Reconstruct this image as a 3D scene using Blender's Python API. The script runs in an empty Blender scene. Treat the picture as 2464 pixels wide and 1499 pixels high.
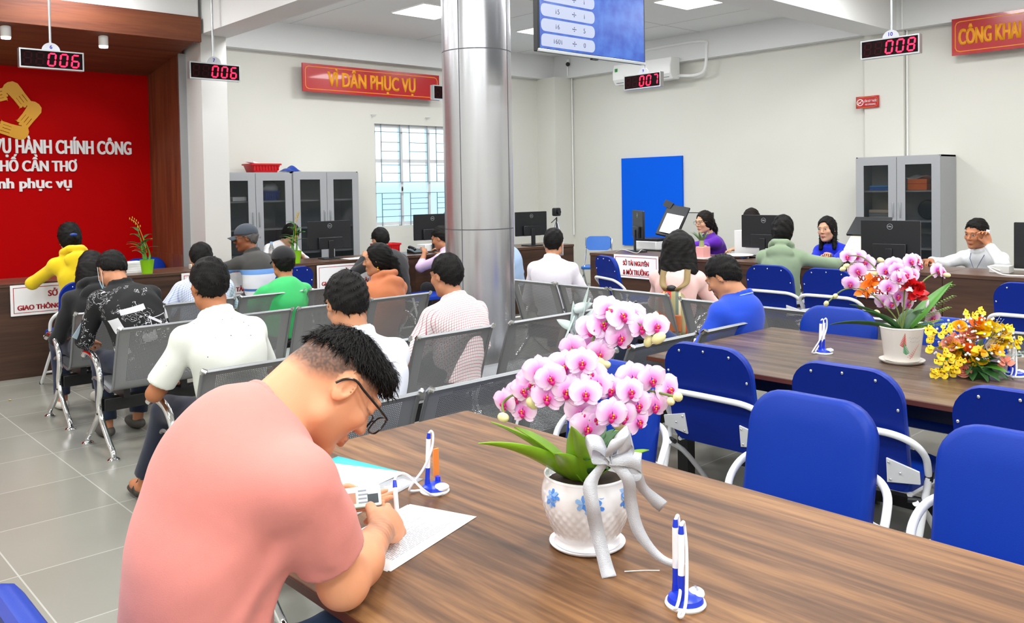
import bpy, bmesh, math, random
import numpy as np
from mathutils import Vector, Matrix, Euler

SC = bpy.context.scene
COL = SC.collection
PI = math.pi
random.seed(7)

# ------------------------------------------------------------------ camera
CAM_H = 1.6
YAW, PITCH, ROLL = math.radians(42.6063), math.radians(1.6018), math.radians(0.9828)
_f = Vector((math.sin(YAW)*math.cos(PITCH), math.cos(YAW)*math.cos(PITCH), -math.sin(PITCH)))
_r0 = Vector((math.cos(YAW), -math.sin(YAW), 0)); _d0 = _f.cross(_r0)
_r = math.cos(ROLL)*_r0 + math.sin(ROLL)*_d0
_u = -(-math.sin(ROLL)*_r0 + math.cos(ROLL)*_d0)
cam_data = bpy.data.cameras.new('camera')
cam = bpy.data.objects.new('camera', cam_data)
COL.objects.link(cam)
M = Matrix((( _r.x, _u.x, -_f.x, 0), (_r.y, _u.y, -_f.y, 0), (_r.z, _u.z, -_f.z, CAM_H), (0, 0, 0, 1)))
cam.matrix_world = M
cam_data.sensor_width = 36
cam_data.lens = 2072.45/2464*36
cam_data.shift_y = -(749.5-511.07)/2464
cam_data.clip_start = 0.05
SC.camera = cam

# ------------------------------------------------------------------ world, exposure
SC.view_settings.view_transform = 'Standard'
SC.view_settings.look = 'None'
SC.view_settings.gamma = 1
SC.view_settings.use_curve_mapping = False
SC.view_settings.exposure = 0.0
W = bpy.data.worlds.new('sky'); SC.world = W
W.use_nodes = True
_bg = W.node_tree.nodes['Background']
_bg.inputs[0].default_value = (0.72, 0.90, 1.0, 1)
_bg.inputs[1].default_value = 3.0

CEIL = 3.8
LIGHTS = []      # ceiling LED panels: (x, y); each gets its lamp in the panel builder
LED_W = 31.0

def ceiling_lamp(x, y, w=0.62):
    l = bpy.data.lights.new('panel_light', 'AREA'); l.shape = 'SQUARE'; l.size = w
    l.energy = LED_W*(2.0 if x < 3 and y < 0 else 1.2 if x < 3 and y < 2 else 1.0); l.color = (0.985, 1.0, 1.0)  # extra power near and behind the camera is added, standing in for its flash
    o = bpy.data.objects.new('panel_light', l); COL.objects.link(o)
    o.location = (x, y, CEIL-0.03)
    return o
for _p in [(x, y) for x in (8.6, 6.5, 4.6, 2.4, 0.3, -1.8) for y in (8.5, 6.1, 3.6, 1.2, -1.2)]:
    LIGHTS.append(_p); ceiling_lamp(*_p)

# ------------------------------------------------------------------ materials
MATS = {}
def nodes(m): return m.node_tree.nodes, m.node_tree.links
def srgb(c):
    return tuple(((x/12.92) if x <= 0.04045 else ((x+0.055)/1.055)**2.4) for x in c)
def hexc(h):
    h = h.lstrip('#'); return srgb([int(h[i:i+2], 16)/255 for i in (0, 2, 4)])
def mat(name, color, rough=0.5, metal=0.0, bump=0.0, bscale=200.0, spec=0.5, trans=0.0, emit=None, es=0.0, var=0.0, vscale=8.0, coat=0.0, alpha=1.0, sheen=0.0):
    if name in MATS: return MATS[name]
    if isinstance(color, str): color = hexc(color)
    m = bpy.data.materials.new(name); m.use_nodes = True
    N, L = nodes(m); b = N['Principled BSDF']
    b.inputs['Base Color'].default_value = (*color, 1)
    b.inputs['Roughness'].default_value = rough
    b.inputs['Metallic'].default_value = metal
    b.inputs['Specular IOR Level'].default_value = spec
    b.inputs['Transmission Weight'].default_value = trans
    b.inputs['Coat Weight'].default_value = coat
    b.inputs['Alpha'].default_value = alpha
    b.inputs['Sheen Weight'].default_value = sheen
    if emit:
        if isinstance(emit, str): emit = hexc(emit)
        b.inputs['Emission Color'].default_value = (*emit, 1); b.inputs['Emission Strength'].default_value = es
    if bump or var:
        tc = N.new('ShaderNodeTexCoord')
    if bump:
        n = N.new('ShaderNodeTexNoise'); n.inputs['Scale'].default_value = bscale; n.inputs['Detail'].default_value = 3
        bp = N.new('ShaderNodeBump'); bp.inputs['Strength'].default_value = bump; bp.inputs['Distance'].default_value = 0.002
        L.new(tc.outputs['Object'], n.inputs['Vector']); L.new(n.outputs['Fac'], bp.inputs['Height']); L.new(bp.outputs['Normal'], b.inputs['Normal'])
    if var:
        n = N.new('ShaderNodeTexNoise'); n.inputs['Scale'].default_value = vscale; n.inputs['Detail'].default_value = 4
        mx = N.new('ShaderNodeMix'); mx.data_type = 'RGBA'
        mx.inputs['A'].default_value = (*[c*(1-var) for c in color], 1); mx.inputs['B'].default_value = (*[min(1, c*(1+var)) for c in color], 1)
        L.new(tc.outputs['Object'], n.inputs['Vector']); L.new(n.outputs['Fac'], mx.inputs['Factor']); L.new(mx.outputs['Result'], b.inputs['Base Color'])
    MATS[name] = m
    return m
def _math(m, op, a, b=None, c=None):
    N, L = nodes(m); n = N.new('ShaderNodeMath'); n.operation = op
    for i, v in enumerate((a, b, c)):
        if v is None: continue
        if isinstance(v, (int, float)): n.inputs[i].default_value = v
        else: L.new(v, n.inputs[i])
    return n.outputs[0]
def _mix(m, f, a, b):
    N, L = nodes(m); n = N.new('ShaderNodeMix'); n.data_type = 'RGBA'
    for k, v in (('Factor', f), ('A', a), ('B', b)):
        if isinstance(v, (int, float)): n.inputs[k].default_value = v
        elif isinstance(v, tuple): n.inputs[k].default_value = (*v[:3], 1)
        else: L.new(v, n.inputs[k])
    return n.outputs['Result']
def _xyz(m, kind='Object'):
    N, L = nodes(m); tc = N.new('ShaderNodeTexCoord'); s = N.new('ShaderNodeSeparateXYZ')
    L.new(tc.outputs[kind], s.inputs[0]); return tc.outputs[kind], s.outputs[0], s.outputs[1], s.outputs[2]
def _ramp(m, fac, stops):
    N, L = nodes(m); r = N.new('ShaderNodeValToRGB'); e = r.color_ramp.elements
    while len(e) < len(stops): e.new(0.5)
    for i, (p, c) in enumerate(stops): e[i].position = p; e[i].color = (*c, 1)
    L.new(fac, r.inputs[0]); return r.outputs[0]
def _base(m, sock): m.node_tree.links.new(sock, m.node_tree.nodes['Principled BSDF'].inputs['Base Color'])
def wood(name, stops, axis, rough=0.35, scale=1.0, coat=0.0):
    """long fibres along AXIS ('x','y','z') in object space"""
    m = mat(name, (0.2, 0.1, 0.05), rough, coat=coat); N, L = nodes(m)
    tc = N.new('ShaderNodeTexCoord'); mp = N.new('ShaderNodeMapping')
    s = {'x': (0.55, 9, 9), 'y': (9, 0.55, 9), 'z': (9, 9, 0.55)}[axis]
    mp.inputs['Scale'].default_value = [v*scale for v in s]
    n = N.new('ShaderNodeTexNoise'); n.inputs['Scale'].default_value = 1.0; n.inputs['Detail'].default_value = 6; n.inputs['Roughness'].default_value = 0.62; n.inputs['Distortion'].default_value = 0.7
    n2 = N.new('ShaderNodeTexNoise'); n2.inputs['Scale'].default_value = 7.0; n2.inputs['Detail'].default_value = 4
    L.new(tc.outputs['Object'], mp.inputs[0]); L.new(mp.outputs[0], n.inputs['Vector']); L.new(mp.outputs[0], n2.inputs['Vector'])
    f = _math(m, 'ADD', _math(m, 'MULTIPLY', n.outputs['Fac'], 0.75), _math(m, 'MULTIPLY', n2.outputs['Fac'], 0.25))
    _base(m, _ramp(m, f, stops))
    return m

# ------------------------------------------------------------------ mesh builder
class MB:
    def __init__(s): s.v = []; s.f = []; s.m = []; s.mi = 0; s.uv = {}
    def add(s, vs, fs):
        o = len(s.v); s.v += [tuple(v) for v in vs]
        for f in fs: s.f.append([i+o for i in f]); s.m.append(s.mi)
        return s
    def box(s, c, size, R=None):
        x, y, z = [k/2 for k in size]; c = Vector(c)
        vs = [Vector((i*x, j*y, k*z)) for k in (-1, 1) for j in (-1, 1) for i in (-1, 1)]
        if R is not None: vs = [R @ v for v in vs]
        return s.add([c+v for v in vs], [(0, 2, 3, 1), (4, 5, 7, 6), (0, 1, 5, 4), (2, 6, 7, 3), (0, 4, 6, 2), (1, 3, 7, 5)])
    def span(s, a, b):
        a, b = Vector(a), Vector(b); return s.box((a+b)/2, [abs(k) for k in (b-a)])
    def tube(s, pts, r, n=10, closed=False, cap=True):
        P = [Vector(p) for p in pts]; m = len(P)
        rr = r if isinstance(r, (list, tuple)) else [r]*m
        T = []
        for i in range(m):
            if closed: t = P[(i+1) % m]-P[i-1]
            else: t = P[min(i+1, m-1)]-P[max(i-1, 0)]
            T.append(t.normalized() if t.length > 1e-9 else Vector((0, 0, 1)))
        ref = Vector((0, 0, 1)) if abs(T[0].z) < 0.9 else Vector((1, 0, 0))
        u = T[0].cross(ref).normalized(); rings = []
        for i in range(m):
            u = (u - T[i]*u.dot(T[i])); u = u.normalized() if u.length > 1e-6 else T[i].orthogonal().normalized()
            w = T[i].cross(u)
            rings.append([P[i]+(u*math.cos(2*PI*k/n)+w*math.sin(2*PI*k/n))*rr[i] for k in range(n)])
        vs = [v for R_ in rings for v in R_]; fs = []
        for i in range(m if closed else m-1):
            j = (i+1) % m
            for k in range(n): fs.append((i*n+k, i*n+(k+1) % n, j*n+(k+1) % n, j*n+k))
        if cap and not closed:
            fs.append(tuple(range(n-1, -1, -1))); fs.append(tuple((m-1)*n+k for k in range(n)))
        return s.add(vs, fs)
    def cyl(s, a, b, r, n=16, r2=None): return s.tube([a, b], [r, r if r2 is None else r2], n)
    def lathe(s, prof, n=32, c=(0, 0, 0), axis=None, ring=False):
        c = Vector(c); vs = []; fs = []; m = len(prof)
        for r, z in prof:
            for k in range(n):
                p = Vector((r*math.cos(2*PI*k/n), r*math.sin(2*PI*k/n), z))
                if axis is not None: p = axis @ p
                vs.append(c+p)
        for i in range(m if ring else m-1):
            j = (i+1) % m
            for k in range(n): fs.append((i*n+k, i*n+(k+1) % n, j*n+(k+1) % n, j*n+k))
        if ring: return s.add(vs, fs)
        if prof[0][0] > 1e-5: fs.append(tuple(range(n-1, -1, -1)))
        if prof[-1][0] > 1e-5: fs.append(tuple((m-1)*n+k for k in range(n)))
        return s.add(vs, fs)
    def ball(s, c, r, n=12, m=8, R=None):
        if isinstance(r, (int, float)): r = (r, r, r)
        c = Vector(c); vs = []; fs = []
        for i in range(m+1):
            a = PI*i/m
            for k in range(n):
                p = Vector((r[0]*math.sin(a)*math.cos(2*PI*k/n), r[1]*math.sin(a)*math.sin(2*PI*k/n), -r[2]*math.cos(a)))
                if R is not None: p = R @ p
                vs.append(c+p)
        for i in range(m):
            for k in range(n): fs.append((i*n+k, i*n+(k+1) % n, (i+1)*n+(k+1) % n, (i+1)*n+k))
        return s.add(vs, fs)
    def prism(s, outline, t0, t1, fr=None):
        """outline: 2-D points (a,b); extruded along c from t0 to t1; fr maps (a,b,c)->point"""
        fr = fr or (lambda a, b, c: (a, b, c)); n = len(outline)
        vs = [fr(a, b, t0) for a, b in outline]+[fr(a, b, t1) for a, b in outline]
        fs = [tuple(range(n-1, -1, -1)), tuple(range(n, 2*n))]+[(i, (i+1) % n, n+(i+1) % n, n+i) for i in range(n)]
        return s.add(vs, fs)
    def grid(s, fn, nu, nv, uvfn=None):
        """surface fn(u,v) for u,v in 0..1"""
        o = len(s.v); vs = [fn(i/nu, j/nv) for j in range(nv+1) for i in range(nu+1)]
        fs = [(j*(nu+1)+i, j*(nu+1)+i+1, (j+1)*(nu+1)+i+1, (j+1)*(nu+1)+i) for j in range(nv) for i in range(nu)]
        if uvfn:
            for j in range(nv+1):
                for i in range(nu+1): s.uv[o+j*(nu+1)+i] = uvfn(i/nu, j/nv)
        return s.add(vs, fs)
    def xf(s, Mx):
        s.v = [tuple(Mx @ Vector(v)) for v in s.v]; return s
    def build(s, name, mats, parent=None, smooth=False, bevel=0.0, bseg=2, sub=0, solid=0.0, angle=40):
        me = bpy.data.meshes.new(name); me.from_pydata(s.v, [], s.f)
        mats = mats if isinstance(mats, (list, tuple)) else [mats]
        for m in mats: me.materials.append(m)
        if len(mats) > 1: me.polygons.foreach_set('material_index', s.m)
        if s.uv:
            uvl = me.uv_layers.new(name='UVMap')
            li = np.zeros(len(me.loops), dtype=np.int32); me.loops.foreach_get('vertex_index', li)
            uvl.data.foreach_set('uv', np.array([s.uv.get(int(i), (0, 0)) for i in li], dtype=np.float32).ravel())
        me.validate(); fix_normals(me)
        return finish(me, name, parent, smooth, bevel, bseg, sub, solid, angle)
def fix_normals(me):
    bm = bmesh.new(); bm.from_mesh(me); bmesh.ops.recalc_face_normals(bm, faces=bm.faces); bm.to_mesh(me); bm.free()
def finish(me, name, parent=None, smooth=False, bevel=0, bseg=2, sub=0, solid=0, angle=40):
    if smooth:
        me.polygons.foreach_set('use_smooth', [True]*len(me.polygons))
        if angle and angle < 180: me.set_sharp_from_angle(angle=math.radians(angle))
    me.update()
    o = bpy.data.objects.new(name, me); COL.objects.link(o)
    if parent is not None: o.parent = parent
    if solid:
        m = o.modifiers.new('solid', 'SOLIDIFY'); m.thickness = solid; m.offset = 0
    if bevel:
        m = o.modifiers.new('bevel', 'BEVEL'); m.width = bevel; m.segments = bseg; m.limit_method = 'ANGLE'; m.angle_limit = math.radians(50)
        if not smooth:
            me.polygons.foreach_set('use_smooth', [True]*len(me.polygons)); me.set_sharp_from_angle(angle=math.radians(35))
    if sub:
        m = o.modifiers.new('sub', 'SUBSURF'); m.levels = sub; m.render_levels = sub
    return o
def tag(o, label=None, cat=None, group=None, kind=None):
    if label: o['label'] = label
    if cat: o['category'] = cat
    if group: o['group'] = group
    if kind: o['kind'] = kind
    return o
def thing(name, label, cat, loc=(0, 0, 0), rz=0.0, group=None):
    o = bpy.data.objects.new(name, None); COL.objects.link(o); o.empty_display_size = 0.1
    o.location = loc; o.rotation_euler = (0, 0, rz)
    return tag(o, label, cat, group)
def dup(root, loc=None, rz=None, label=None, group=None, skip=()):
    r = root.copy(); COL.objects.link(r)
    if loc is not None: r.location = loc
    if rz is not None: r.rotation_euler = (0, 0, rz)
    if label: r['label'] = label
    if group: r['group'] = group
    for ch in list(root.children):
        if ch.name.split('.')[0] in skip: continue
        c = ch.copy(); COL.objects.link(c); c.parent = r
        for g in list(ch.children):
            d = g.copy(); COL.objects.link(d); d.parent = c
    return r
def struct(mb, name, m, parent=None, **k):
    o = mb.build(name, m, parent, **k); o['kind'] = 'structure'; return o
def text(name, body, m, Mx, w=None, h=None, parent=None, bold=0.0, ext=0.001, align='CENTER', weight=0.0):
    """lettering in the local XY plane of Mx, fitted to W x H (metres)"""
    c = bpy.data.curves.new(name, 'FONT'); c.body = body; c.size = 1.0; c.offset = bold; c.resolution_u = 3
    o = bpy.data.objects.new(name, c); me = bpy.data.meshes.new_from_object(o); bpy.data.objects.remove(o)
    dup_ = weight
    n = len(me.vertices); co = np.zeros(n*3); me.vertices.foreach_get('co', co); co = co.reshape(-1, 3)
    lo, hi = co.min(0), co.max(0); sy = h/(hi[1]-lo[1]) if h else None; sx = w/(hi[0]-lo[0]) if w else None
    sx = sx or sy; sy = sy or sx
    ox = {'CENTER': (lo[0]+hi[0])/2, 'LEFT': lo[0], 'RIGHT': hi[0]}[align]
    co[:, 0] = (co[:, 0]-ox)*sx; co[:, 1] = (co[:, 1]-(lo[1]+hi[1])/2)*sy; co[:, 2] = 0
    me.vertices.foreach_set('co', co.ravel())
    bm = bmesh.new(); bm.from_mesh(me)
    if dup_:
        g = bmesh.ops.duplicate(bm, geom=bm.verts[:]+bm.edges[:]+bm.faces[:])
        bmesh.ops.translate(bm, vec=(dup_, 0, .0004), verts=[e for e in g['geom'] if isinstance(e, bmesh.types.BMVert)])
    if ext:
        g = bmesh.ops.extrude_face_region(bm, geom=bm.faces[:])
        bmesh.ops.translate(bm, vec=(0, 0, ext), verts=[e for e in g['geom'] if isinstance(e, bmesh.types.BMVert)])
    bm.transform(Mx); bm.to_mesh(me); bm.free()
    me.materials.clear(); me.materials.append(m)
    return finish(me, name, parent)
def facing(nx, ny, origin):
    """matrix whose local X runs along the wall (to the viewer's right), Y is up, Z is the outward normal (nx,ny)"""
    n = Vector((nx, ny, 0)).normalized(); x = Vector((-n.y, n.x, 0)); o = Vector(origin)
    return Matrix(((x.x, 0, n.x, o.x), (x.y, 0, n.y, o.y), (0, 1, 0, o.z), (0, 0, 0, 1)))
def rrect(w, h, r, n=5, corners=(1, 1, 1, 1)):
    """rounded rectangle outline centred on 0; corners: TR, TL, BL, BR"""
    out = []
    for k, (sx, sy, a0) in enumerate(((1, 1, 0), (-1, 1, 90), (-1, -1, 180), (1, -1, 270))):
        rr = r*corners[k]
        if rr < 1e-5: out.append((sx*w/2, sy*h/2)); continue
        for i in range(n+1):
            a = math.radians(a0+90*i/n); out.append((sx*(w/2-rr)+rr*math.cos(a), sy*(h/2-rr)+rr*math.sin(a)))
    return out
def smoothpath(pts, n=6):
    """Catmull-Rom through the points"""
    P = [Vector(p) for p in pts]; P = [P[0]*2-P[1]]+P+[P[-1]*2-P[-2]]; out = []
    for i in range(1, len(P)-2):
        a, b, c, d = P[i-1:i+3]
        for k in range(n):
            t = k/n; out.append(0.5*((2*b)+(c-a)*t+(2*a-5*b+4*c-d)*t*t+(3*b-a-3*c+d)*t**3))
    out.append(P[-2]); return out
# ------------------------------------------------------------------ room shell
XC, YB = 10.6, 10.4            # right wall and window wall
X0, Y0 = -3.2, -3.2
m_wall = mat('wall_paint', '#DAD9D1', 0.85, var=0.02, vscale=1.5)
m_white = mat('white_paint', '#E6E7E7', 0.85, var=0.015, vscale=1.5)
m_ceil = mat('ceiling_paint', '#E8E9E8', 0.9, var=0.015, vscale=1.2)
m_alu = mat('aluminium', '#B9BDC0', 0.35, 0.9)
m_chrome = mat('chrome', '#E4E6E8', 0.08, 1.0)
m_black = mat('black_plastic', '#15171B', 0.4)
m_blackmetal = mat('black_metal', '#121214', 0.45)
m_whiteplastic = mat('white_plastic', '#F1F1F0', 0.35)
m_redwood = wood('cherry_wood_upright', [(0.28, hexc('#4A2113')), (0.5, hexc('#70391F')), (0.72, hexc('#8C5230'))], 'z', 0.55)
m_redwoodx = wood('cherry_wood_level', [(0.28, hexc('#4A2113')), (0.5, hexc('#70391F')), (0.72, hexc('#7E4828'))], 'x', 0.6)

m_floor = mat('floor_tile', '#B9B3A8', 0.22); N, L = nodes(m_floor)
tc = N.new('ShaderNodeTexCoord'); mp = N.new('ShaderNodeMapping'); mp.inputs['Location'].default_value = (-0.28, -0.47, 0)
bt = N.new('ShaderNodeTexBrick'); bt.offset = 0; bt.inputs['Scale'].default_value = 1.0; bt.inputs['Brick Width'].default_value = 0.6; bt.inputs['Row Height'].default_value = 0.6
bt.inputs['Mortar Size'].default_value = 0.0035; bt.inputs['Mortar Smooth'].default_value = 0.1
bt.inputs['Color1'].default_value = (*hexc('#97968D'), 1); bt.inputs['Color2'].default_value = (*hexc('#8F8E85'), 1); bt.inputs['Mortar'].default_value = (*hexc('#B9B9B2'), 1)
L.new(tc.outputs['Object'], mp.inputs[0]); L.new(mp.outputs[0], bt.inputs['Vector'])
ns = N.new('ShaderNodeTexNoise'); ns.inputs['Scale'].default_value = 2.2; ns.inputs['Detail'].default_value = 5
L.new(tc.outputs['Object'], ns.inputs['Vector'])
_base(m_floor, _mix(m_floor, _math(m_floor, 'MULTIPLY', ns.outputs['Fac'], 0.22), bt.outputs['Color'], hexc('#74726A')))

struct(MB().span((X0-.2, Y0-.2, -0.1), (XC+.2, YB+.2, 0)), 'floor', m_floor)
struct(MB().span((X0-.2, Y0-.2, CEIL), (XC+.2, YB+.2, CEIL+.1)), 'ceiling', m_ceil)
struct(MB().span((XC, Y0-.2, 0), (XC+.2, YB+.2, CEIL)), 'wall_right', m_wall)
struct(MB().span((X0-.2, Y0-.2, 0), (X0, YB+.2, CEIL)), 'wall_left', m_wall)
struct(MB().span((X0, Y0-.2, 0), (XC, Y0, CEIL)), 'wall_near', m_wall)
WX0, WX1, WZ0, WZ1 = 6.92, 8.92, 1.08, 2.56
wb = MB()
wb.span((X0, YB, 0), (WX0, YB+.2, CEIL)).span((WX1, YB, 0), (XC, YB+.2, CEIL)).span((WX0, YB, 0), (WX1, YB+.2, WZ0)).span((WX0, YB, WZ1), (WX1, YB+.2, CEIL))
struct(wb, 'wall_back', m_wall)
# beams and pilasters
struct(MB().span((4.12, YB-.14, 3.42), (XC, YB, CEIL)), 'trim_1', m_white)
struct(MB().span((XC-.14, Y0, 3.42), (XC, YB-.14, CEIL)), 'trim_2', m_white)
struct(MB().span((3.83, Y0, 3.3), (4.16, YB-.01, CEIL)), 'trim_3', m_white)
struct(MB().span((4.16, 4.5, 3.4), (XC-.14, 4.88, CEIL)), 'trim_4', m_white)
struct(MB().span((XC-.07, 4.45, 0), (XC, 4.93, 3.42)), 'trim_5', m_wall)
struct(MB().span((10.17, 9.97, 0), (XC, YB, 3.42)), 'trim_6', m_wall)
struct(MB().span((3.83, 9.03, 0), (4.115, YB-.005, 3.3)), 'trim_7', mat('pillar_paint', '#CDCCCA', .85))
struct(MB().span((3.745, 9.43, 0), (3.83, 9.55, 3.14)), 'trim_8', m_alu)
# ceiling board joints
cj = MB()
for x in (5.55, 7.6, 9.6): cj.span((x-.006, 4.9, CEIL-.002), (x+.006, YB-.15, CEIL+.001))
for y in (7.3,): cj.span((4.17, y-.006, CEIL-.002), (XC-.15, y+.006, CEIL+.001))
struct(cj, 'trim_9', mat('joint_grey', '#C9C7C5', 0.9))

# window with frosted panes and a welded grille
m_frame = mat('window_frame_paint', '#D9DADB', 0.4)
fr = MB(); y0, y1 = YB+.05, YB+.12
for x in (WX0+.025, WX0+.5, WX0+1.0, WX0+1.5, WX1-.025): fr.span((x-.022, y0, WZ0), (x+.022, y1, WZ1))
for z in (WZ0+.035, 2.03, WZ1-.025): fr.span((WX0+.001, y0+.003, z-.025), (WX1-.001, y1-.003, z+.025))
win = struct(fr, 'window_1', m_frame)
m_glass = mat('frosted_glass', '#E8F6FA', 0.6, trans=1.0); nodes(m_glass)[0]['Principled BSDF'].inputs['IOR'].default_value = 1.1
for k in range(4):
    MB().span((WX0+.03+.5*k, YB+.08, WZ0+.04), (WX0+.48+.5*k, YB+.088, 2.01)).build('pane', m_glass, win)
    MB().span((WX0+.03+.5*k, YB+.08, 2.05), (WX0+.48+.5*k, YB+.088, WZ1-.04)).build('pane', m_glass, win)
gr = MB(); yg = YB+.03; T = .005
gz = [WZ0+.14, 1.56, 1.72, 2.45]
for z in gz: gr.span((WX0, yg-T, z-T), (WX1, yg+T, z+T))
for k in range(4):
    xa = WX0+.13+.5*k; xb = WX0+.46+.5*k
    gr.span((xa-T, yg-T, WZ0), (xa+T, yg+T, 1.56)).span((xb-T, yg-T, WZ0), (xb+T, yg+T, 1.56))
    gr.span((xa-T, yg-T, 1.72), (xa+T, yg+T, WZ1)).span((xb-T, yg-T, 1.72), (xb+T, yg+T, WZ1))
    for z in (1.32, 1.40, 1.48): gr.span((xa, yg-T, z-T), (xb, yg+T, z+T))
    for z in (1.85, 1.97, 2.17, 2.3): gr.span((xa, yg-T, z-T), (xb, yg+T, z+T))
gr.build('security_grille', mat('grille_paint', '#7E8A92', 0.5), win)
lt = MB().ball((WX0+.5, YB+.045, 1.62), (.012, .01, .035)).build('window_latch', m_black, win, smooth=True)
# pale corrugated fence outside, seen through the frosted panes
fb = MB()
for k in range(24):
    x = 5.6+k*.2; fb.span((x, YB+1.3, 0), (x+.1, YB+1.34, 1.8)).span((x+.1, YB+1.36, 0), (x+.2, YB+1.4, 1.8))
tag(fb.build('metal_fence', mat('fence_blue', '#D6EBFA', 0.5)), 'pale blue corrugated fence outside the barred window', 'fence')
# two small hooks above the window
for x in (6.87, 7.83):
    z = 2.68
    tag(MB().tube([(x, YB, z), (x, YB-.03, z), (x+.0, YB-.03, z-.05)], .004).tube([(x, YB-.03, z), (x+.07, YB-.03, z)], .004).build('curtain_hook', m_alu), 'small metal hook above the window, ' + ('over its first pane' if x < 7 else 'beside the silver column'), 'hook', 'hooks above the window')

# ------------------------------------------------------------------ red feature wall
struct(MB().span((-1.2, YB-.06, 0.1), (3.742, YB-.02, 3.0)), 'wall_feature', mat('red_panel', '#B20003', 0.6, spec=.06, var=0.05, vscale=1.2))
struct(MB().span((3.742, 9.45, 0), (3.80, YB, 3.2)), 'trim_10', m_redwood)
struct(MB().span((3.728, 9.45, 0), (3.742, YB-.06, 0.93)), 'trim_11', m_redwood)
so = MB().prism([(8.98, 3.2), (8.98, 3.26), (YB, 3.05), (YB, 2.98)], -1.2, 3.742, lambda a, b, c: (c, a, b))
struct(so, 'trim_12', m_redwoodx)
struct(MB().span((-1.2, 8.93, 3.2), (3.80, 8.99, 3.46)), 'trim_13', m_redwoodx)
struct(MB().span((-1.2, 8.99, 3.26), (3.80, YB, CEIL)), 'trim_14', m_white)
struct(MB().span((-1.2, 8.96, 3.46), (3.78, 8.99, CEIL)), 'trim_15', m_white)
m_letter = mat('white_letters', '#EFEFF2', 0.4)
def wall_text(name, body, x1, z0, z1, label, w=None):
    """one line of raised letters; each word is a part"""
    Mx = facing(0, -1, (x1, YB-.062, (z0+z1)/2))
    src = text(name, body, m_letter, Mx, w=w, h=(z1-z0), bold=0.012, ext=0.015, align='RIGHT', weight=.010)
    me = src.data; bm = bmesh.new(); bm.from_mesh(me); left = set(bm.verts); isl = []
    while left:
        st = [left.pop()]; cur = []
        while st:
            v = st.pop(); cur.append(v)
            for e in v.link_edges:
                q = e.other_vert(v)
                if q in left: left.discard(q); st.append(q)
        isl.append((min(v.co.x for v in cur), max(v.co.x for v in cur), cur))
    isl.sort(key=lambda t: t[0]); words = []; gap = .030*(z1-z0)/.19
    for lo, hi, vs in isl:
        if words and lo-words[-1][1] < gap: words[-1][1] = max(hi, words[-1][1]); words[-1][2] += vs
        else: words.append([lo, hi, list(vs)])
    t = thing(name, label, 'lettering', (x1, YB-.062, z0))
    for lo, hi, vs in words:
        ids = {v.index: i for i, v in enumerate(vs)}
        fs = [[ids[v.index] for v in f.verts] for f in bm.faces if f.verts[0].index in ids]
        m2 = bpy.data.meshes.new('word'); m2.from_pydata([tuple(v.co-Vector(t.location)) for v in vs], [], fs); m2.materials.append(m_letter); finish(m2, 'word', t)
    bm.free(); bpy.data.objects.remove(src); return t
wall_text('wall_lettering', 'TRUNG TÂM PHỤC VỤ HÀNH CHÍNH CÔNG', 3.52, 2.02, 2.255, w=2.5, label= 'white raised capitals in the upper line on the red wall')
wall_text('wall_lettering', 'THÀNH PHỐ CẦN THƠ', 2.93, 1.87, 2.055, w=1.27, label= 'white raised capitals in the middle line on the red wall')
wall_text('wall_lettering', 'Thân thiện - Tận tình phục vụ', 2.87, 1.655, 1.81, w=1.95, label= 'white raised small letters in the lowest line on the red wall')
# golden hands emblem
m_gold = mat('gold_letter', '#E2A31A', 0.35)
PALM = [(-.02, -.13), (.10, -.13), (.19, -.125), (.19, .12), (.12, .125), (.03, .14), (.06, .19), (.11, .21), (.17, .215), (.10, .245), (.0, .225), (-.08, .16), (-.125, .08), (-.13, 0), (-.10, -.08)]
em = thing('hand_emblem', 'golden emblem of a ring of hands on the red wall', 'emblem', (2.28, YB-.06, 2.505))
for k in range(5):
    a = math.radians(8+72*k); d = a+math.radians(225); b_ = MB()
    def fr_(p, q, c, a=a, d=d):
        p *= .54; q *= -.54
        return (.255*math.cos(a)+p*math.cos(d)-q*math.sin(d), -.002-c, .255*math.sin(a)+p*math.sin(d)+q*math.cos(d))
    b_.prism(PALM, 0, .02, fr_)
    for j, (q0, ln) in enumerate(((-.098, .385), (-.034, .42), (.030, .42), (.090, .39))):
        b_.prism([(.17, q0-.027), (ln, q0-.027), (ln+.012, q0), (ln, q0+.027), (.17, q0+.027)], 0, .0195, fr_)
    b_.build('hand', m_gold, em)
# pendant spots under the wooden soffit
for x in (2.01, 2.87):
    t = thing('pendant_spot', 'small white cylinder spotlight under the wooden soffit, ' + ('nearer the wooden jamb' if x > 2.5 else 'farther from the wooden jamb'), 'spotlight', (x, 9.1, 3.085), 0, 'cylinder spotlights')
    MB().lathe([(.04, .005), (.045, 0.005), (.045, .14), (.0, .14)], 20).build('housing', m_whiteplastic, t, smooth=True)
    MB().lathe([(0, -.014), (.040, -.014), (.042, .004)], 20).build('lens', mat('spot_glow', '#FFFFFF', 0.4, emit='#FFF3FF', es=9), t)
    MB().cyl((0, 0, .14), (0, 0, .16), .006, 6).build('cord', m_blackmetal, t)
    l = bpy.data.lights.new('spot_light', 'SPOT'); l.energy = 22; l.spot_size = math.radians(80); l.spot_blend = .6; l.shadow_soft_size = .04; l.color = (1, .95, .9)
    o = bpy.data.objects.new('spot_light', l); COL.objects.link(o); o.location = (x, 9.12, 3.07)
    o.rotation_euler = (math.radians(38), 0, 0)

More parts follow.
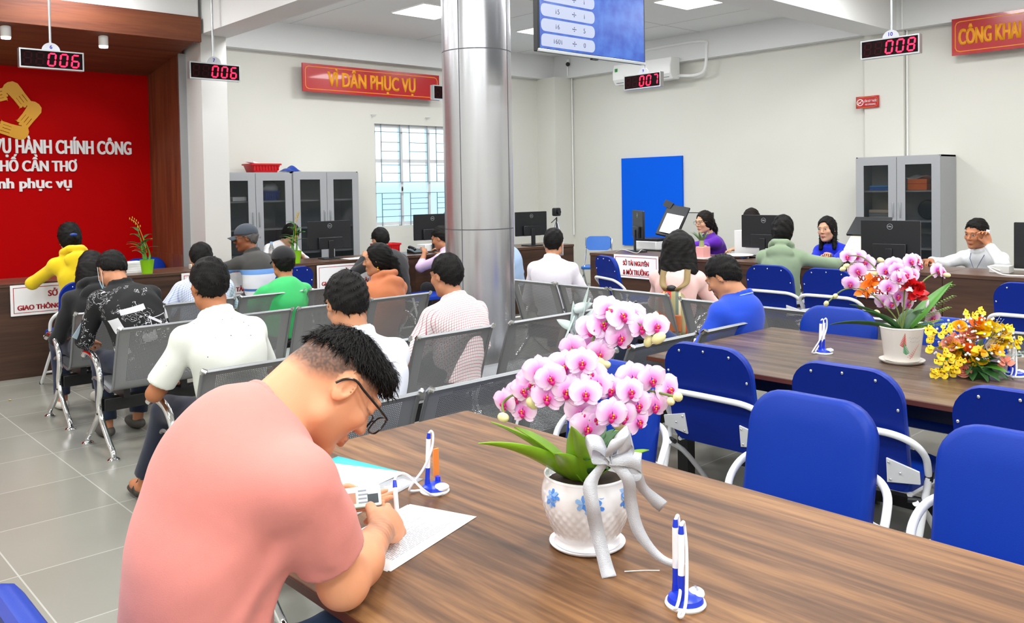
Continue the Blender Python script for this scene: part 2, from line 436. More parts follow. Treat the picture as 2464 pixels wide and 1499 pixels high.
# ------------------------------------------------------------------ ceiling LED panels
m_led = mat('led_panel_glow', '#FFFFFF', 0.5, emit='#FFFFFF', es=4.0)
led = None
for i, (x, y) in enumerate(LIGHTS):
    lab = 'square white LED ceiling panel glowing over the hall'
    if led is None:
        led = thing('ceiling_light', lab, 'light', (x, y, CEIL), 0, 'ceiling LED panels')
        MB().span((-.34, -.34, -.016), (.34, .34, 0)).build('frame', m_whiteplastic, led)
        MB().span((-.325, -.325, -.02), (.325, .325, -.0165)).build('diffuser', m_led, led)
    else: dup(led, (x, y, CEIL))

# ------------------------------------------------------------------ silver column
CX_, CY_, CR_ = 4.14, 4.86, 0.255
col = thing('round_column', 'tall silver metal-clad round column in the middle of the hall', 'column', (CX_, CY_, 0))
m_clad = mat('silver_cladding', '#C4C5CA', 0.27, 0.85, bump=0.03, bscale=30)
m_seam = mat('seam', '#55555C', 0.7)
for za, zb in ((0, 1.305), (1.312, 2.595), (2.602, CEIL if CEIL < 3.3 else 3.3)):
    MB().lathe([(CR_, za), (CR_, zb)], 64).build('cladding_panel', m_clad, col, smooth=True)
sm = MB()
for z in (1.3085, 2.5985): sm.lathe([(CR_-.004, z-.004), (CR_-.001, z-.004), (CR_-.001, z+.004), (CR_-.004, z+.004)], 64, ring=True)
for a in (200, 20, 290, 110):
    sm.box((math.cos(math.radians(a))*(CR_-.001), math.sin(math.radians(a))*(CR_-.001), 1.65), (.005, .005, 3.3), Matrix.Rotation(math.radians(a), 3, 'Z'))
sm.build('seam', m_seam, col)
# ------------------------------------------------------------------ tables
m_walnut = wood('walnut_top', [(0.32, hexc('#38220F')), (0.44, hexc('#5F4028')), (0.54, hexc('#7F5938')), (0.68, hexc('#A0774C'))], 'y', 0.42, 1.15)
nodes(m_walnut)[0]['Principled BSDF'].inputs['Specular IOR Level'].default_value = .3
m_edge = mat('table_edge_brown', '#5A2D20', 0.45)
m_walnut2 = wood('walnut_top_greyed_glare', [(0.32, hexc('#2E221A')), (0.44, hexc('#4C3A2D')), (0.54, hexc('#665040')), (0.68, hexc('#846C58'))], 'y', 0.34, 1.15)  # same walnut; the far table's grazing glare is put into a greyer colour
def table(x0, x1, y0, y1, label, mt=None):
    t = thing('writing_table', label, 'table', ((x0+x1)/2, (y0+y1)/2, 0))
    hx, hy = (x1-x0)/2, (y1-y0)/2
    MB().prism(rrect(2*hx, 2*hy, .012), .725, .75).build('tabletop', mt or m_walnut, t, bevel=.002)
    MB().span((-hx-.0015, -hy-.0015, .7255), (hx+.0015, hy+.0015, .7475)).build('edge_band', m_edge, t, bevel=.002)
    for sy in (-1, 1): MB().span((-hx+.1, sy*(hy-.16)-.025, .675), (hx-.1, sy*(hy-.16)+.025, .725)).build('cross_beam', m_blackmetal, t)
    for sx in (-1, 1):
        MB().span((sx*(hx-.1)-.02, -hy+.12, .655), (sx*(hx-.1)+.02, hy-.12, .725)).build('side_beam', m_blackmetal, t)
        for sy in (-1, 1):
            MB().span((sx*(hx-.1)-.03, sy*(hy-.16)-.03, 0), (sx*(hx-.1)+.03, sy*(hy-.16)+.03, .66)).build('leg', m_blackmetal, t)
    MB().span((-.025, -hy+.16, .1), (.025, hy-.16, .15)).build('stretcher', m_blackmetal, t)
    return t
table(0.905, 2.09, 0.1, 2.547, 'walnut-topped table where the man in the pink shirt writes')
table(3.40, 4.58, 0.3, 2.715, 'walnut-topped table with the yellow flower arrangement on it', m_walnut2)

# ------------------------------------------------------------------ service counters
m_dark = wood('dark_counter_wood', [(0.3, hexc('#2A1A12')), (0.5, hexc('#452D20')), (0.7, hexc('#5E4030'))], 'x', 0.4, 0.8)
m_darky = wood('dark_counter_wood_side', [(0.3, hexc('#2A1A12')), (0.5, hexc('#452D20')), (0.7, hexc('#5E4030'))], 'y', 0.4, 0.8)
m_ctop = wood('counter_top_wood', [(0.3, hexc('#3C271D')), (0.5, hexc('#5A4032')), (0.7, hexc('#735546'))], 'x', 0.3)
m_paper = mat('paper', '#F5F5F7', 0.7)
m_signred = mat('sign_red', '#A3121C', 0.5)
def counter(loc, rz, w, label, d=.6, h=.84):
    """front faces local -Y; runs from local x=0 to w"""
    t = thing('service_counter', label, 'counter', loc, rz, 'service counters')
    MB().span((0, 0, .0), (w, .02, h-.03)).build('front_panel', m_dark, t)
    for x in (0, w-.02): MB().span((x, .02, 0), (x+.02, d-.06, h-.03)).build('side_panel', m_darky, t)
    MB().span((0, -.012, h-.03), (w, d, h)).build('countertop', m_ctop, t, bevel=.002)
    MB().span((.02, .3, .1), (w-.02, .32, h-.03)).build('modesty_panel', m_dark, t)
    return t
LA = math.radians(-5.2)
LO = Vector((1.10, 8.575, 0)); LD = Vector((math.cos(LA), math.sin(LA), 0)); LN = Vector((math.sin(LA), -math.cos(LA), 0))
def Lp(x, back=.0, z=.84):
    """point on the left counter at world x, BACK metres behind its front edge"""
    s = (x-LO.x+back*LN.x)/LD.x; p = LO+LD*s-LN*back; return Vector((p.x, p.y, z))
for a, w, lab in ((0, 2.25, 'dark wood counter in front of the red wall'), (2.252, 2.6, 'dark wood counter in front of the grey cabinets'), (4.854, 2.46, 'dark wood counter running behind the silver column to its free end')):
    p = LO+LD*a; counter((p.x, p.y, 0), LA, w, lab)
RX = 7.40
counter((RX, 6.72, 0), -PI/2, 3.9, 'dark wood counter where the woman in purple works')
counter((RX, 2.815, 0), -PI/2, 3.2, 'dark wood counter where the man on the phone sits')
def sign(Mx, w, h, lines, label, name='department_sign'):
    t = thing(name, label, 'sign'); t.matrix_world = Mx
    MB().prism(rrect(w, h, .002, 1), 0, .006).build('panel', m_paper, t)
    b = MB(); q = .022
    for (ax, ay, bx, by) in ((-w/2+q, h/2-q-.005, w/2-q, h/2-q), (-w/2+q, -h/2+q, w/2-q, -h/2+q+.005), (-w/2+q, -h/2+q, -w/2+q+.005, h/2-q), (w/2-q-.005, -h/2+q, w/2-q, h/2-q)):
        b.span((ax, ay, .006), (bx, by, .007))
    b.build('border', m_signred, t)
    for body, yy, ww, hh in lines:
        text('lettering', body, m_signred, Matrix.Translation((0, yy, .0063)), ww, hh, t, bold=.014, weight=.005)
    return t
def Ls(x, z): 
    p = Lp(x, -.02, z); return facing(LN.x, LN.y, p)
sign(Ls(2.17, .69), .66, .27, [('SỞ', .055, .075, .072), ('GIAO THÔNG VẬN TẢI', -.065, .56, .072)], 'white sign with red lettering on the counter by the red wall')
sign(Ls(3.62, .69), .66, .27, [('SỞ', .055, .075, .072), ('GIAO THÔNG VẬN TẢI', -.065, .56, .072)], 'white sign mostly hidden behind the man in the white polo shirt')
sign(Ls(5.03, .67), .66, .27, [('SỞ', .055, .075, .072), ('GIAO THÔNG VẬN TẢI', -.065, .56, .072)], 'white sign with red lettering below the monitor near the lime flower pot')
sign(facing(-1, 0, (RX-.02, 6.03, .715)), .62, .255, [('SỞ TÀI NGUYÊN', .045, .36, .07), ('& MÔI TRƯỜNG', -.055, .36, .075)], 'white sign with red lettering beside the woman with the backpack')
sign(facing(-1, 0, (RX-.02, 3.32, .722)), .60, .265, [('SỞ THÔNG TIN', .045, .40, .07), ('& TRUYỀN THÔNG', -.06, .48, .07)], 'white sign with red lettering behind the potted pink orchid')

# ------------------------------------------------------------------ blue folding chairs
m_vinyl = mat('blue_vinyl', '#083298', 0.42, bump=0.12, bscale=420, spec=.22)
m_shell = mat('blue_backing', '#052484', 0.45, spec=.2)
m_tube = mat('white_tube', '#E9EAEC', 0.28)
def blue_chair(label, loc, rz, group='blue folding armchairs', lean=0.0):
    t = thing('folding_chair', label, 'chair', loc, rz, group)
    # backrest: a cushion (front) bonded on a board; local +y is forward
    A = math.radians(11)
    ca, sa = math.cos(A), math.sin(A)
    def bf(a, b, c):     # a across, b up the backrest, c forward of the board
        return (a, -.17-b*sa+c*ca, .43+b*ca+c*sa)
    H = .47
    out = [(a*(1+.06*(0.5-abs(b/H))) , b+H/2) for a, b in rrect(.44, H, .12, 7, (1, 1, .4, .4))]
    MB().prism(out, -.012, .004, bf).build('back_board', m_shell, t, smooth=True)
    cush = MB(); n = len(out)
    cen = (0, H/2)
    def shr(k, d): return [(cen[0]+(a-cen[0])*k, cen[1]+(b-cen[1])*(1-(1-k)*.9)) for a, b in out]
    rings = [(out, .004), (out, .02), (shr(.965, 0), .036), (shr(.90, 0), .043), (shr(.5, 0), .047)]
    vs = [bf(a, b, c) for o_, c in rings for a, b in o_]
    fs = [(i*n+k, i*n+(k+1) % n, (i+1)*n+(k+1) % n, (i+1)*n+k) for i in range(len(rings)-1) for k in range(n)]
    fs.append(tuple((len(rings)-1)*n+k for k in range(n)))
    cush.add(vs, fs); cush.build('backrest', m_vinyl, t, smooth=True, angle=60)
    so = rrect(.43, .42, .1, 6, (1, 1, .4, .4))
    st = MB(); vs = []; 
    srings = [(1.0, .425), (1.0, .45), (.965, .468), (.88, .478), (.4, .482)]
    for k, z in srings: vs += [(a*k, .03+b*k, z-.02*max(0, b)) for a, b in so]
    n = len(so); fs = [(i*n+k, i*n+(k+1) % n, (i+1)*n+(k+1) % n, (i+1)*n+k) for i in range(len(srings)-1) for k in range(n)]
    fs.append(tuple((len(srings)-1)*n+k for k in range(n))); fs.append(tuple(range(n-1, -1, -1)))
    st.add(vs, fs).build('seat', m_vinyl, t, smooth=True, angle=60)
    # U-shaped rail behind the back, bending down to the leg sockets
    half = [(.10, -.262, .665), (.20, -.258, .66), (.255, -.225, .63), (.275, -.175, .575), (.272, -.14, .50)]
    pts = [(-x, y, z) for x, y, z in half[::-1]]+half
    MB().tube(smoothpath(pts, 5), .0135, 10).build('arm_rail', m_tube, t, smooth=True)
    for s in (-1, 1):
        lg = MB().cyl((s*.272, -.135, .495), (s*.25, -.30, .0), .0135, 10).build('leg', m_tube, t, smooth=True)
        MB().cyl((s*.2735, -.131, .51), (s*.271, -.138, .475), .0155, 10).build('leg_socket', m_black, lg, smooth=True)
        MB().cyl((s*.25, -.296, .018), (s*.2495, -.302, .0), .0165, 10).build('foot_cap', m_black, lg, smooth=True)
        lg = MB().tube(smoothpath([(s*.245, -.19, .40), (s*.24, -.05, .30), (s*.232, .23, .0)], 4), .0125, 10).build('leg', m_tube, t, smooth=True)
        MB().cyl((s*.2322, .222, .018), (s*.232, .23, 0), .0155, 10).build('foot_cap', m_black, lg, smooth=True)
        MB().cyl((s*.215, -.19, .405), (s*.275, -.16, .405), .011, 10).build('hinge_knob', m_black, t, smooth=True)
        out2 = [(s*.265, .05), (s*.265, .10), (s*.145, .13), (s*.14, .03)]
        if s > 0: out2 = out2[::-1]
        br = MB().prism(out2, -.02, -.0125, bf).build('bracket', m_tube, t, bevel=.001)
        rv = MB()
        for a, b in ((s*.155, .115), (s*.155, .045), (s*.195, .08)): rv.ball(bf(a, b, -.021), .0055, 8, 5)
        rv.build('rivet', m_chrome, br, smooth=True)
        MB().tube([(s*.21, -.16, .415), (s*.21, .18, .412)], .011, 8).build('seat_rail', m_tube, t, smooth=True)
    MB().tube([(-.21, .18, .412), (.21, .18, .412)], .011, 8).build('seat_rail', m_tube, t, smooth=True)
    MB().cyl((-.236, .12, .115), (.236, .12, .115), .009, 8).build('stretcher', m_tube, t, smooth=True)
    MB().cyl((-.255, -.255, .135), (.255, -.255, .135), .009, 8).build('stretcher', m_tube, t, smooth=True)
    for a, b in ((0, .445), (-.13, .435), (.13, .435), (-.205, .33), (.205, .33), (-.215, .22), (.215, .22)):
        MB().ball(bf(a, b, -.013), (.007, .007, .007), 8, 5).build('button', m_chrome, t, smooth=True)
    return t
ch0 = blue_chair('blue padded armchair at the near table, directly beyond the white flower pot', (2.42, 2.28, 0), PI/2)
CH = [
 ((2.42, 1.43, 0), 90, 'blue padded armchair whose front cushion fills the gap between the two tables'),
 ((2.42, 0.80, 0), 90, 'blue padded armchair cropped at the right end of the near table'),
 ((3.44, 2.22, 0), -90, 'blue armchair seen from behind, at the corner of the far table'),
 ((3.44, 1.58, 0), -90, 'blue armchair seen from behind, opposite the potted pink orchid'),
 ((3.44, 0.96, 0), -90, 'blue armchair with a torn sticker on its back, beside the yellow flowers'),
 ((4.42, 2.34, 0), 90, 'blue armchair tucked under the far side of the far table, behind the pen stand'),
 ((4.42, 1.68, 0), 90, 'blue armchair tucked under the far side of the far table, behind the yellow flowers'),
 ((6.88, 5.74, 0), -112, 'blue armchair turned sideways at the counter left of the woman with the backpack'),
 ((6.95, 4.00, 0), -90, 'blue armchair left of the one standing empty behind the woman in the green hoodie'),
 ((6.95, 3.46, 0), -90, 'blue armchair right behind the elbow of the woman in the green hoodie'),
 ((6.8, 1.93, 0), -90, 'blue armchair cropped by the right picture edge at the counter'),
 ((2.22, 7.90, 0), 4, 'blue armchair under the woman in the yellow hoodie'),
 ((3.92, 7.60, 0), 14, 'blue armchair under the man in the grey cap'),
 ((3.48, 9.62, 0), 180, 'blue armchair behind the counter, in front of the wooden jamb'),
 ((6.5, 7.42, 0), 0, 'low blue stool under the man in the lilac shirt'),
 ((5.6, 7.5, 0), 0, 'low blue stool under the person in charcoal at the counter'),
 ((0.60, 1.66, 0), -90, 'blue armchair under the man in the pink shirt, only its corner showing'),
]
chairs = {}
for i, (p, r, lab) in enumerate(CH):
    chairs[i] = dup(ch0, p, math.radians(r), lab, skip=('back_board', 'backrest', 'button', 'bracket', 'arm_rail') if 'stool' in lab else ())
stk = MB().prism([(.03, .40), (.055, .392), (.06, .375), (.035, .365), (.015, .372)], -.0135, -.0128, lambda a, b, c: (a, -.17-b*math.sin(math.radians(11))+c*math.cos(math.radians(11)), .43+b*math.cos(math.radians(11))+c*math.sin(math.radians(11))))
stk.build('sticker', mat('sticker_blue', '#2F8BE0', 0.5), chairs[4])

# ------------------------------------------------------------------ perforated steel benches
m_perf = bpy.data.materials.new('perforated_steel'); m_perf.use_nodes = True
N, L = nodes(m_perf); b = N['Principled BSDF']
b.inputs['Base Color'].default_value = (*hexc('#9A9C9F'), 1); b.inputs['Metallic'].default_value = 0.55; b.inputs['Roughness'].default_value = 0.42
uvn = N.new('ShaderNodeUVMap'); sp = N.new('ShaderNodeSeparateXYZ'); L.new(uvn.outputs[0], sp.inputs[0])
u, v = sp.outputs[0], sp.outputs[1]; PT = .0085
fu = _math(m_perf, 'SUBTRACT', _math(m_perf, 'FRACT', _math(m_perf, 'DIVIDE', u, PT)), .5)
fv = _math(m_perf, 'SUBTRACT', _math(m_perf, 'FRACT', _math(m_perf, 'DIVIDE', v, PT)), .5)
rr_ = _math(m_perf, 'ADD', _math(m_perf, 'MULTIPLY', fu, fu), _math(m_perf, 'MULTIPLY', fv, fv))
hole = _math(m_perf, 'LESS_THAN', rr_, .055)
inu = _math(m_perf, 'LESS_THAN', _math(m_perf, 'ABSOLUTE', u), .205)
mk = lambda a, b_: _math(m_perf, 'MULTIPLY', a, b_)
bandA = mk(_math(m_perf, 'GREATER_THAN', v, .06), _math(m_perf, 'LESS_THAN', v, .40))
bandB = mk(_math(m_perf, 'GREATER_THAN', v, .52), _math(m_perf, 'LESS_THAN', v, .80))
alpha = _math(m_perf, 'SUBTRACT', 1.0, mk(hole, mk(inu, _math(m_perf, 'ADD', bandA, bandB))))
L.new(alpha, b.inputs['Alpha'])
m_steel = mat('grey_steel', '#8F9194', 0.35, 0.7)
BP = [(.255, .405), (.235, .425), (.18, .43), (.05, .405), (-.06, .385), (-.115, .395), (-.145, .44), (-.185, .56), (-.235, .70), (-.27, .785), (-.285, .80), (-.297, .79)]
def bench(label, loc, rz, n=4, pitch=.595, ends=(1, 1), group='perforated steel waiting benches'):
    """seats run along local +x from 0; people face local +y"""
    t = thing('waiting_bench', label, 'bench', loc, rz, group)
    prof = smoothpath([(0, y, z) for y, z in BP[::-1]], 3); ln = [0]
    for i in range(1, len(prof)): ln.append(ln[-1]+(prof[i]-prof[i-1]).length)
    m = len(prof)-1
    for k in range(n):
        xc = pitch*(k+.5); w = .535
        g = MB().grid(lambda a, c: (xc-w/2+w*a, prof[round(c*m)].y, prof[round(c*m)].z), 2, m, lambda a, c: ((a-.5)*w, ln[round(c*m)]))
        st = g.build('seat_panel', m_perf, t, smooth=True, angle=180)
        for s in (-1, 1):
            x = xc+s*(w/2+.008)
            MB().tube([(x, p.y-.003, p.z) for p in prof[2:-1]], .0085, 8).build('side_tube', m_steel, st, smooth=True)
            MB().tube([(x, -.272, .785), (x, -.29, .80), (x-s*.012, -.30, .793)], .0115, 8).build('corner_cap', m_chrome, st, smooth=True)
        for s in (-1, 1): MB().span((xc+s*.18-.02, -.10, .335), (xc+s*.18+.02, .12, .39)).build('bracket', m_blackmetal, st)
    MB().span((.0, -.05, .255), (pitch*n, .03, .335)).build('beam', m_blackmetal, t, bevel=.004)
    xs = []
    if ends[0]: xs.append(-.02)
    if ends[1]: xs.append(pitch*n+.02)
    for x in xs:
        lg = MB()
        lg.tube(smoothpath([(x, .27, .575), (x, .22, .60), (x, .12, .60), (x, .04, .575), (x, -.02, .52), (x, -.045, .45), (x, -.03, .37), (x, -.01, .31), (x, -.02, .24)], 5), [.02]*41, 12)
        lg.tube(smoothpath([(x, -.015, .27), (x, -.06, .2), (x, -.17, .10), (x, -.235, .05), (x, -.25, .02)], 4), .0175, 12)
        lg.tube(smoothpath([(x, -.015, .27), (x, .04, .2), (x, .16, .10), (x, .235, .05), (x, .25, .02)], 4), .0175, 12)
        lo = lg.build('leg_frame', m_chrome, t, smooth=True)
        for y in (-.25, .25): MB().lathe([(0, 0), (.034, 0), (.036, .008), (.028, .016), (.012, .024), (0, .024)], 16, (x, y, 0)).build('foot_pad', m_chrome, lo, smooth=True)
        MB().lathe([(.021, -.006), (.0225, 0), (.021, .006)], 14, (x, -.019, .245)).build('collar', m_black, lo, smooth=True)
    return t
bench('steel bench with the black-hooded woman, nearest the counter', (1.74, 6.62, 0), 0, 4)
bench('steel bench with the man in the black printed shirt', (1.72, 5.68, 0), 0, 4)
bench('steel bench with the white polo man and the checked-shirt man', (1.56, 4.09, 0), 0, 3, .60)
bench('steel bench end piece between the silver column and the pink orchid', (3.44, 4.09, 0), 0, 2, .62)
bench('steel bench right behind the near table, with the man in the white shirt', (1.46, 3.05, 0), 0, 3, .595)
bench('steel bench at the head of the far table, with the man in the blue polo', (3.30, 3.05, 0), 0, 2, .625)
bench('steel bench facing the counter, beside the silver column', (5.43, 5.66, 0), -PI/2, 3, .59)
bench('steel bench facing the counter, behind the far table', (5.30, 3.72, 0), -PI/2, 4, .59)
# ------------------------------------------------------------------ numbered LED displays
m_dispface = mat('display_face', '#120204', 0.6, spec=.1)
m_seg = mat('led_digit', '#FF1030', 0.5, emit='#FF1238', es=5.0)
m_segoff = mat('led_digit_unlit', '#2E060C', 0.6, spec=.1)
m_plate = mat('grey_plate', '#C3C5CC', 0.5)
m_bluetxt = mat('blue_lettering', '#2A2FB0', 0.5)
SEG = {'0': 'abcdef', '6': 'acdefg', '7': 'abc', '8': 'abcdefg', '1': 'bc'}
def digit(mb, ch, x, w, h, z0, z1):
    t = w*.25; sk = .12
    S = {'a': (-1, 1, 1, 1), 'd': (-1, -1, 1, -1), 'g': (-1, 0, 1, 0), 'b': (1, 0, 1, 1), 'c': (1, -1, 1, 0), 'e': (-1, -1, -1, 0), 'f': (-1, 0, -1, 1)}
    for k in SEG[ch]:
        ax, ay, bx, by = S[k]; a = Vector((ax*w/2, ay*h/2)); b = Vector((bx*w/2, by*h/2)); d = (b-a).normalized(); n = Vector((-d.y, d.x))*t/2
        a2, b2 = a+d*t*.25, b-d*t*.25
        P = [a2, a2+d*t*.5+n, b2-d*t*.5+n, b2, b2-d*t*.5-n, a2+d*t*.5-n]
        mb.prism([(x+p.x+p.y*sk, p.y) for p in P][::-1], z0, z1)
def display(Mx, num, shown, label, w=.53, h=.17, d=.06, pole=True):
    t = thing('queue_display', label, 'display', group='hanging queue displays'); t.matrix_world = Mx
    MB().span((-w/2, -h/2, -d), (w/2, h/2, -.002)).build('case', m_alu, t, bevel=.002)
    fr = MB(); q = .012
    for a in ((-w/2+q, h/2-q, w/2-q, h/2), (-w/2+q, -h/2, w/2-q, -h/2+q), (-w/2, -h/2, -w/2+q, h/2), (w/2-q, -h/2, w/2, h/2)): fr.span((a[0], a[1], -.004), (a[2], a[3], .004))
    fr.build('frame', m_alu, t)
    MB().span((-w/2+q, -h/2+q, -.003), (w/2-q, h/2-q, .0)).build('face', m_dispface, t)
    for k in range(5):
        x = -w/2+q+.055+k*.098; on = k >= 2 and shown
        mb = MB(); digit(mb, shown[k-2] if on else '8', x, .056, .108, .0005, .002)
        mb.build('digit', m_seg if on else m_segoff, t)
    MB().prism([(.075*math.cos(a*PI/16), .07*math.sin(a*PI/16)) for a in range(17)], -.035, -.025, lambda a, b, c: (a, b+h/2, c)).build('number_plate', m_plate, t)
    text('number', num, m_bluetxt, Matrix.Translation((0, h/2+.033, -.0248)), None, .036, t, bold=.02)
    if pole: MB().cyl((0, h/2, -.045), (0, CEIL-Mx.translation.z, -.045), .011, 10).build('hanger_pole', m_alu, t, smooth=True)
    return t
display(facing(0, -1, (2.24, 8.5, 2.825)), '6', '006', 'red LED queue display numbered 6, in front of the red wall')
display(facing(0, -1, (3.74, 8.47, 2.833)), '7', '006', 'red LED queue display numbered 7, by the white pillar')
display(facing(0, -1, (6.49, 8.1, 2.75)), '8', '', 'LED queue display mostly hidden behind the silver column')
display(facing(-1, 0, (7.8, 6.25, 2.80)), '9', '007', 'red LED queue display reading 007, below the wall-mounted air conditioner')
display(facing(-1, 0, (7.8, 3.42, 2.815)), '10', '008', 'red LED queue display numbered 10, reading 008')

# ------------------------------------------------------------------ television
tv = thing('television', 'large television with a blue queue table hanging from the ceiling', 'television', (4.485, 4.0, 2.49))
MB().span((-.55, .0, 0), (.55, .045, .63)).build('case', m_black, tv, bevel=.004)
m_screen = bpy.data.materials.new('screen_blue'); m_screen.use_nodes = True
N, L = nodes(m_screen); b = N['Principled BSDF']; b.inputs['Roughness'].default_value = .25; b.inputs['Base Color'].default_value = (.01, .02, .06, 1)
n_ = N.new('ShaderNodeTexNoise'); n_.inputs['Scale'].default_value = 9; n_.inputs['Detail'].default_value = 5; tc_ = N.new('ShaderNodeTexCoord'); L.new(tc_.outputs['Object'], n_.inputs['Vector'])
L.new(_ramp(m_screen, n_.outputs['Fac'], [(.35, hexc('#1D50C8')), (.65, hexc('#4A7FE6'))]), b.inputs['Emission Color']); b.inputs['Emission Strength'].default_value = .8
MB().span((-.535, -.002, .02), (.535, .002, .615)).build('screen', m_screen, tv)
MB().span((-.55, -.004, -.004), (.55, .01, .016)).build('lower_bezel', m_alu, tv, bevel=.002)
MB().span((-.03, -.002, -.014), (.03, .02, -.004)).build('sensor', m_black, tv)
m_row = mat('screen_row', '#20253A', .3, emit='#D3DCF5', es=.85); m_rowtxt = mat('screen_text', '#101420', .3, emit='#4A5C94', es=.6)
for k, (a_, b_) in enumerate((('1601', '0'), ('16', '5'), ('15', '1'), ('14', '1'), ('13', '1'), ('12', '0'))):
    z = .075+k*.098
    MB().prism([(p-.265, q+z) for p, q in rrect(.52, .082, .035, 5, (1, 1, 1, 1) if k else (1, 1, .4, 1))], -.0045, -.0025, lambda a, b, c: (a, c, b)).build('table_row', m_row, tv)
    for s_, x, ww in ((a_, -.37, None), ('÷', -.21, None), (b_, -.11, None)):
        Mx = Matrix(((1, 0, 0, x), (0, 0, -1, -.0046), (0, 1, 0, z), (0, 0, 0, 1)))
        text('row_text', s_, m_rowtxt, Mx, None, .034, tv, bold=.005, ext=.0005)
MB().cyl((0, .06, .3), (0, .06, CEIL-2.49), .03, 12).build('ceiling_mount', m_alu, tv, smooth=True)
MB().span((-.2, .045, .15), (.2, .07, .45)).build('mount_plate', m_black, tv)

# ------------------------------------------------------------------ red wall banners
m_banner = mat('banner_red', '#B30B16', 0.22, coat=.3); m_byel = mat('banner_yellow', '#F0A010', 0.5)
def banner(Mx, w, h, parts, label, name='slogan_sign', q=.035, lw=.008):
    t = thing(name, label, 'sign'); t.matrix_world = Mx
    MB().span((-w/2, -h/2, 0), (w/2, h/2, .025)).build('panel', m_banner, t)
    for sx in (-1, 1): MB().span((sx*(w/2-.1)-.02*min(1, w), -h/2+.03, -.145), (sx*(w/2-.1)+.02*min(1, w), h/2-.03, 0)).build('mounting_batten', m_blackmetal, t) if w > 1 else None
    o = rrect(w-2*q, h-2*q, .05, 2); i_ = rrect(w-2*q-2*lw, h-2*q-2*lw, .045, 2); n = len(o)
    MB().add([(a, b, .0265) for a, b in o]+[(a, b, .0265) for a, b in i_], [(k, (k+1) % n, n+(k+1) % n, n+k) for k in range(n)]).build('border', m_byel, t)
    for body, x, ww, hh, y in parts:
        text('lettering', body, m_byel, Matrix.Translation((x, y, .0255)), ww, hh, t, bold=.014, ext=.002, weight=.012)
    return t
banner(facing(0, -1, (6.84, YB-.145, 3.115)), 2.27, .375, [('VÌ DÂN PHỤC VỤ', -.04, 1.45, .31, 0)], 'long red sign with yellow capitals above the barred window')
banner(facing(-1, 0, (XC-.145, 2.76, 3.235)), 2.2, .415, [('CÔNG KHAI - MINH BẠCH - HIỆU QUẢ', -.02, 2.02, .30, 0)], 'long red sign with yellow capitals high on the wall by display 10')
ns_ = banner(facing(-1, 0, (XC-.07, 4.886, 2.593)), .285, .147, [], 'small red no-smoking sign on the wall above the grey cabinet', 'no_smoking_sign', .008, .003)
ic = MB().lathe([(.034, 0), (.042, 0), (.042, .001), (.034, .001)], 28, (-.088, .0, .0262), None, True)
ic.box((-.088, 0, .0265), (.07, .007, .001), Matrix.Rotation(.7, 3, 'Z')).box((-.092, -.004, .0265), (.04, .008, .001), Matrix.Rotation(-.2, 3, 'Z'))
ic.build('no_smoking_symbol', m_whiteplastic, ns_)
text('lettering', 'CẤM HÚT THUỐC', m_whiteplastic, Matrix.Translation((.042, .018, .0262)), .16, .04, ns_, bold=.012, ext=.0005)
text('lettering', 'NO SMOKING', m_whiteplastic, Matrix.Translation((.042, -.03, .0262)), .13, .02, ns_, ext=.0005)
tag(MB().span((10.565, 7.73, .67), (10.597, 8.90, 2.043)).build('notice_board', mat('board_blue', '#0860E8', .8, spec=.1)), 'tall bright blue notice board on the wall behind the woman in purple', 'board')

# ------------------------------------------------------------------ air conditioner, camera, conduits
ac = thing('air_conditioner', 'white wall-mounted air conditioner behind display 9', 'air conditioner', (10.46, 8.22, 3.16))
MB().prism([(0, .02), (0, .32), (-.2, .32), (-.235, .2), (-.235, .08), (-.17, .0), (-.03, 0)], -.55, .55, lambda a, b, c: (a, c, b)).build('body', m_whiteplastic, ac, bevel=.012)
MB().span((-.20, -.5, .028), (-.13, .5, .034)).build('louvre', m_black, ac)
MB().span((-.238, .45, .2), (-.234, .5, .25)).build('energy_sticker', mat('sticker_green', '#2E8B3C', .5), ac)
MB().tube(smoothpath([(-.05, -.55, .05), (-.03, -.85, .03), (-.02, -1.0, .1), (-.01, -1.02, .4), (-.01, -.98, .5), (-.01, -.5, .52), (-.01, .5, .5)], 5), .022, 8).build('pipe', m_whiteplastic, ac, smooth=True)
sc = thing('security_camera', 'small security camera with a black lens in the far corner', 'camera', (10.44, 9.92, 3.64))
MB().cyl((0, 0, .03), (0, 0, .08), .03, 12).build('bracket', m_whiteplastic, sc, smooth=True)
MB().ball((-.02, -.02, 0), .035, 14, 10).build('lens', m_black, sc, smooth=True)
tag(MB().tube([(10.56, 9.95, .8), (10.56, 9.95, 3.42), (10.44, 9.93, 3.46), (10.44, 9.93, 3.6)], .012, 8).build('cable_conduit', m_whiteplastic, smooth=True), 'thin white cable conduit running down the far room corner', 'conduit')
tag(MB().tube([(10.585, 4.43, 1.9), (10.585, 4.43, 3.42), (10.45, 4.43, 3.42), (10.45, 4.43, CEIL)], .012, 8).build('cable_conduit', m_whiteplastic, smooth=True), 'thin white cable conduit on the wall above the lone grey cabinet', 'conduit')

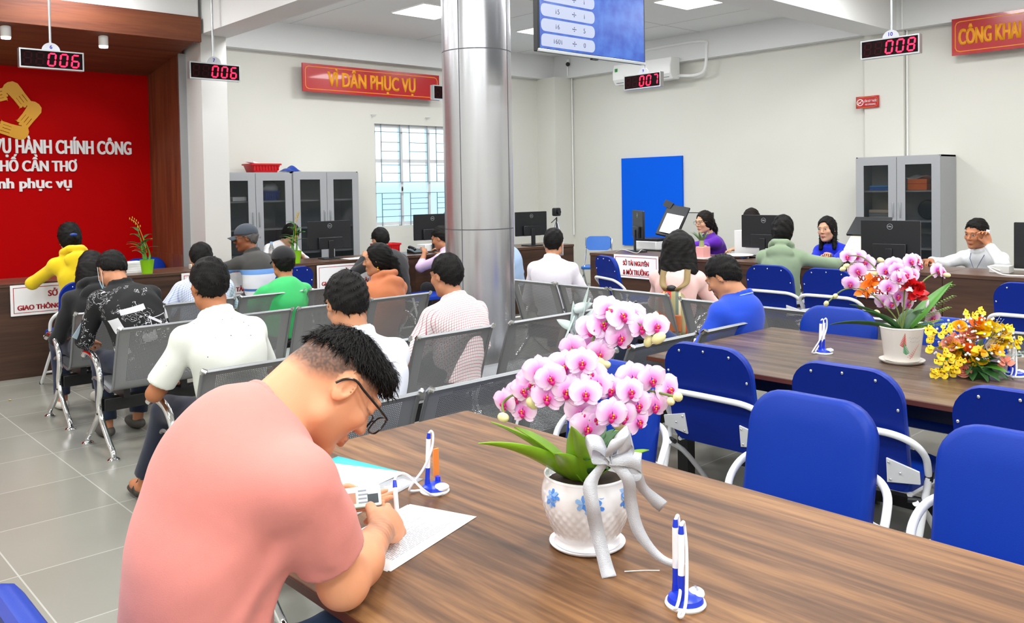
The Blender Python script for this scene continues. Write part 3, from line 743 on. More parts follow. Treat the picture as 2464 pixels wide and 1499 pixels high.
# ------------------------------------------------------------------ steel cabinets
m_cab = mat('cabinet_grey', '#A3A5A9', 0.45, 0.1)
m_cabin = mat('cabinet_inside', '#6E7275', 0.7)
m_cglass = mat('cabinet_glass', '#23292B', 0.06, alpha=.34)
def cabinet(loc, rz, label, w=1.0, h=1.88, d=.45):
    """front on local -Y at y=0, x from 0 to w"""
    t = thing('filing_cabinet', label, 'cabinet', loc, rz, 'grey steel cabinets')
    b = MB(); k = .02
    b.span((0, .02, 0), (k, d, h)).span((w-k, .02, 0), (w, d, h)).span((0, .02, h-k), (w, d, h)).span((0, .02, 0), (w, d, .08)).span((k, d-k, .08), (w-k, d, h-k))
    b.build('body', m_cab, t)
    for z in (.5, .82, 1.14, 1.49): MB().span((k, .05, z-.012), (w-k, d-k, z+.008)).build('shelf', m_cab, t)
    for s in (0, 1):
        x0 = .004+s*(w/2); x1 = x0+w/2-.006; z0, z1 = .085, h-.012
        f = MB(); e = .095
        for a in ((x0+e, z0, x1-e, z0+.12), (x0+e, z1-.09, x1-e, z1), (x0, z0, x0+e, z1), (x1-e, z0, x1, z1)): f.span((a[0], 0, a[1]), (a[2], .019, a[3]))
        dr = f.build('door', m_cab, t)
        MB().span((x0+e, .008, z0+.12), (x1-e, .011, z1-.09)).build('pane', m_cglass, dr)
        xh = x1-.04 if s == 0 else x0+.04
        MB().span((xh-.007, -.016, 1.18), (xh+.007, 0, 1.36)).build('handle', m_alu, dr, bevel=.003)
        MB().cyl((xh, -.004, 1.05), (xh, 0, 1.05), .01, 12).build('lock', m_alu, dr)
    return t
cabinet((4.36, 9.93, 0), 0, 'grey steel cabinet with glass doors next to the white pillar', .992, 1.85)
cabinet((5.36, 9.92, 0), 0, 'grey steel cabinet with glass doors nearer the barred window', .97, 1.86)
cabinet((10.13, 4.86, 0), -PI/2, 'grey steel cabinet standing alone on the wall by the man on the phone', .985, 1.90)
def carton(mb_args, name, m, label, cat, group=None):
    o = MB().span(*mb_args).build(name, m, bevel=.004); return tag(o, label, cat, group)
m_bluebox = mat('blue_plastic', '#123E9E', .4); m_red = mat('red_plastic', '#C8101A', .35); m_orange = mat('orange_card', '#F2700F', .5); m_folder = mat('folder_blue', '#1060B8', .5)
def basket(loc, rz, w, d, h, m, name, label):
    t = thing(name, label, 'basket', loc, rz)
    vs = []
    for (k, z) in ((.8, 0), (1, h), (1.05, h), (1.05, h-.02), (1.02, h-.02), (.95, h-.0), (.78, .008)):
        vs.append([(a*k, b*k, z) for a, b in rrect(w, d, .03, 3)])
    n = len(vs[0]); fs = [(i*n+k, i*n+(k+1) % n, (i+1)*n+(k+1) % n, (i+1)*n+k) for i in (0, 1, 2, 3) for k in range(n)]
    fs += [(5*n+k, 5*n+(k+1) % n, 6*n+(k+1) % n, 6*n+k) for k in range(n)]+[tuple(range(n-1, -1, -1)), tuple(6*n+k for k in range(n))]
    fs += [(4*n+k, 4*n+(k+1) % n, 5*n+(k+1) % n, 5*n+k) for k in range(n)]
    MB().add([v for r in vs for v in r], fs).build('tub', m, t, smooth=True)
    sl = MB()
    for k in range(9):
        x = -w*.4+k*w*.1
        sl.box((x, -d*.455, h*.5), (.012, .012, h*.55))
    sl.build('side_ribs', m, t)
    return t
bk = basket((5.04, 10.12, 1.852), 0, .40, .28, .11, m_red, 'storage_basket', 'red plastic basket on top of the grey cabinet')
tag(MB().box((4.96, 10.12, 1.965), (.2, .16, .02), Euler((.1, .25, .2)).to_matrix()).build('document_pile', m_paper), 'papers sticking out of the red basket on the cabinet', 'papers')
bb_ = MB().grid(lambda u, v: (5.28+.25*u, 9.98+.2*v, 1.866+.065*math.sin(PI*u)*math.sin(PI*v)*(1+.4*math.sin(9*u+3*v))), 14, 10)
tag(bb_.build('plastic_bag', m_bluebox, smooth=True), 'crumpled dark blue plastic bag beside the red basket on the cabinet', 'bag')
basket((4.99+.13, 10.14, 1.50), 0, .24, .24, .12, m_bluebox, 'storage_basket', 'blue plastic tub on the upper shelf inside the cabinet by the white pillar')
pb = MB().ball((5.13, 10.12, 1.645), (.13, .09, .075), 14, 9)
pb.v = [(x+.012*math.sin(60*z+20*y), y, z+.012*math.sin(50*x)) for x, y, z in pb.v]
tag(pb.build('plastic_bag', mat('clear_bag', '#D5DADF', .3), smooth=True), 'whitish plastic bag lying in the blue tub in the cabinet', 'bag')
carton(((4.60, 10.02, 1.50), (4.78, 10.3, 1.55)), 'paper_stack', m_paper, 'stack of papers on the upper cabinet shelf by the white pillar', 'papers')
tag(MB().ball((4.88, 10.12, 1.535), (.09, .08, .035)).build('cloth_bag', m_black, smooth=True), 'dark pouch on the upper cabinet shelf by the white pillar', 'bag')
def cubby(y0, y1, z, h, m, name, lab, cat, x0=10.2, x1=10.5): carton(((x0, y0, z), (x1, y1, z+h)), name, m, lab, cat)
cubby(4.45, 4.73, 1.50, .035, m_folder, 'document_folder', 'blue folder on the upper shelf of the lone grey cabinet', 'folder')
cubby(4.46, 4.72, 1.537, .02, mat('folder_lightblue', '#3A90D8', .5), 'document_folder', 'lighter blue folder on top of another in the lone grey cabinet', 'folder')
cubby(4.05, 4.27, 1.50, .07, m_orange, 'carton_box', 'orange box, lower of two in the lone grey cabinet', 'box')
cubby(4.05, 4.27, 1.572, .055, m_orange, 'carton_box', 'orange box, upper of two in the lone grey cabinet', 'box')
cp = MB().grid(lambda u, v: (10.22+.24*v, 4.03+.27*u, 1.635+.03*math.sin(5*u+1)*math.cos(4*v)+.02*u), 10, 8)
tag(cp.build('paper_sheet', m_paper, smooth=True, solid=.002), 'crumpled white paper on the orange boxes in the cabinet', 'paper')
for k, (z, c) in enumerate(((.83, '#C9C8C4'), (.875, '#BFC4C8'), (.92, '#D8D8DA'), (1.15, '#B9BEC2'), (1.19, '#8D9296'), (1.23, '#C8B8A8'))):
    cubby(4.46, 4.73, z, .038, mat('papers'+c, c, .7), 'paper_stack', ('lowest', 'middle', 'topmost')[k % 3]+' bundle on the '+('lower' if k < 3 else 'middle')+' shelf of the lone cabinet', 'papers')
fan = MB().lathe([(.0, 0), (.11, 0), (.12, .02), (.12, .06), (.1, .08), (0, .085)], 24, (10.42, 4.1, 1.27), Matrix.Rotation(-PI/2, 3, 'Y').to_4x4().to_3x3())
tag(fan.build('desk_fan', m_black, smooth=True), 'dark round fan head inside the lone grey cabinet', 'fan')

# ------------------------------------------------------------------ computer monitors
def monitor(loc, rz, label, zc=1.17, w=.52, h=.315):
    """back faces local -Y"""
    t = thing('computer_monitor', label, 'monitor', loc, rz, 'computer monitors on the counters')
    z0 = zc-loc[2]-h/2
    MB().prism(rrect(w, h, .008, 3), -.012, .012, lambda a, b, c: (a, c, b+z0+h/2)).build('rear_shell', m_black, t, bevel=.002)
    MB().span((-w*.28, -.04, z0), (w*.28, -.012, z0+h*.42)).build('rear_housing', m_black, t, bevel=.006)
    MB().span((-w/2+.012, .0121, z0+.015), (w/2-.012, .0135, z0+h-.012)).build('screen', mat('monitor_screen', '#0A0C12', .2, emit='#9FB8D8', es=.5), t)
    MB().span((-.03, -.055, .01), (.03, -.035, z0+h*.3)).build('stand_neck', m_black, t, bevel=.004)
    MB().prism(rrect(.24, .19, .02, 3), 0, .014, lambda a, b, c: (a, b-.02, c)).build('stand_base', m_black, t, bevel=.002)
    lg = MB().lathe([(.0225, 0), (.0265, 0), (.0265, .0012), (.0225, .0012)], 28, (0, -.0135, z0+h-.055), Matrix.Rotation(PI/2, 3, 'X'), True)
    lo = lg.build('logo_ring', m_alu, t)
    text('logo_lettering', 'DELL', m_alu, Matrix(((1, 0, 0, 0), (0, 0, -1, -.0135), (0, 1, 0, z0+h-.055), (0, 0, 0, 1))), .034, .013, lo, bold=.03, ext=.0005)
    return t
def on_left(x, back): p = Lp(x, back); return (p.x, p.y, .84)
m0_ = monitor(on_left(5.06, .34), LA, 'black monitor seen from behind, beside the lime pot with the taller leaves', 1.11)
monitor(on_left(6.42, .34), LA, 'black monitor seen from behind at the column, above the red basket side', 1.145)
monitor(on_left(7.86, .22), LA, 'black monitor seen from behind on the free end of the counter by the tripod', 1.13)
monitor((7.84, 6.36, .84), -PI/2+math.radians(-38), 'black monitor turned edge-on, at the counter end near the blue board', 1.16)
monitor((7.93, 4.78, .84), -PI/2+math.radians(4), 'black monitor between the woman in purple and the woman in the green hoodie', 1.11, .5, .34)
monitor((7.80, 3.42, .84), -PI/2+math.radians(5), 'black monitor between the woman in blue and the man on the phone', 1.07, .52, .36)
monitor((7.85, 2.16, .84), -PI/2, 'black monitor cropped by the right picture edge', 1.06, .52, .38)

# ------------------------------------------------------------------ plants in small pots
m_leaf = mat('leaf_green', '#4C8A2A', .4, var=.25, vscale=20); m_leafd = mat('leaf_dark', '#2F5B2B', .45, var=.25, vscale=20); m_soil = mat('soil', '#3A2A1E', .95, bump=.6, bscale=150)
m_bud = mat('bud_yellow', '#B59A30', .5); m_lime = mat('lime_pot', '#8FD016', .35)
def leaf(mb, p, d, ln, w, droop=.4, n=8, fold=.25, twist=0):
    """tapered strap leaf from P along direction D bending down"""
    p = Vector(p); d = Vector(d).normalized(); side = d.cross(Vector((0, 0, 1)))
    side = side.normalized() if side.length > 1e-4 else Vector((1, 0, 0))
    if twist: side = Matrix.Rotation(twist, 3, d) @ side
    up = side.cross(d); o = len(mb.v); q = p.copy(); vs = []
    for i in range(n+1):
        t = i/n; ww = w*math.sin(PI*min(1, .10+.90*t)**.75)**.8 if t < 1 else 0
        dd = (d - Vector((0, 0, droop*t*1.6))).normalized()
        u2 = side.cross(dd)
        vs += [q-side*ww/2+u2*ww*fold*.5, q.copy(), q+side*ww/2+u2*ww*fold*.5]
        q = q+dd*ln/n
    fs = []
    for i in range(n):
        for k in (0, 1): fs.append((3*i+k, 3*i+k+1, 3*i+3+k+1, 3*i+3+k))
    mb.add(vs, fs)
def lime_plant(loc, h, tilt, label):
    t = thing('potted_orchid', label, 'plant', loc, 0, 'orchids in lime pots on the counter')
    MB().lathe([(.0, 0), (.048, 0), (.066, .13), (.068, .132), (.062, .132), (.058, .11), (0, .11)], 28).build('pot', m_lime, t, smooth=True)
    MB().lathe([(.058, .112), (0, .118)], 20).build('soil', m_soil, t)
    R_ = random.Random(h*100)
    for k in range(3):
        a = R_.random()*6.3; r = .025; top = Vector((tilt*.5*h*(.4+.3*k)+.03*math.cos(a), .04*math.sin(a), .12+h*(.45+.2*k)))
        st = MB().tube(smoothpath([(r*math.cos(a), r*math.sin(a), .11), (r*math.cos(a)*1.6, r*math.sin(a)*1.6, .12+h*.2), top], 5), [.011, .012, .012, .012, .01, .009, .008, .007, .006, .005, .004], 8)
        st.build('stem', m_leaf, t, smooth=True)
        for j in range(4):
            z = .16+(top.z-.16)*(j+1)/4; f = (z-.12)/(top.z-.12); p = Vector((r*math.cos(a)*(1-f)+top.x*f, r*math.sin(a)*(1-f)+top.y*f, z)); b = R_.random()*6.3
            lf = MB(); leaf(lf, p, (math.cos(b), math.sin(b), .7), .12+.05*R_.random(), .038, .5); lf.build('leaf', m_leafd if j % 2 else m_leaf, t, smooth=True, solid=.001)
    pts = smoothpath([(.0, 0, .2), (tilt*.3*h, .0, .12+h*.7), (tilt*.7*h, 0, .12+h*1.05), (tilt*1.15*h, 0, .12+h*1.2)], 6)
    MB().tube(pts, .0028, 6).build('flower_spike', m_bud, t, smooth=True)
    bd = MB()
    for k, p in enumerate(pts[10::2]):
        for s in (-1, 1): bd.ball(p+Vector((s*.014, .004*s, .010+.004*s)), (.0045, .0045, .012), 6, 5)
    bd.build('bud_cluster', m_bud, t, smooth=True); t.children[-1]['kind'] = 'stuff'
    return t
lime_plant(on_left(3.02, -.0+.10), .34, -.35, 'orchid in a lime green pot with a tall spike of buds, before the red wall')
lime_plant(on_left(4.52, .09), .34, .12, 'orchid in a lime green pot with drooping leaves beside the monitor')
pk = thing('potted_plant', 'small leafy plant in a square pink pot before the woman in purple', 'plant', (7.50, 5.25, .84))
MB().prism([(a, b) for a, b in rrect(.13, .13, .01, 2)], .012, .12).build('pot', mat('pink_pot', '#E9A5A0', .45), pk, bevel=.003)
MB().prism(rrect(.17, .17, .01, 2), 0, .012).build('saucer', m_whiteplastic, pk)
MB().lathe([(.028, .12), (.022, .2), (0, .2)], 14).build('bulb', mat('pale_green', '#9BA86A', .5), pk, smooth=True)
for k in range(9):
    a = k*.7; lf = MB(); leaf(lf, (.01*math.cos(a), .01*math.sin(a), .17), (math.cos(a)*.8, math.sin(a)*.8, 1.0), .15, .03, .25); lf.build('leaf', mat('leaf_grey', '#5E7B52', .5), pk, smooth=True, solid=.001)

# ------------------------------------------------------------------ office equipment on the counters
m_greyp = mat('grey_plastic', '#C9C9C6', .45); m_cream = mat('cream_plastic', '#DAD6C4', .45)
basket(on_left(5.75, .30), LA, .30, .22, .14, m_red, 'storage_basket', 'red plastic basket on the counter beside the dark-haired woman')
pp = MB().grid(lambda u, v: (on_left(5.12+.36*u, .03+.2*v)[0], on_left(5.12+.36*u, .03+.2*v)[1], .842+.018*math.sin(PI*v)*u), 8, 5)
tag(pp.build('paper_sheet', m_paper, smooth=True, solid=.001), 'white sheets lying on the counter below the monitor with the lime pot', 'paper')
p_ = on_left(2.9, .36)
for k in range(5): tag(MB().box((p_[0]+.01*(k % 3), p_[1], .85+.02*k), (.33, .24, .018), Euler((0, 0, .1*k-.3)).to_matrix()).build('paper_stack', m_paper), ('lowest bundle', 'second lowest bundle', 'middle bundle', 'second highest bundle', 'topmost bundle')[k]+' of the paper pile behind the lime pot', 'papers', 'pile of papers behind the lime pot')
p_ = on_left(3.55, .2)
sk_ = thing('power_strip', 'beige socket box with a grey cable on the counter behind the empty blue chair front', 'socket box', p_, LA)
MB().span((-.09, -.04, 0), (.09, .04, .05)).build('case', m_cream, sk_, bevel=.006)
MB().tube(smoothpath([(.06, -.04, .02), (.11, -.08, .03), (.13, -.1, .004)], 4), .005, 6).build('cable', m_greyp, sk_, smooth=True)
p_ = on_left(1.72, .1)
sk_ = thing('power_strip', 'beige socket box at the counter end beside the woman in yellow', 'socket box', p_, LA)
MB().span((-.10, -.035, 0), (.05, .035, .05)).build('case', m_cream, sk_, bevel=.006)
yb = MB().grid(lambda u, v: (4.02+.20*u+.06*v, 8.62+.2*v, .846+.10*math.sin(PI*v)*(.5+.5*u)+.025*math.sin(7*u+5*v)), 12, 10)
tag(yb.build('plastic_bag', mat('yellow_bag', '#E3C926', .35), smooth=True, solid=.001), 'crumpled yellow bag on the counter in front of the capped man', 'bag')
bo = thing('water_bottle', 'clear plastic water bottle with a pale blue cap behind the capped man', 'bottle', on_left(4.42, .42))
MB().lathe([(0, 0), (.03, 0), (.032, .02), (.029, .06), (.032, .1), (.03, .15), (.014, .19), (.013, .205)], 20).build('flask', mat('clear_plastic', '#EEF6FA', .08, trans=.85), bo, smooth=True)
MB().lathe([(.015, .2), (.015, .222), (0, .222)], 16).build('cap', mat('cap_blue', '#9CC4EC', .4), bo, smooth=True)
p_ = on_left(6.15, .28)
ph = thing('desk_telephone', 'dark desk telephone on the counter near the column', 'telephone', p_, LA)
MB().prism([(-.09, 0), (.09, 0), (.09, .05), (-.09, .02)], -.08, .08, lambda a, b, c: (c, a, b)).build('base', m_black, ph, bevel=.004)
MB().tube(smoothpath([(-.06, -.07, .045), (-.06, -.05, .06), (-.06, .05, .075), (-.06, .07, .065)], 4), .018, 8).build('handset', m_black, ph, smooth=True)
tag(MB().span((p_[0]+.15, p_[1]+.02, .84), (p_[0]+.38, p_[1]+.2, .93)).build('carton_box', m_whiteplastic, bevel=.004), 'white box on the counter under the monitor by the column', 'box')
# tripod with a small camera on the counter end
tr = thing('camera_tripod', 'small black camera on a silver tripod at the counter end', 'camera', on_left(8.33, .25))
for k in range(3):
    a = k*2.09+.5
    MB().tube([(.012*math.cos(a), .012*math.sin(a), .30), (.12*math.cos(a), .12*math.sin(a), .0)], [.009, .006], 8).build('leg', m_alu, tr, smooth=True)
MB().cyl((0, 0, .12), (0, 0, .36), .009, 10).build('column', m_black, tr, smooth=True)
MB().tube([(0, 0, .35), (-.12, -.02, .29)], .006, 8).build('pan_handle', m_black, tr, smooth=True)
MB().prism(rrect(.10, .11, .02, 3), -.035, .035, lambda a, b, c: (a, c, b+.43)).build('camera_body', m_black, tr, bevel=.004)
MB().cyl((0, -.035, .43), (0, -.06, .43), .03, 16).build('camera_lens', m_black, tr, smooth=True)
# flatbed scanner with open lid, laser printer, white printer, document scanner
s1 = thing('flatbed_scanner', 'black and white scanner with its lid raised in front of the blue board', 'scanner', (8.12, 6.50, .84), -PI/2)
MB().span((-.17, 0, 0), (.17, .42, .10)).build('base', m_whiteplastic, s1, bevel=.008)
MB().span((-.17, .03, .10), (.17, .40, .13)).build('bed', m_black, s1, bevel=.004)
MB().box((.18, .32, .33), (.32, .03, .42), Euler((-.5, .15, 0)).to_matrix()).build('lid', m_black, s1, bevel=.01)
MB().box((.20, .27, .30), (.25, .006, .25), Euler((-.5, .15, 0)).to_matrix()).build('lid_pad', m_whiteplastic, s1)
MB().box((.06, .40, .53), (.12, .03, .08), Euler((-.4, .4, 0)).to_matrix()).build('feeder_clip', m_black, s1)
carton(((8.15, 4.93, .84), (8.5, 5.28, 1.10)), 'laser_printer', m_whiteplastic, 'white laser printer to the right of the woman in purple', 'printer')
tag(MB().span((8.145, 5.0, .92), (8.1499, 5.14, .98)).build('paper_sheet', mat('label_grey', '#9C9C9E', .6)), 'grey label on the white laser printer front', 'label')
bo_ = MB().lathe([(0, 0), (.08, 0), (.16, .03), (.15, .035), (.08, .01), (0, .008)], 28)
bo_.xf(Matrix.Translation((7.75, 4.98, .84)))
tag(bo_.build('plate', m_whiteplastic, smooth=True), 'white dish on the counter between the pink pot and the monitor', 'plate')
s2 = thing('document_printer', 'cream printer with a raised dark tray beside the clerk in blue', 'printer', (8.0, 3.72, .84), -PI/2)
MB().prism([(-.05, 0), (.3, 0), (.3, .2), (.1, .24), (-.05, .12)], -.22, .15, lambda a, b, c: (c, a, b)).build('body', m_cream, s2, bevel=.006)
MB().box((-.08, .2, .33), (.36, .02, .26), Euler((-.9, 0, 0)).to_matrix()).build('tray', m_black, s2)
carton(((7.58, 3.75, .84), (7.7, 4.0, .885)), 'document_box', m_black, 'flat black box on the counter beside the woman in blue', 'box')
carton(((7.62, 4.02, .84), (7.68, 4.10, .86)), 'stapler', m_alu, 'small silver stapler next to the black box', 'stapler')
carton(((7.66, 2.40, .84), (7.78, 2.55, .90)), 'network_box', m_greyp, 'small grey network box with white cables before the man on the phone', 'box')
wc = MB().tube(smoothpath([(7.66, 2.47, .86), (7.55, 2.52, .9), (7.5, 2.4, .848), (7.5, 2.2, .846), (7.52, 1.9, .846), (7.56, 1.6, .846)], 5), .006, 8)
tag(wc.build('white_cable', m_whiteplastic, smooth=True), 'white cable looping on the counter by the cropped monitor', 'cable')
wc = MB().tube(smoothpath([(7.6, 6.5, .846), (7.55, 6.35, .88), (7.6, 6.2, .846), (7.75, 6.25, .87), (7.85, 6.3, .846)], 5), .005, 8)
tag(wc.build('white_cable', m_greyp, smooth=True), 'grey cable curled at the counter end beside the edge-on monitor', 'cable')
carton(((7.98, 6.45, .842), (8.05, 6.05, .856)), 'computer_keyboard', m_black, 'black keyboard beside the edge-on monitor', 'keyboard')
carton(((7.68, 4.88, .842), (7.78, 5.0, .862)), 'mobile_phone', m_folder, 'blue phone lying beside the white dish', 'phone')
carton(((7.78, 4.45, .84), (7.86, 4.55, .92)), 'tissue_box', mat('cyan_box', '#58C4D8', .5), 'small cyan box at the foot of the monitor by the green hoodie', 'box')
sb = thing('whiteboard_stand', 'grey whiteboard with a dark frame behind the clerk in purple', 'board', (9.5, 7.02, 0), -PI/2)
MB().span((0, 0, .45), (.55, .02, 1.24)).build('frame', m_black, sb); MB().span((.01, -.003, .46), (.54, 0, 1.23)).build('panel', mat('board_grey', '#C2C3BC', .5), sb)
for x in (.02, .53): MB().span((x-.015, .0, 0), (x+.015, .02, .45)).build('leg', m_black, sb)
# folding chair with chrome frame in the passage
fc = thing('stool_chair', 'blue folding chair with a chrome frame in the gap between the counters', 'chair', (9.24, 8.28, 0), math.radians(120))
A_ = math.radians(12)
MB().prism(rrect(.36, .2, .06, 5), -.02, .02, lambda a, b, c: (a, -.2-b*.2+c, .78+b)).build('backrest', mat('pale_blue_vinyl', '#2F6FC8', .4), fc, smooth=True)
MB().prism(rrect(.38, .38, .05, 4), .43, .47).build('seat', mat('pale_blue_vinyl', '#2F6FC8', .4), fc, bevel=.01)
for s in (-1, 1):
    MB().tube([(s*.19, -.22, .86), (s*.19, -.17, .62), (s*.19, .24, .0)], .012, 8).build('leg', m_chrome, fc, smooth=True)
    MB().tube([(s*.17, .12, .44), (s*.17, -.26, .0)], .012, 8).build('leg', m_chrome, fc, smooth=True)
MB().cyl((-.19, .15, .13), (.19, .15, .13), .009, 8).build('stretcher', m_chrome, fc, smooth=True)
# small dead leaf on the floor
lf = MB(); leaf(lf, (0, 0, .004), (.2, 1, 0), .05, .018, .0); o = lf.build('dry_leaf', mat('dry_leaf', '#B59A60', .8), solid=.001); o.location = (1.63, 7.63, 0); tag(o, 'tiny dry leaf lying on the floor tiles', 'leaf')
# ------------------------------------------------------------------ implicit bodies -> one continuous mesh
A3 = lambda v: np.array(v, dtype=np.float64)
def unit(v): v = A3(v); return v/(np.linalg.norm(v)+1e-12)
def rotm(ax, deg):
    a = math.radians(deg); c, s = math.cos(a), math.sin(a)
    return A3({'x': [[1, 0, 0], [0, c, -s], [0, s, c]], 'y': [[c, 0, s], [0, 1, 0], [-s, 0, c]], 'z': [[c, -s, 0], [s, c, 0], [0, 0, 1]]}[ax])
class Sdf:
    def __init__(s): s.P = []
    def C(s, a, b, ra, rb=None, k=.02, asp=1, f=None, flat=(0, 0), sub=False):
        s.P.append(('c', A3(a), A3(b), ra, ra if rb is None else rb, k, asp, None if f is None else A3(f), flat, sub)); return s
    def E(s, c, r, R=None, k=.02, sub=False):
        s.P.append(('e', A3(c), A3(r), np.eye(3) if R is None else R, k, sub)); return s
    def cut(s, c, n, rad=None): s.P.append(('p', A3(c), unit(n), rad)); return s
    def chain(s, pts, rs, k=.015, **kw):
        for i in range(len(pts)-1): s.C(pts[i], pts[i+1], rs[i], rs[i+1], k, **kw)
        return s
    def grid(s, h):
        lo, hi = A3([1e9]*3), A3([-1e9]*3)
        for p in s.P:
            if p[0] == 'c' and not p[9]:
                r = max(p[3], p[4]); lo = np.minimum(lo, np.minimum(p[1], p[2])-r); hi = np.maximum(hi, np.maximum(p[1], p[2])+r)
            elif p[0] == 'e' and not p[5]:
                r = p[2].max(); lo = np.minimum(lo, p[1]-r); hi = np.maximum(hi, p[1]+r)
        lo -= 4*h; n = np.ceil((hi+4*h-lo)/h).astype(int)
        ax = [lo[i]+h*np.arange(n[i]) for i in range(3)]
        D = np.full(n, .08, dtype=np.float32)
        def block(l, u):
            i0 = np.clip(np.floor((l-lo)/h).astype(int), 0, n); i1 = np.clip(np.ceil((u-lo)/h).astype(int)+1, 0, n)
            return tuple(slice(i0[i], max(i1[i], i0[i])) for i in range(3))
        for p in s.P:
            if p[0] == 'c':
                _, a, b, ra, rb, k, asp, f, flat, sub = p; r = max(ra, rb); m = r+k+3*h
                sl = block(np.minimum(a, b)-m, np.maximum(a, b)+m)
            elif p[0] == 'e':
                _, c, r, R, k, sub = p; m = r.max()+k+3*h; sl = block(c-m, c+m)
            else:
                _, c, nn, rad = p
                sl = (slice(0, n[0]), slice(0, n[1]), slice(0, n[2])) if rad is None else block(c-rad, c+rad)
            X, Y, Z = ax[0][sl[0]][:, None, None], ax[1][sl[1]][None, :, None], ax[2][sl[2]][None, None, :]
            if X.size*Y.size*Z.size == 0: continue
            if p[0] == 'c':
                d = b-a; L = np.linalg.norm(d)+1e-9; d = d/L
                x, y, z = X-a[0], Y-a[1], Z-a[2]; w = x*d[0]+y*d[1]+z*d[2]; t = np.clip(w, 0, L)
                ex, ey, ez = x-t*d[0], y-t*d[1], z-t*d[2]; q = ex*ex+ey*ey+ez*ez
                if asp != 1:
                    ff = f-d*(f@d); ff = ff/(np.linalg.norm(ff)+1e-9); q = q+(asp*asp-1)*(ex*ff[0]+ey*ff[1]+ez*ff[2])**2
                v = np.sqrt(np.maximum(q, 1e-12))-(ra+(rb-ra)*t/L)
                if flat[0]: v = np.maximum(v, -w)
                if flat[1]: v = np.maximum(v, w-L)
            elif p[0] == 'e':
                x, y, z = X-c[0], Y-c[1], Z-c[2]
                u = [(x*R[0, i]+y*R[1, i]+z*R[2, i])/r[i] for i in range(3)]
                k0 = np.sqrt(u[0]**2+u[1]**2+u[2]**2)+1e-9; k1 = np.sqrt((u[0]/r[0])**2+(u[1]/r[1])**2+(u[2]/r[2])**2)+1e-9
                v = k0*(k0-1)/k1
            else:
                v = nn[0]*(X-c[0])+nn[1]*(Y-c[1])+nn[2]*(Z-c[2])
                if rad is not None:
                    dd = np.sqrt((X-c[0])**2+(Y-c[1])**2+(Z-c[2])**2); v = np.where(dd < rad, v, -1.0)
                D[sl] = np.maximum(D[sl], v.astype(np.float32)); continue
            v = v.astype(np.float32); O = D[sl]
            if sub:
                g = np.clip(.5-.5*(O+v)/k, 0, 1); D[sl] = O*(1-g)-v*g+k*g*(1-g)
            else:
                g = np.clip(.5+.5*(O-v)/k, 0, 1); D[sl] = O*(1-g)+v*g-k*g*(1-g)
        return D, lo, ax
    def mesh(s, h, disp=None, post=None):
        D, lo, ax = s.grid(h)
        if disp is not None:
            I = np.nonzero(np.abs(D) < .035); P = np.stack([ax[i][I[i]] for i in range(3)], 1)
            D[I] += disp(P).astype(np.float32)
        return nets(D, lo, h)
def nets(D, lo, h):
    S = D < 0; n = np.array(D.shape)-1; cnt = np.zeros(n, dtype=np.int8)
    for i in (0, 1):
        for j in (0, 1):
            for k in (0, 1): cnt += S[i:i+n[0], j:j+n[1], k:k+n[2]]
    A = np.nonzero((cnt > 0) & (cnt < 8)); m = len(A[0]); acc = np.zeros((m, 3)); c = np.zeros(m)
    for axis in range(3):
        for a in (0, 1):
            for b in (0, 1):
                o = [0, 0, 0]; o[(axis+1) % 3] = a; o[(axis+2) % 3] = b; e = list(o); e[axis] = 1
                d0 = D[A[0]+o[0], A[1]+o[1], A[2]+o[2]]; d1 = D[A[0]+e[0], A[1]+e[1], A[2]+e[2]]
                x = (d0 < 0) != (d1 < 0); t = np.where(x, d0/np.where(d0 == d1, 1, d0-d1), 0)
                p = np.tile(A3(o), (m, 1)); p[:, axis] = t
                acc += p*x[:, None]; c += x
    V = lo+h*(np.stack(A, 1)+acc/c[:, None])
    idx = np.full(n, -1, dtype=np.int64); idx[A] = np.arange(m); F = []
    for axis in range(3):
        a1, a2 = (axis+1) % 3, (axis+2) % 3
        s0 = [slice(1, None)]*3; s0[axis] = slice(0, -1); s1 = list(s0); s1[axis] = slice(1, None)
        P0 = S[tuple(s0)]; P1 = S[tuple(s1)]; q = np.nonzero(P0 != P1); fl = P0[q]
        q = [q[0], q[1], q[2]]
        base = [q[i]+(0 if i == axis else 1) for i in range(3)]
        ok = np.ones(len(q[0]), bool)
        for i in range(3): ok &= base[i] < n[i]
        base = [b_[ok] for b_ in base]; fl = fl[ok]
        def cell(o1, o2):
            b_ = [x.copy() for x in base]; b_[a1] -= o1; b_[a2] -= o2; return idx[b_[0], b_[1], b_[2]]
        f = np.stack([cell(1, 1), cell(0, 1), cell(0, 0), cell(1, 0)], 1)
        f[~fl] = f[~fl][:, ::-1]; F.append(f)
    F = np.concatenate(F); F = F[(F >= 0).all(1)]
    return V, F
def vnormals(V, F):
    n = np.cross(V[F[:, 2]]-V[F[:, 0]], V[F[:, 3]]-V[F[:, 1]]); N_ = np.zeros_like(V)
    for i in range(4): np.add.at(N_, F[:, i], n)
    return N_/(np.linalg.norm(N_, axis=1)[:, None]+1e-12)
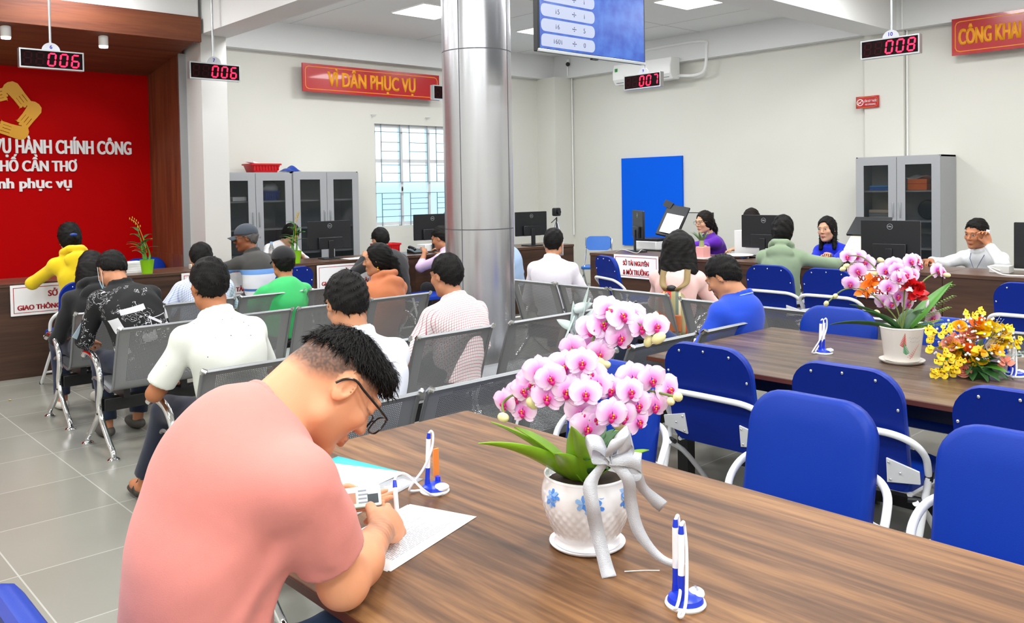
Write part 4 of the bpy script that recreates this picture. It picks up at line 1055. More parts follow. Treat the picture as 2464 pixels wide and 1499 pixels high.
def tufts(V, F, comb, count, ln, w, lift, seed=1, rnd=.35):
    """fine locks of hair laid over the surface, combed along COMB(P)"""
    R_ = np.random.RandomState(seed); N_ = vnormals(V, F); I = R_.randint(0, len(V), count); P = V[I]; n = N_[I]
    d = comb(P)+rnd*R_.randn(count, 3); d = d-n*(d*n).sum(1)[:, None]; d /= np.linalg.norm(d, axis=1)[:, None]+1e-9
    L_ = ln*(.6+.8*R_.rand(count))[:, None]; s = np.cross(n, d); t = P+d*L_*.55+n*L_*lift*.6; e = P+d*L_+n*L_*lift*.55
    W_ = w*(.6+.8*R_.rand(count))[:, None]; b0 = P-n*.002
    VV = np.stack([b0-s*W_, b0+s*W_, t+s*W_*.8, t-s*W_*.8, e+s*W_*.12, e-s*W_*.12], 1).reshape(-1, 3)
    o = np.arange(count)[:, None]*6; return VV, np.concatenate([o+np.array([[0, 1, 2, 3]]), o+np.array([[3, 2, 4, 5]])])
def mesh_obj(name, V, F, mats, parent, base, col=None, mi=None, smooth_it=1, tuft=None):
    V = np.asarray(V, dtype=np.float64)
    if smooth_it:
        E_ = np.concatenate([F[:, [0, 1]], F[:, [1, 2]], F[:, [2, 3]], F[:, [3, 0]]]); E_ = np.concatenate([E_, E_[:, ::-1]])
        dg = np.bincount(E_[:, 0], minlength=len(V))[:, None]
        for _ in range(smooth_it):
            ac = np.stack([np.bincount(E_[:, 0], weights=V[E_[:, 1], i], minlength=len(V)) for i in range(3)], 1)
            V = V*.5+.5*ac/np.maximum(dg, 1)
    if tuft is not None:
        V2, F2 = tufts(V, F, *tuft); F = np.concatenate([F, F2+len(V)]); V = np.concatenate([V, V2])
    me = bpy.data.meshes.new(name); n, m = len(V), len(F)
    me.vertices.add(n); me.vertices.foreach_set('co', (V-A3(base)).astype(np.float32).ravel())
    me.loops.add(4*m); me.loops.foreach_set('vertex_index', F.astype(np.int32).ravel())
    me.polygons.add(m); me.polygons.foreach_set('loop_start', np.arange(0, 4*m, 4, dtype=np.int32))
    for q in (mats if isinstance(mats, (list, tuple)) else [mats]): me.materials.append(q)
    me.update(calc_edges=True)
    me.polygons.foreach_set('use_smooth', [True]*m)
    if mi is not None: me.polygons.foreach_set('material_index', mi.astype(np.int32))
    if col is not None:
        at = me.color_attributes.new('Col', 'FLOAT_COLOR', 'POINT'); at.data.foreach_set('color', np.concatenate([col, np.ones((n, 1))], 1).astype(np.float32).ravel())
    me.validate()
    o = bpy.data.objects.new(name, me); COL.objects.link(o); o.parent = parent
    return o

# ------------------------------------------------------------------ materials for people
m_skin = bpy.data.materials.new('skin'); m_skin.use_nodes = True
N, L = nodes(m_skin); at_ = N.new('ShaderNodeAttribute'); at_.attribute_name = 'Col'; b = N['Principled BSDF']
L.new(at_.outputs['Color'], b.inputs['Base Color']); b.inputs['Roughness'].default_value = .5; b.inputs['Specular IOR Level'].default_value = .35
b.inputs['Subsurface Weight'].default_value = .12; b.inputs['Subsurface Radius'].default_value = (.012, .005, .003); b.inputs['Subsurface Scale'].default_value = 1.0
def hair_mat(name, color, rough=.42):
    m = mat(name, color, .6, bump=.9, bscale=260, spec=.22, var=.35, vscale=90); return m
m_hair = hair_mat('black_hair', '#0B0908'); m_hairb = hair_mat('dark_brown_hair', '#170F0C')
m_hairg = mat('cropped_hair', '#2A2120', .6, bump=.9, bscale=420, var=.5, vscale=260)
def cloth(name, color, bump=.25, bscale=350, rough=.85, var=.04):
    return mat(name, color, rough, bump=bump, bscale=bscale, var=var, vscale=30, sheen=.15)
def check_mat(name, base_c, line_c, pitch, lw, soft=False):
    m = cloth(name, base_c); N, L = nodes(m)
    for l in list(nodes(m)[0]['Principled BSDF'].inputs['Base Color'].links): L.remove(l)
    _, x, y, z = _xyz(m)
    def line(c):
        f = _math(m, 'ABSOLUTE', _math(m, 'SUBTRACT', _math(m, 'FRACT', _math(m, 'DIVIDE', c, pitch)), .5)); return _math(m, 'LESS_THAN', f, lw)
    e = _math(m, 'MULTIPLY', _math(m, 'ARCTAN2', x, _math(m, 'SUBTRACT', -.03, y)), .17)
    a_, b_ = line(e), line(_math(m, 'ADD', z, _math(m, 'MULTIPLY', y, .7)))
    if soft: f = _math(m, 'MULTIPLY', _math(m, 'ADD', a_, b_), .5)
    else: f = _math(m, 'MAXIMUM', a_, b_)
    _base(m, _mix(m, f, hexc(base_c), hexc(line_c))); return m
def band_mat(name, stops, axis=2, z0=0, z1=1):
    """horizontal bands: list of (height fraction, colour) on the garment's own height"""
    m = cloth(name, '#FFFFFF'); N, L = nodes(m)
    for l in list(N['Principled BSDF'].inputs['Base Color'].links): L.remove(l)
    _, x, y, z = _xyz(m); c = (x, y, z)[axis]
    f = _math(m, 'DIVIDE', _math(m, 'SUBTRACT', c, z0), z1-z0)
    r = N.new('ShaderNodeValToRGB'); r.color_ramp.interpolation = 'CONSTANT'; e = r.color_ramp.elements
    while len(e) < len(stops): e.new(.5)
    for i, (p, cc) in enumerate(stops): e[i].position = p; e[i].color = (*hexc(cc), 1)
    L.new(f, r.inputs[0]); _base(m, r.outputs[0]); return m
def skin_tone(c): return A3(hexc(c))

def wrinkle(seed, amp=.004, fz=1.0):
    R_ = np.random.RandomState(seed); ph = R_.rand(8)*6.28
    def f(P):
        x, y, z = P[:, 0], P[:, 1], P[:, 2]
        w = np.sin(16*x+ph[0])+np.sin(14*y+ph[1])
        a = np.sin(34*fz*z+14*x*np.sin(ph[2])+11*y+2.2*w+ph[3])
        b_ = np.sin(23*(x*np.cos(ph[4])+y*np.sin(ph[4]))+19*z+1.6*np.sin(9*z+ph[5]))
        return amp*(.6*np.sign(a)*np.abs(a)**1.5+.5*b_*np.abs(b_))
    return f
def strands(seed, amp=.0035, f0=70):
    R_ = np.random.RandomState(seed); ph = R_.rand(6)*6.28
    def f(P):
        x, y, z = P[:, 0], P[:, 1], P[:, 2]
        return amp*(np.sin(f0*x+14*np.sin(17*z+ph[0])+ph[1])*np.sin(f0*.8*y+9*np.sin(15*z+ph[2])+ph[3])+.5*np.sin(1.9*f0*(x+y)*.7+20*z+ph[4]))
    return f

def ik(S, T, a, b, pole):
    S, T = A3(S), A3(T); d = T-S; L_ = np.linalg.norm(d); L_ = min(L_, (a+b)*.999); d = unit(d)
    T = S+d*L_; x = (a*a-b*b+L_*L_)/(2*L_); hgt = math.sqrt(max(a*a-x*x, 0)); p = A3(pole); p = unit(p-d*(p@d))
    return S+d*x+p*hgt, T

def hand(S, wr, d, n, thumb, sc=1.0, curl=(25, 30, 20), k=.006, spread=.5, fr=.0083, curls=None, thumb_pts=None):
    """palm from WR along D; N = palm normal (the side the fingers bend to); THUMB = direction of the thumb side"""
    d = unit(d); th = unit(A3(thumb)-d*(A3(thumb)@d)); n = unit(A3(n)-d*(A3(n)@d)); n = unit(n-th*(n@th)); wr = A3(wr)
    R = np.stack([th, d, n], 1)
    S.E(wr+d*.045*sc, A3((.040, .052, .0165))*sc, R, k=.02)
    S.E(wr+d*.03*sc+th*.022*sc+n*.008*sc, A3((.018, .03, .014))*sc, R, k=.012)
    lens = ((.042, .026, .021), (.046, .030, .023), (.043, .028, .022), (.033, .021, .019))
    for i, q in enumerate((.030, .0105, -.0095, -.029)):
        p = wr+d*(.086-.004*abs(i-1.2))*sc+th*q*sc; dd = unit(d+th*(q*spread*6)); a = 0; nn = n
        for j, ln in enumerate(lens[i]):
            a += (curls[i][j] if curls else curl[j]+i*2.0); c, s_ = math.cos(math.radians(a)), math.sin(math.radians(a))
            e = p+(dd*c+nn*s_)*ln*sc; S.C(p, e, (fr-.0006*j)*sc, (fr-.0006*(j+1))*sc, k); p = e
    p0 = wr+d*.022*sc+th*.03*sc+n*.006*sc; p1 = p0+unit(d*.75+th*.65+n*.35)*.042*sc; p2 = p1+unit(d*.95+th*.05+n*.45)*.03*sc; p3 = p2+unit(d*.95-th*.15+n*.35)*.024*sc
    if thumb_pts is not None: p1, p2, p3 = [wr+d*q_[0]*sc+th*q_[1]*sc+n*q_[2]*sc for q_ in thumb_pts]
    S.C(p0, p1, .0135*sc, .0105*sc, k).C(p1, p2, .0105*sc, .0092*sc, k).C(p2, p3, .0092*sc, .0075*sc, k)

def head_sdf(S, c, R, hs=1.0, female=False, k0=.02):
    def W(p): return c+R@(A3(p)*hs)
    def E(p, r, k, sub=False, Rl=None): S.E(W(p), A3(r)*hs, R if Rl is None else R@Rl, k, sub)
    def C(a, b_, r0, r1, k): S.C(W(a), W(b_), r0*hs, r1*hs, k)
    E((0, -.015, .028), (.0755, .094, .088), k0)
    E((0, .018, -.040), (.061 if female else .064, .068, .076), .03)
    for s in (-1, 1):
        C((s*.052, -.005, -.070), (s*.012, .060, -.100), .020 if not female else .016, .017, .025)
        E((s*.038, .062, -.022), (.024, .022, .022), .02)
    C((-.036, .080, .027), (.036, .080, .027), .0125, .0125, .015)
    E((0, .070, -.100), (.018, .018, .015), .015)
    for s in (-1, 1):
        E((s*.031, .100, .010), (.019, .016, .011), .012, True)
        E((s*.031, .0785, .009), (.0135, .0120, .012), .004)
    C((0, .086, .014), (0, .107, -.024), .0075, .0115, .010)
    for s in (-1, 1): E((s*.012, .097, -.029), (.0085, .011, .0075), .006)
    C((-.019, .084, -.061), (0, .0925, -.058), .0055, .0065, .006); C((.019, .084, -.061), (0, .0925, -.058), .0055, .0065, .006)
    C((-.016, .083, -.069), (0, .0915, -.0715), .006, .0075, .005); C((.016, .083, -.069), (0, .0915, -.0715), .006, .0075, .005)
    for s in (-1, 1):
        Rl = rotm('z', s*-22)@rotm('x', -10)
        E((s*.077, -.012, -.004), (.009, .020, .033), .006, False, Rl)
        E((s*.084, -.008, .002), (.006, .010, .018), .006, True, Rl)
    return W
def face_colors(V, c, R, hs, tone, lip='#B4585A', brow=True, stubble=0.0, hairline=None, eyes=True):
    q = ((V-c)@R)/hs; x, y, z = q[:, 0], q[:, 1], q[:, 2]; n = len(V)
    col = np.tile(tone, (n, 1)); inh = (np.abs(z) < .16) & (np.abs(x) < .11) & (np.abs(y) < .14)
    def put(w, cc):
        nonlocal col
        w = (w*inh)[:, None]; col = col*(1-w)+A3(cc)*w
    g = lambda a, s: np.exp(-(a/s)**2)
    front = y > .03
    put(.15*g(np.hypot(np.abs(x)-.042, z+.03), .025)*front, tone*A3((1.05, .72, .68)))
    put(.75*(np.clip(1.25-((x/.024)**2+((z+.0645)/.0105)**2), 0, 1) > .0)*front*np.clip(1.5-((x/.022)**2+((z+.0645)/.010)**2)*1.2, 0, 1), hexc(lip))
    put(.9*(g(z+.0648, .0016)*(np.abs(x) < .021))*front, A3(hexc(lip))*.25)
    if brow: put(.88*np.clip(1.6-((np.abs(x)-.032)/.019)**2*1.4-((z-.030+.1*np.abs(np.abs(x)-.03))/.0042)**2, 0, 1)*front, (.02, .014, .012))
    eye = ((np.abs(x)-.031)/.0145)**2+((z-.009)/.0062)**2
    if eyes: put((eye < 1)*front*1.0, (.55, .52, .5)); put((np.hypot(np.abs(x)-.031, z-.009) < .0068)*front*1.0, (.02, .012, .01))
    else: put(.8*g(z-.002-.25*(np.abs(x)-.031)**2*60, .0022)*(np.abs(np.abs(x)-.031) < .017)*front, (.04, .025, .02))
    if eyes: put(.85*np.clip(1-np.abs(eye-1.1)*2.2, 0, 1)*(z > .008)*front, (.03, .02, .018))
    put(.7*g(np.hypot(np.abs(x)-.008, z+.036), .0035)*(y > .09), tone*.25)
    if stubble: put(stubble*np.clip((-.045-z)/.03, 0, 1)*(y > 0), tone*A3((.55, .55, .6)))
    if hairline is not None: put(hairline(q), (.045, .035, .033))
    return col

def hair(style, c, R, hs, parent, base, m, seed=1, h=.0085, amp=.0035, front=.0, extra=None, thin=0.0):
    """cap of hair over the cranium, with its fringe; long styles add a fall down the back"""
    S = Sdf(); W = lambda p: c+R@(A3(p)*hs)
    S.E(W((0, -.018, .036)), A3((.0845, .103, .098))*hs, R, k=.02)
    if style in ('short', 'crop', 'bald'):
        S.E(W((0, -.045, -.005)), A3((.070, .068, .075))*hs, R, k=.03)
        S.cut(W((0, 0, -.002+front)), R@A3((0, .66, -.75)))
        S.cut(W((0, .068+front, 0)), R@A3((0, 1, .16)))
        for s in (-1, 1): S.E(W((s*.088, .0, -.012)), A3((.022, .024, .036))*hs, R, .006, True)
        S.E(W((0, .06, -.04)), A3((.1, .062, .072))*hs, R, .01, True)
        if thin: S.E(W((.005, -.055, .125)), A3((.03, .035, .035))*hs, R, .02, True)
    else:
        S.E(W((0, -.03, -.015)), A3((.084, .084, .10))*hs, R, k=.03)
        S.E(W((0, .088, -.035)), A3((.070, .078, .116))*hs, R, .012, True)      # opening for the face
    if extra: extra(S, W, hs, R)
    st_ = strands(seed, amp, 75); ed_ = strands(seed+50, .006, 130)
    def dsp(P):
        q = ((P-c)@R)/hs; e = np.abs(.66*q[:, 1]-.75*(q[:, 2]+.002-front)) if style in ('short', 'crop') else np.full(len(P), 1.0)
        return st_(P)+np.exp(-(e/.012)**2)*(ed_(P)+.002)
    V, F = S.mesh(h*.9, dsp)
    short = style in ('short', 'crop'); top_ = W((.015, -.045, .12))
    def comb(P):
        d = P-top_; d = d/(np.linalg.norm(d, axis=1)[:, None]+1e-6)
        return d+A3((0, 0, -.4)) if short else (d*.4+A3((0, 0, -1.0)) if style == 'long' else R@A3((0, -1.0, -.1))+d*.2)
    return mesh_obj('hair', V, F, m, parent, base, smooth_it=1, tuft=(comb, 1100 if short else 900,   .014 if short else .032, .0017, .16 if short else -.14, seed, .22 if short else .10))
def ponytail(S, W, hs, R): 
    S.E(W((0, -.115, .01)), A3((.026, .022, .024))*hs, R, .015)
    S.C(W((0, -.125, .0)), W((0, -.15, -.10)), .026*hs, .03*hs, .015).C(W((0, -.15, -.10)), W((.005, -.14, -.24)), .03*hs, .016*hs, .02)
def bun(S, W, hs, R): S.E(W((0, -.105, -.035)), A3((.036, .03, .032))*hs, R, .012)
def bun_high(S, W, hs, R): S.E(W((0, -.10, .03)), A3((.04, .034, .034))*hs, R, .015)

def frame_of(fw, up=(0, 0, 1)):
    fw = unit(fw); r = unit(np.cross(fw, up)); return np.stack([r, fw, np.cross(r, fw)], 1)

PEOPLE = {}
def person(label, pel, head, facing_deg, look=(0, 0, 0), s=1.0, tone='#C98E6B', top=None, sleeve=.55, bottom=None, hairstyle='short', hmat=None, collar=None, hands=None, knees=None, female=False, h=.0105, stand=False, seed=1, shoes=None, hem=None, hair_extra=None, wr_amp=.004, twist=0, fat=1.0, name='person', lip='#A9605A', hood=False, thin=0, hsc=1.0, poles=(None, None), legs=True, stubble=0, neck_tilt=.045, feet=None, hand_dir=(None, None), curl=(25, 30, 20), front=0.0, barefoot=False):
    """PEL and HEAD are world points; FACING_DEG turns the body (0 = +Y, counter-clockwise); LOOK = head pitch down, yaw left, roll"""
    pel, hd = A3(pel), A3(head); a = math.radians(facing_deg); fw = A3((-math.sin(a), math.cos(a), 0)); rt = A3((fw[1], -fw[0], 0)); up = A3((0, 0, 1))
    base = A3((pel[0], pel[1], 0)); t = thing(name, label, 'person', tuple(base))
    yr = math.radians(facing_deg+look[1]); hf = A3((-math.sin(yr), math.cos(yr), 0)); hr = A3((hf[1], -hf[0], 0))
    R = np.stack([hr, hf, up], 1)@rotm('x', -look[0])@rotm('y', look[2]); hs = 1.04*s*hsc
    c7 = hd-R[:, 2]*.115*s-R[:, 1]*.03*s-fw*neck_tilt*s-up*.045*s
    sp = c7-pel; bend = -fw*.035*s
    waist = pel+sp*.33+bend; chest = pel+sp*.68+bend*1.1
    tw = math.radians(twist); side = rt*math.cos(tw)+fw*math.sin(tw); sf = -rt*math.sin(tw)+fw*math.cos(tw)
    shw = (.148 if female else .170)*s; shc = c7-unit(sp)*.082*s+sf*.012
    sh = [shc-side*shw, shc+side*shw]      # left, right
    ua, fa = .285*s, .245*s
    el, wr = [None, None], [None, None]
    for i, sg in ((0, -1), (1, 1)):
        T = hands[i] if hands and hands[i] is not None else (pel+rt*sg*.13+fw*.30+up*.12 if not stand else sh[i]-up*.5+rt*sg*.06)
        pole = poles[i] if poles[i] is not None else rt*sg*.7-fw*.6-up*.6
        el[i], wr[i] = ik(sh[i], A3(T), ua, fa, pole)
    hip = [pel-rt*.085*s-up*.02, pel+rt*.085*s-up*.02]; kn, an = [None]*2, [None]*2
    for i, sg in ((0, -1), (1, 1)):
        if stand: kn[i] = hip[i]-up*.42*s+fw*.02; an[i] = hip[i]-up*.80*s
        else:
            kn[i] = A3(knees[i]) if knees and knees[i] is not None else hip[i]+fw*.42*s+rt*sg*.05-up*.02
            an[i] = A3(feet[i]) if feet and feet[i] is not None else A3((kn[i][0], kn[i][1], .085))-fw*.03
    # --- body
    S = Sdf(); q = .94
    tr = [(.150 if female else .148)*s*fat, (.120 if female else .140)*s*fat, (.135 if female else .160)*s*fat]
    S.C(pel, waist, tr[0]*q, tr[1]*q, .05, 1.32, fw).C(waist, chest, tr[1]*q, tr[2]*q, .05, 1.36, sf).C(chest, shc, tr[2]*q, .115*s, .05, 1.45, sf)
    S.C(sh[0], sh[1], .052*s, .052*s, .05)
    S.C(c7-up*.01-fw*.005, hd-R[:, 2]*.06*hs-R[:, 1]*.02*hs, (.050 if female else .058)*s, (.046 if female else .054)*s, .03)
    for i in (0, 1): S.C(shc+up*.02, sh[i], .05*s, .05*s, .04)
    W = head_sdf(S, hd, R, hs, female)
    for i, sg in ((0, -1), (1, 1)):
        S.C(sh[i], el[i], .047*s*fat, .038*s, .03).C(el[i], el[i]*.6+wr[i]*.4, .038*s, .039*s, .02).C(el[i]*.6+wr[i]*.4, wr[i], .039*s, .025*s, .02)
        dr = hand_dir[i] if hand_dir[i] is not None else unit(wr[i]-el[i])+fw*.3
        hand(S, wr[i], dr, -up+.2*fw, -rt*sg, s*(.9 if female else 1.0), curl)
        S.C(hip[i], kn[i], .078*s*fat, .055*s, .04).C(kn[i], an[i], .052*s, .035*s, .03)
        fd = fw if not stand else fw
        S.E(an[i]+fd*.06-up*.045, (.042, .115, .035), frame_of(fd), .02)
    V, F = S.mesh(h); tone_ = skin_tone(tone)
    body = mesh_obj('body', V, F, m_skin, t, base, face_colors(V, hd, R, hs, tone_, lip, True, stubble))
    # --- shirt
    if top is not None:
        S = Sdf(); g = .016
        lowp = pel-unit(sp)*(.06 if hem is None else hem); S.C(lowp, waist, tr[0]+g, tr[1]+g+.006, .05, 1.28, fw, (1, 0))
        S.C(waist, chest, tr[1]+g+.006, tr[2]+g, .05, 1.32, sf).C(chest, shc, tr[2]+g, .118*s, .05, 1.4, sf)
        S.C(sh[0], sh[1], .053*s+g*.3, None, .05)
        for i in (0, 1): S.C(c7-up*.034*s, sh[i]+up*.004, .05*s+g*.3, .046*s+g*.3, .05)
        for i, sg in ((0, -1), (1, 1)):
            if sleeve <= 1.0:
                e = sh[i]+(el[i]-sh[i])*sleeve; S.C(sh[i], e, .052*s*fat+g*.4, (.052*s*fat+g*.9)*(1.0 if not female else .9), .03, flat=(0, 1))
            else:
                e = el[i]+(wr[i]-el[i])*(sleeve-1.0); S.C(sh[i], el[i], (.052 if not female else .046)*s*fat+g*.4, .044*s+g*.5, .03).C(el[i], e, .046*s+g*.5, .034*s+g*.4, .02, flat=(0, 1))
        if collar == 'polo' or collar == 'shirt':
            n_ = 12; cc = c7+up*.026*s+fw*.028*s
            for j in range(n_):
                a0, a1 = 2*PI*j/n_, 2*PI*(j+1)/n_
                P_ = lambda q_: cc+(side*math.cos(q_)*.064+fw*math.sin(q_)*.062)*s+up*(-.026*math.sin(q_)+.006)
                S.C(P_(a0), P_(a1), .0125*s, None, .008); S.C(P_(a0)-up*.014, P_(a1)-up*.014, .0155*s, None, .008)
        if collar == 'round':
            cc = c7+up*.004*s+fw*.025*s
            for j in range(12):
                P_ = lambda q_: cc+(side*math.cos(q_)*.066+fw*math.sin(q_)*.062)*s+up*(-.03*math.sin(q_))
                S.C(P_(2*PI*j/12), P_(2*PI*(j+1)/12), .011*s, None, .012)
        if hood:
            cc = c7+up*.03*s+fw*.01
            for j in range(14):
                P_ = lambda q_: cc+(side*math.cos(q_)*.082+fw*math.sin(q_)*.075)*s+up*(-.03*math.sin(q_)+.004*math.sin(5*q_))
                S.C(P_(2*PI*j/14), P_(2*PI*(j+1)/14), .026*s, None, .02)
            S.E(c7-fw*.095*s-up*.03*s, A3((.115, .045, .07))*s, frame_of(fw), .015); S.E(c7-fw*.105*s-up*.09*s, A3((.075, .035, .06))*s, frame_of(fw), .015); S.E(c7-fw*.105*s-up*.145*s, A3((.03, .025, .04))*s, frame_of(fw), .02)
        V, F = S.mesh(h, wrinkle(seed, wr_amp)); mesh_obj('shirt', V, F, top, t, base)
        if isinstance(collar, tuple): pass
    if bottom is not None and legs:
        S = Sdf(); S.C(pel-up*.0, pel+unit(sp)*.10, tr[0]+.012, tr[0]+.006, .04, 1.28, fw)
        for i in (0, 1): S.C(hip[i], kn[i], .086*s*fat, .066*s, .05).C(kn[i], an[i]*.93+kn[i]*.07, .064*s, .058*s, .03, flat=(0, 1))
        V, F = S.mesh(h*1.1, wrinkle(seed+9, .004, .8)); mesh_obj('trousers', V, F, bottom, t, base)
    if shoes is not None and legs:
        for i in (0, 1):
            S = Sdf(); S.E(an[i]+fw*.055-up*.042, (.05, .135, .042), frame_of(fw), .02); S.cut(A3((0, 0, .004)), (0, 0, -1))
            S.E(an[i]+up*.05, (.05, .06, .06), None, .02, True)
            V, F = S.mesh(.012); mesh_obj('shoe', V, F, shoes, t, base)
    if hairstyle:
        hair(hairstyle, hd, R, hs, t, base, hmat or m_hair, seed, max(h*.85, .006), extra=hair_extra, thin=thin, front=front)
    J = dict(t=t, base=base, hd=hd, R=R, W=W, c7=c7, sh=sh, el=el, wr=wr, pel=pel, waist=waist, chest=chest, shc=shc, fw=fw, rt=rt, side=side, sf=sf, kn=kn, an=an, hs=hs, s=s, body=body, tr=tr)
    return J
def child_tube(J, name, pts, r, m, n=8):
    return MB().tube([tuple(A3(p)-J['base']) for p in pts], r, n).build(name, m, J['t'], smooth=True)
def sdf_child(J, name, S, m, h=.009, disp=None):
    V, F = S.mesh(h, disp); return mesh_obj(name, V, F, m, J['t'], J['base'])
def glasses(J, m, r=.0016, w=.024, hh=.018, top_only=False):
    W = J['W']; out = []
    for sg in (-1, 1):
        c = A3((sg*.033, .106, .004)); ring = [c+A3((w*math.cos(a)*(1 if abs(math.cos(a)) < .8 else 1), .0-.10*abs(w*math.cos(a)+sg*.033)*.2, hh*math.sin(a))) for a in np.linspace(0, 2*PI, 17)[:-1]]
        out.append(ring)
    mb = MB()
    for ring in out: mb.tube([tuple(W(p)-J['base']) for p in ring], r, 6, closed=True)
    mb.tube([tuple(W(p)-J['base']) for p in ((-.010, .107, .008), (0, .109, .011), (.010, .107, .008))], r, 6)
    for sg in (-1, 1): mb.tube([tuple(W(p)-J['base']) for p in ((sg*.057, .100, .010), (sg*.079, .06, .012), (sg*.084, .0, .012), (sg*.083, -.015, .004), (sg*.08, -.03, -.012))], r, 6)
    g = mb.build('glasses', m, J['t'], smooth=True)
    ln = MB()
    for ring in out: ln.add([tuple(W(p)-J['base']) for p in ring], [tuple(range(16))])
    ln.build('lens', mat('spectacle_lens', '#DDE6EA', .05, alpha=.16), g)
    return g
# ------------------------------------------------------------------ the people in the hall
jeans = cloth('navy_trousers', '#1B2540'); blackc = cloth('black_cloth', '#101014'); darktr = cloth('dark_trousers', '#23232A')
m_shoe = mat('dark_shoe', '#1A1818', .5)
# woman in yellow at the counter
J = person('woman in a yellow hooded top seated at the counter before the red wall', (2.26, 7.93, .54), (2.205, 8.03, 1.235), 2, look=(22, -2, 0), female=True, tone='#C48A68', top=cloth('yellow_fleece', '#E6C60A'), sleeve=1.92, bottom=darktr, hairstyle='tied', hmat=m_hair, hood=True, hands=((2.06, 8.34, .90), (2.34, 8.38, .90)), seed=11, hair_extra=bun, poles=((-.8, -.3, -.5), (.8, -.4, -.6)), knees=((2.27, 8.30, .50), (2.42, 8.30, .50)), feet=((2.32, 8.22, .085), (2.45, 8.22, .085)), shoes=m_shoe)
MB().ball(tuple(J['W']((.0, -.128, -.015))-J['base']), (.03, .012, .014)).build('hair_clip', m_bluebox, J['t'], smooth=True)
# black hooded woman
J = person('woman in a black hooded top with long dark hair on the rear bench', (1.98, 6.62, .53), (2.0, 6.76, 1.055), 0, look=(35, -20, 0), female=True, tone='#C48A68', top=blackc, sleeve=1.9, bottom=jeans, hairstyle='long', hood=True, seed=12, hands=((1.90, 6.88, .66), (2.08, 6.95, .66)), shoes=mat('white_shoe', '#D8D4CC', .6), hair_extra=lambda S, W, hs, R: S.C(W((0, -.06, -.04)), W((0, -.04, -.19)), .085*hs, .07*hs, .03).C(W((-.05, -.02, -.05)), W((-.06, .02, -.20)), .05*hs, .04*hs, .02))
# man in the printed black shirt
m_print = bpy.data.materials.new('black_printed_cloth'); m_print.use_nodes = True
N, L = nodes(m_print); b = N['Principled BSDF']; b.inputs['Roughness'].default_value = .8
tc_ = N.new('ShaderNodeTexCoord'); sx = N.new('ShaderNodeSeparateXYZ'); L.new(tc_.outputs['Object'], sx.inputs[0]); px_, py_, pz_ = sx.outputs
def _blk(cx, cz, w, h, ang=0):
    c_, s_ = math.cos(ang), math.sin(ang)
    dx = _math(m_print, 'SUBTRACT', px_, cx); dz = _math(m_print, 'SUBTRACT', pz_, cz)
    u = _math(m_print, 'ADD', _math(m_print, 'MULTIPLY', dx, c_), _math(m_print, 'MULTIPLY', dz, s_)); v = _math(m_print, 'SUBTRACT', _math(m_print, 'MULTIPLY', dz, c_), _math(m_print, 'MULTIPLY', dx, s_))
    return _math(m_print, 'MULTIPLY', _math(m_print, 'LESS_THAN', _math(m_print, 'ABSOLUTE', u), w/2), _math(m_print, 'LESS_THAN', _math(m_print, 'ABSOLUTE', v), h/2))
nz = N.new('ShaderNodeTexNoise'); nz.inputs['Scale'].default_value = 26; nz.inputs['Detail'].default_value = 1.5; nz.inputs['Distortion'].default_value = 1.5; L.new(tc_.outputs['Object'], nz.inputs['Vector'])
nb = N.new('ShaderNodeTexNoise'); nb.inputs['Scale'].default_value = 7; L.new(tc_.outputs['Object'], nb.inputs['Vector'])
scrib = _math(m_print, 'MULTIPLY', _math(m_print, 'LESS_THAN', _math(m_print, 'ABSOLUTE', _math(m_print, 'SUBTRACT', nz.outputs['Fac'], .5)), .014), _math(m_print, 'GREATER_THAN', nb.outputs['Fac'], .55))
f_ = scrib
for q_ in ((-.10, .875, .15, .035, .2), (.03, .80, .10, .016, -.5), (.16, .87, .08, .014, .15), (.21, .80, .06, .075, .1), (.13, .745, .055, .05, 0), (-.19, .78, .05, .09, .4), (-.02, .70, .09, .05, .2), (-.17, .62, .07, .045, .4)):
    f_ = _math(m_print, 'MAXIMUM', f_, _blk(*q_))
tri = _math(m_print, 'SUBTRACT', _blk(.06, .78, .125, .085, .12), _blk(.06, .78, .117, .077, .12)); f_ = _math(m_print, 'MAXIMUM', f_, tri)
_base(m_print, _mix(m_print, f_, hexc('#0D0D11'), hexc('#D9D9DE')))
J = person('man in a black shirt with white printed scribbles, bent over on the bench', (2.0, 5.66, .54), (1.91, 6.02, 1.095), 3, look=(48, 10, 8), tone='#BE8260', top=m_print, sleeve=1.1, bottom=cloth('navy_jeans', '#16233F'), hairstyle='short', collar='shirt', seed=13, hands=((1.80, 6.15, .62), (2.08, 6.12, .62)), twist=6, fat=1.05, wr_amp=.005, feet=((1.84, 5.98, .085), (2.06, 6.05, .085)), shoes=mat('grey_sandal', '#4A4642', .7))
W = J['W']; mk_ = MB().grid(lambda u, v: tuple(W((.075*math.sin((u-.5)*2.4), .02+.095*math.cos((u-.5)*2.4), -.03-.08*v))-J['base']), 12, 6)
mk_.build('face_mask', mat('mask_blue', '#9FC9DE', .8), J['t'], smooth=True, solid=.002)
child_tube(J, 'mask_strap', [W((-.07, .06, -.03)), W((-.086, -.005, .03)), W((-.082, -.02, -.02)), W((-.065, .05, -.09))], .0022, m_whiteplastic)
tag(MB().box((1.72, 5.92, .74), (.15, .003, .17), Euler((.3, .5, .5)).to_matrix()).build('plastic_folder', mat('clear_film', '#C8DCEA', .15, alpha=.6)), 'clear plastic folder with a blue stripe under the arm of the printed shirt', 'folder')
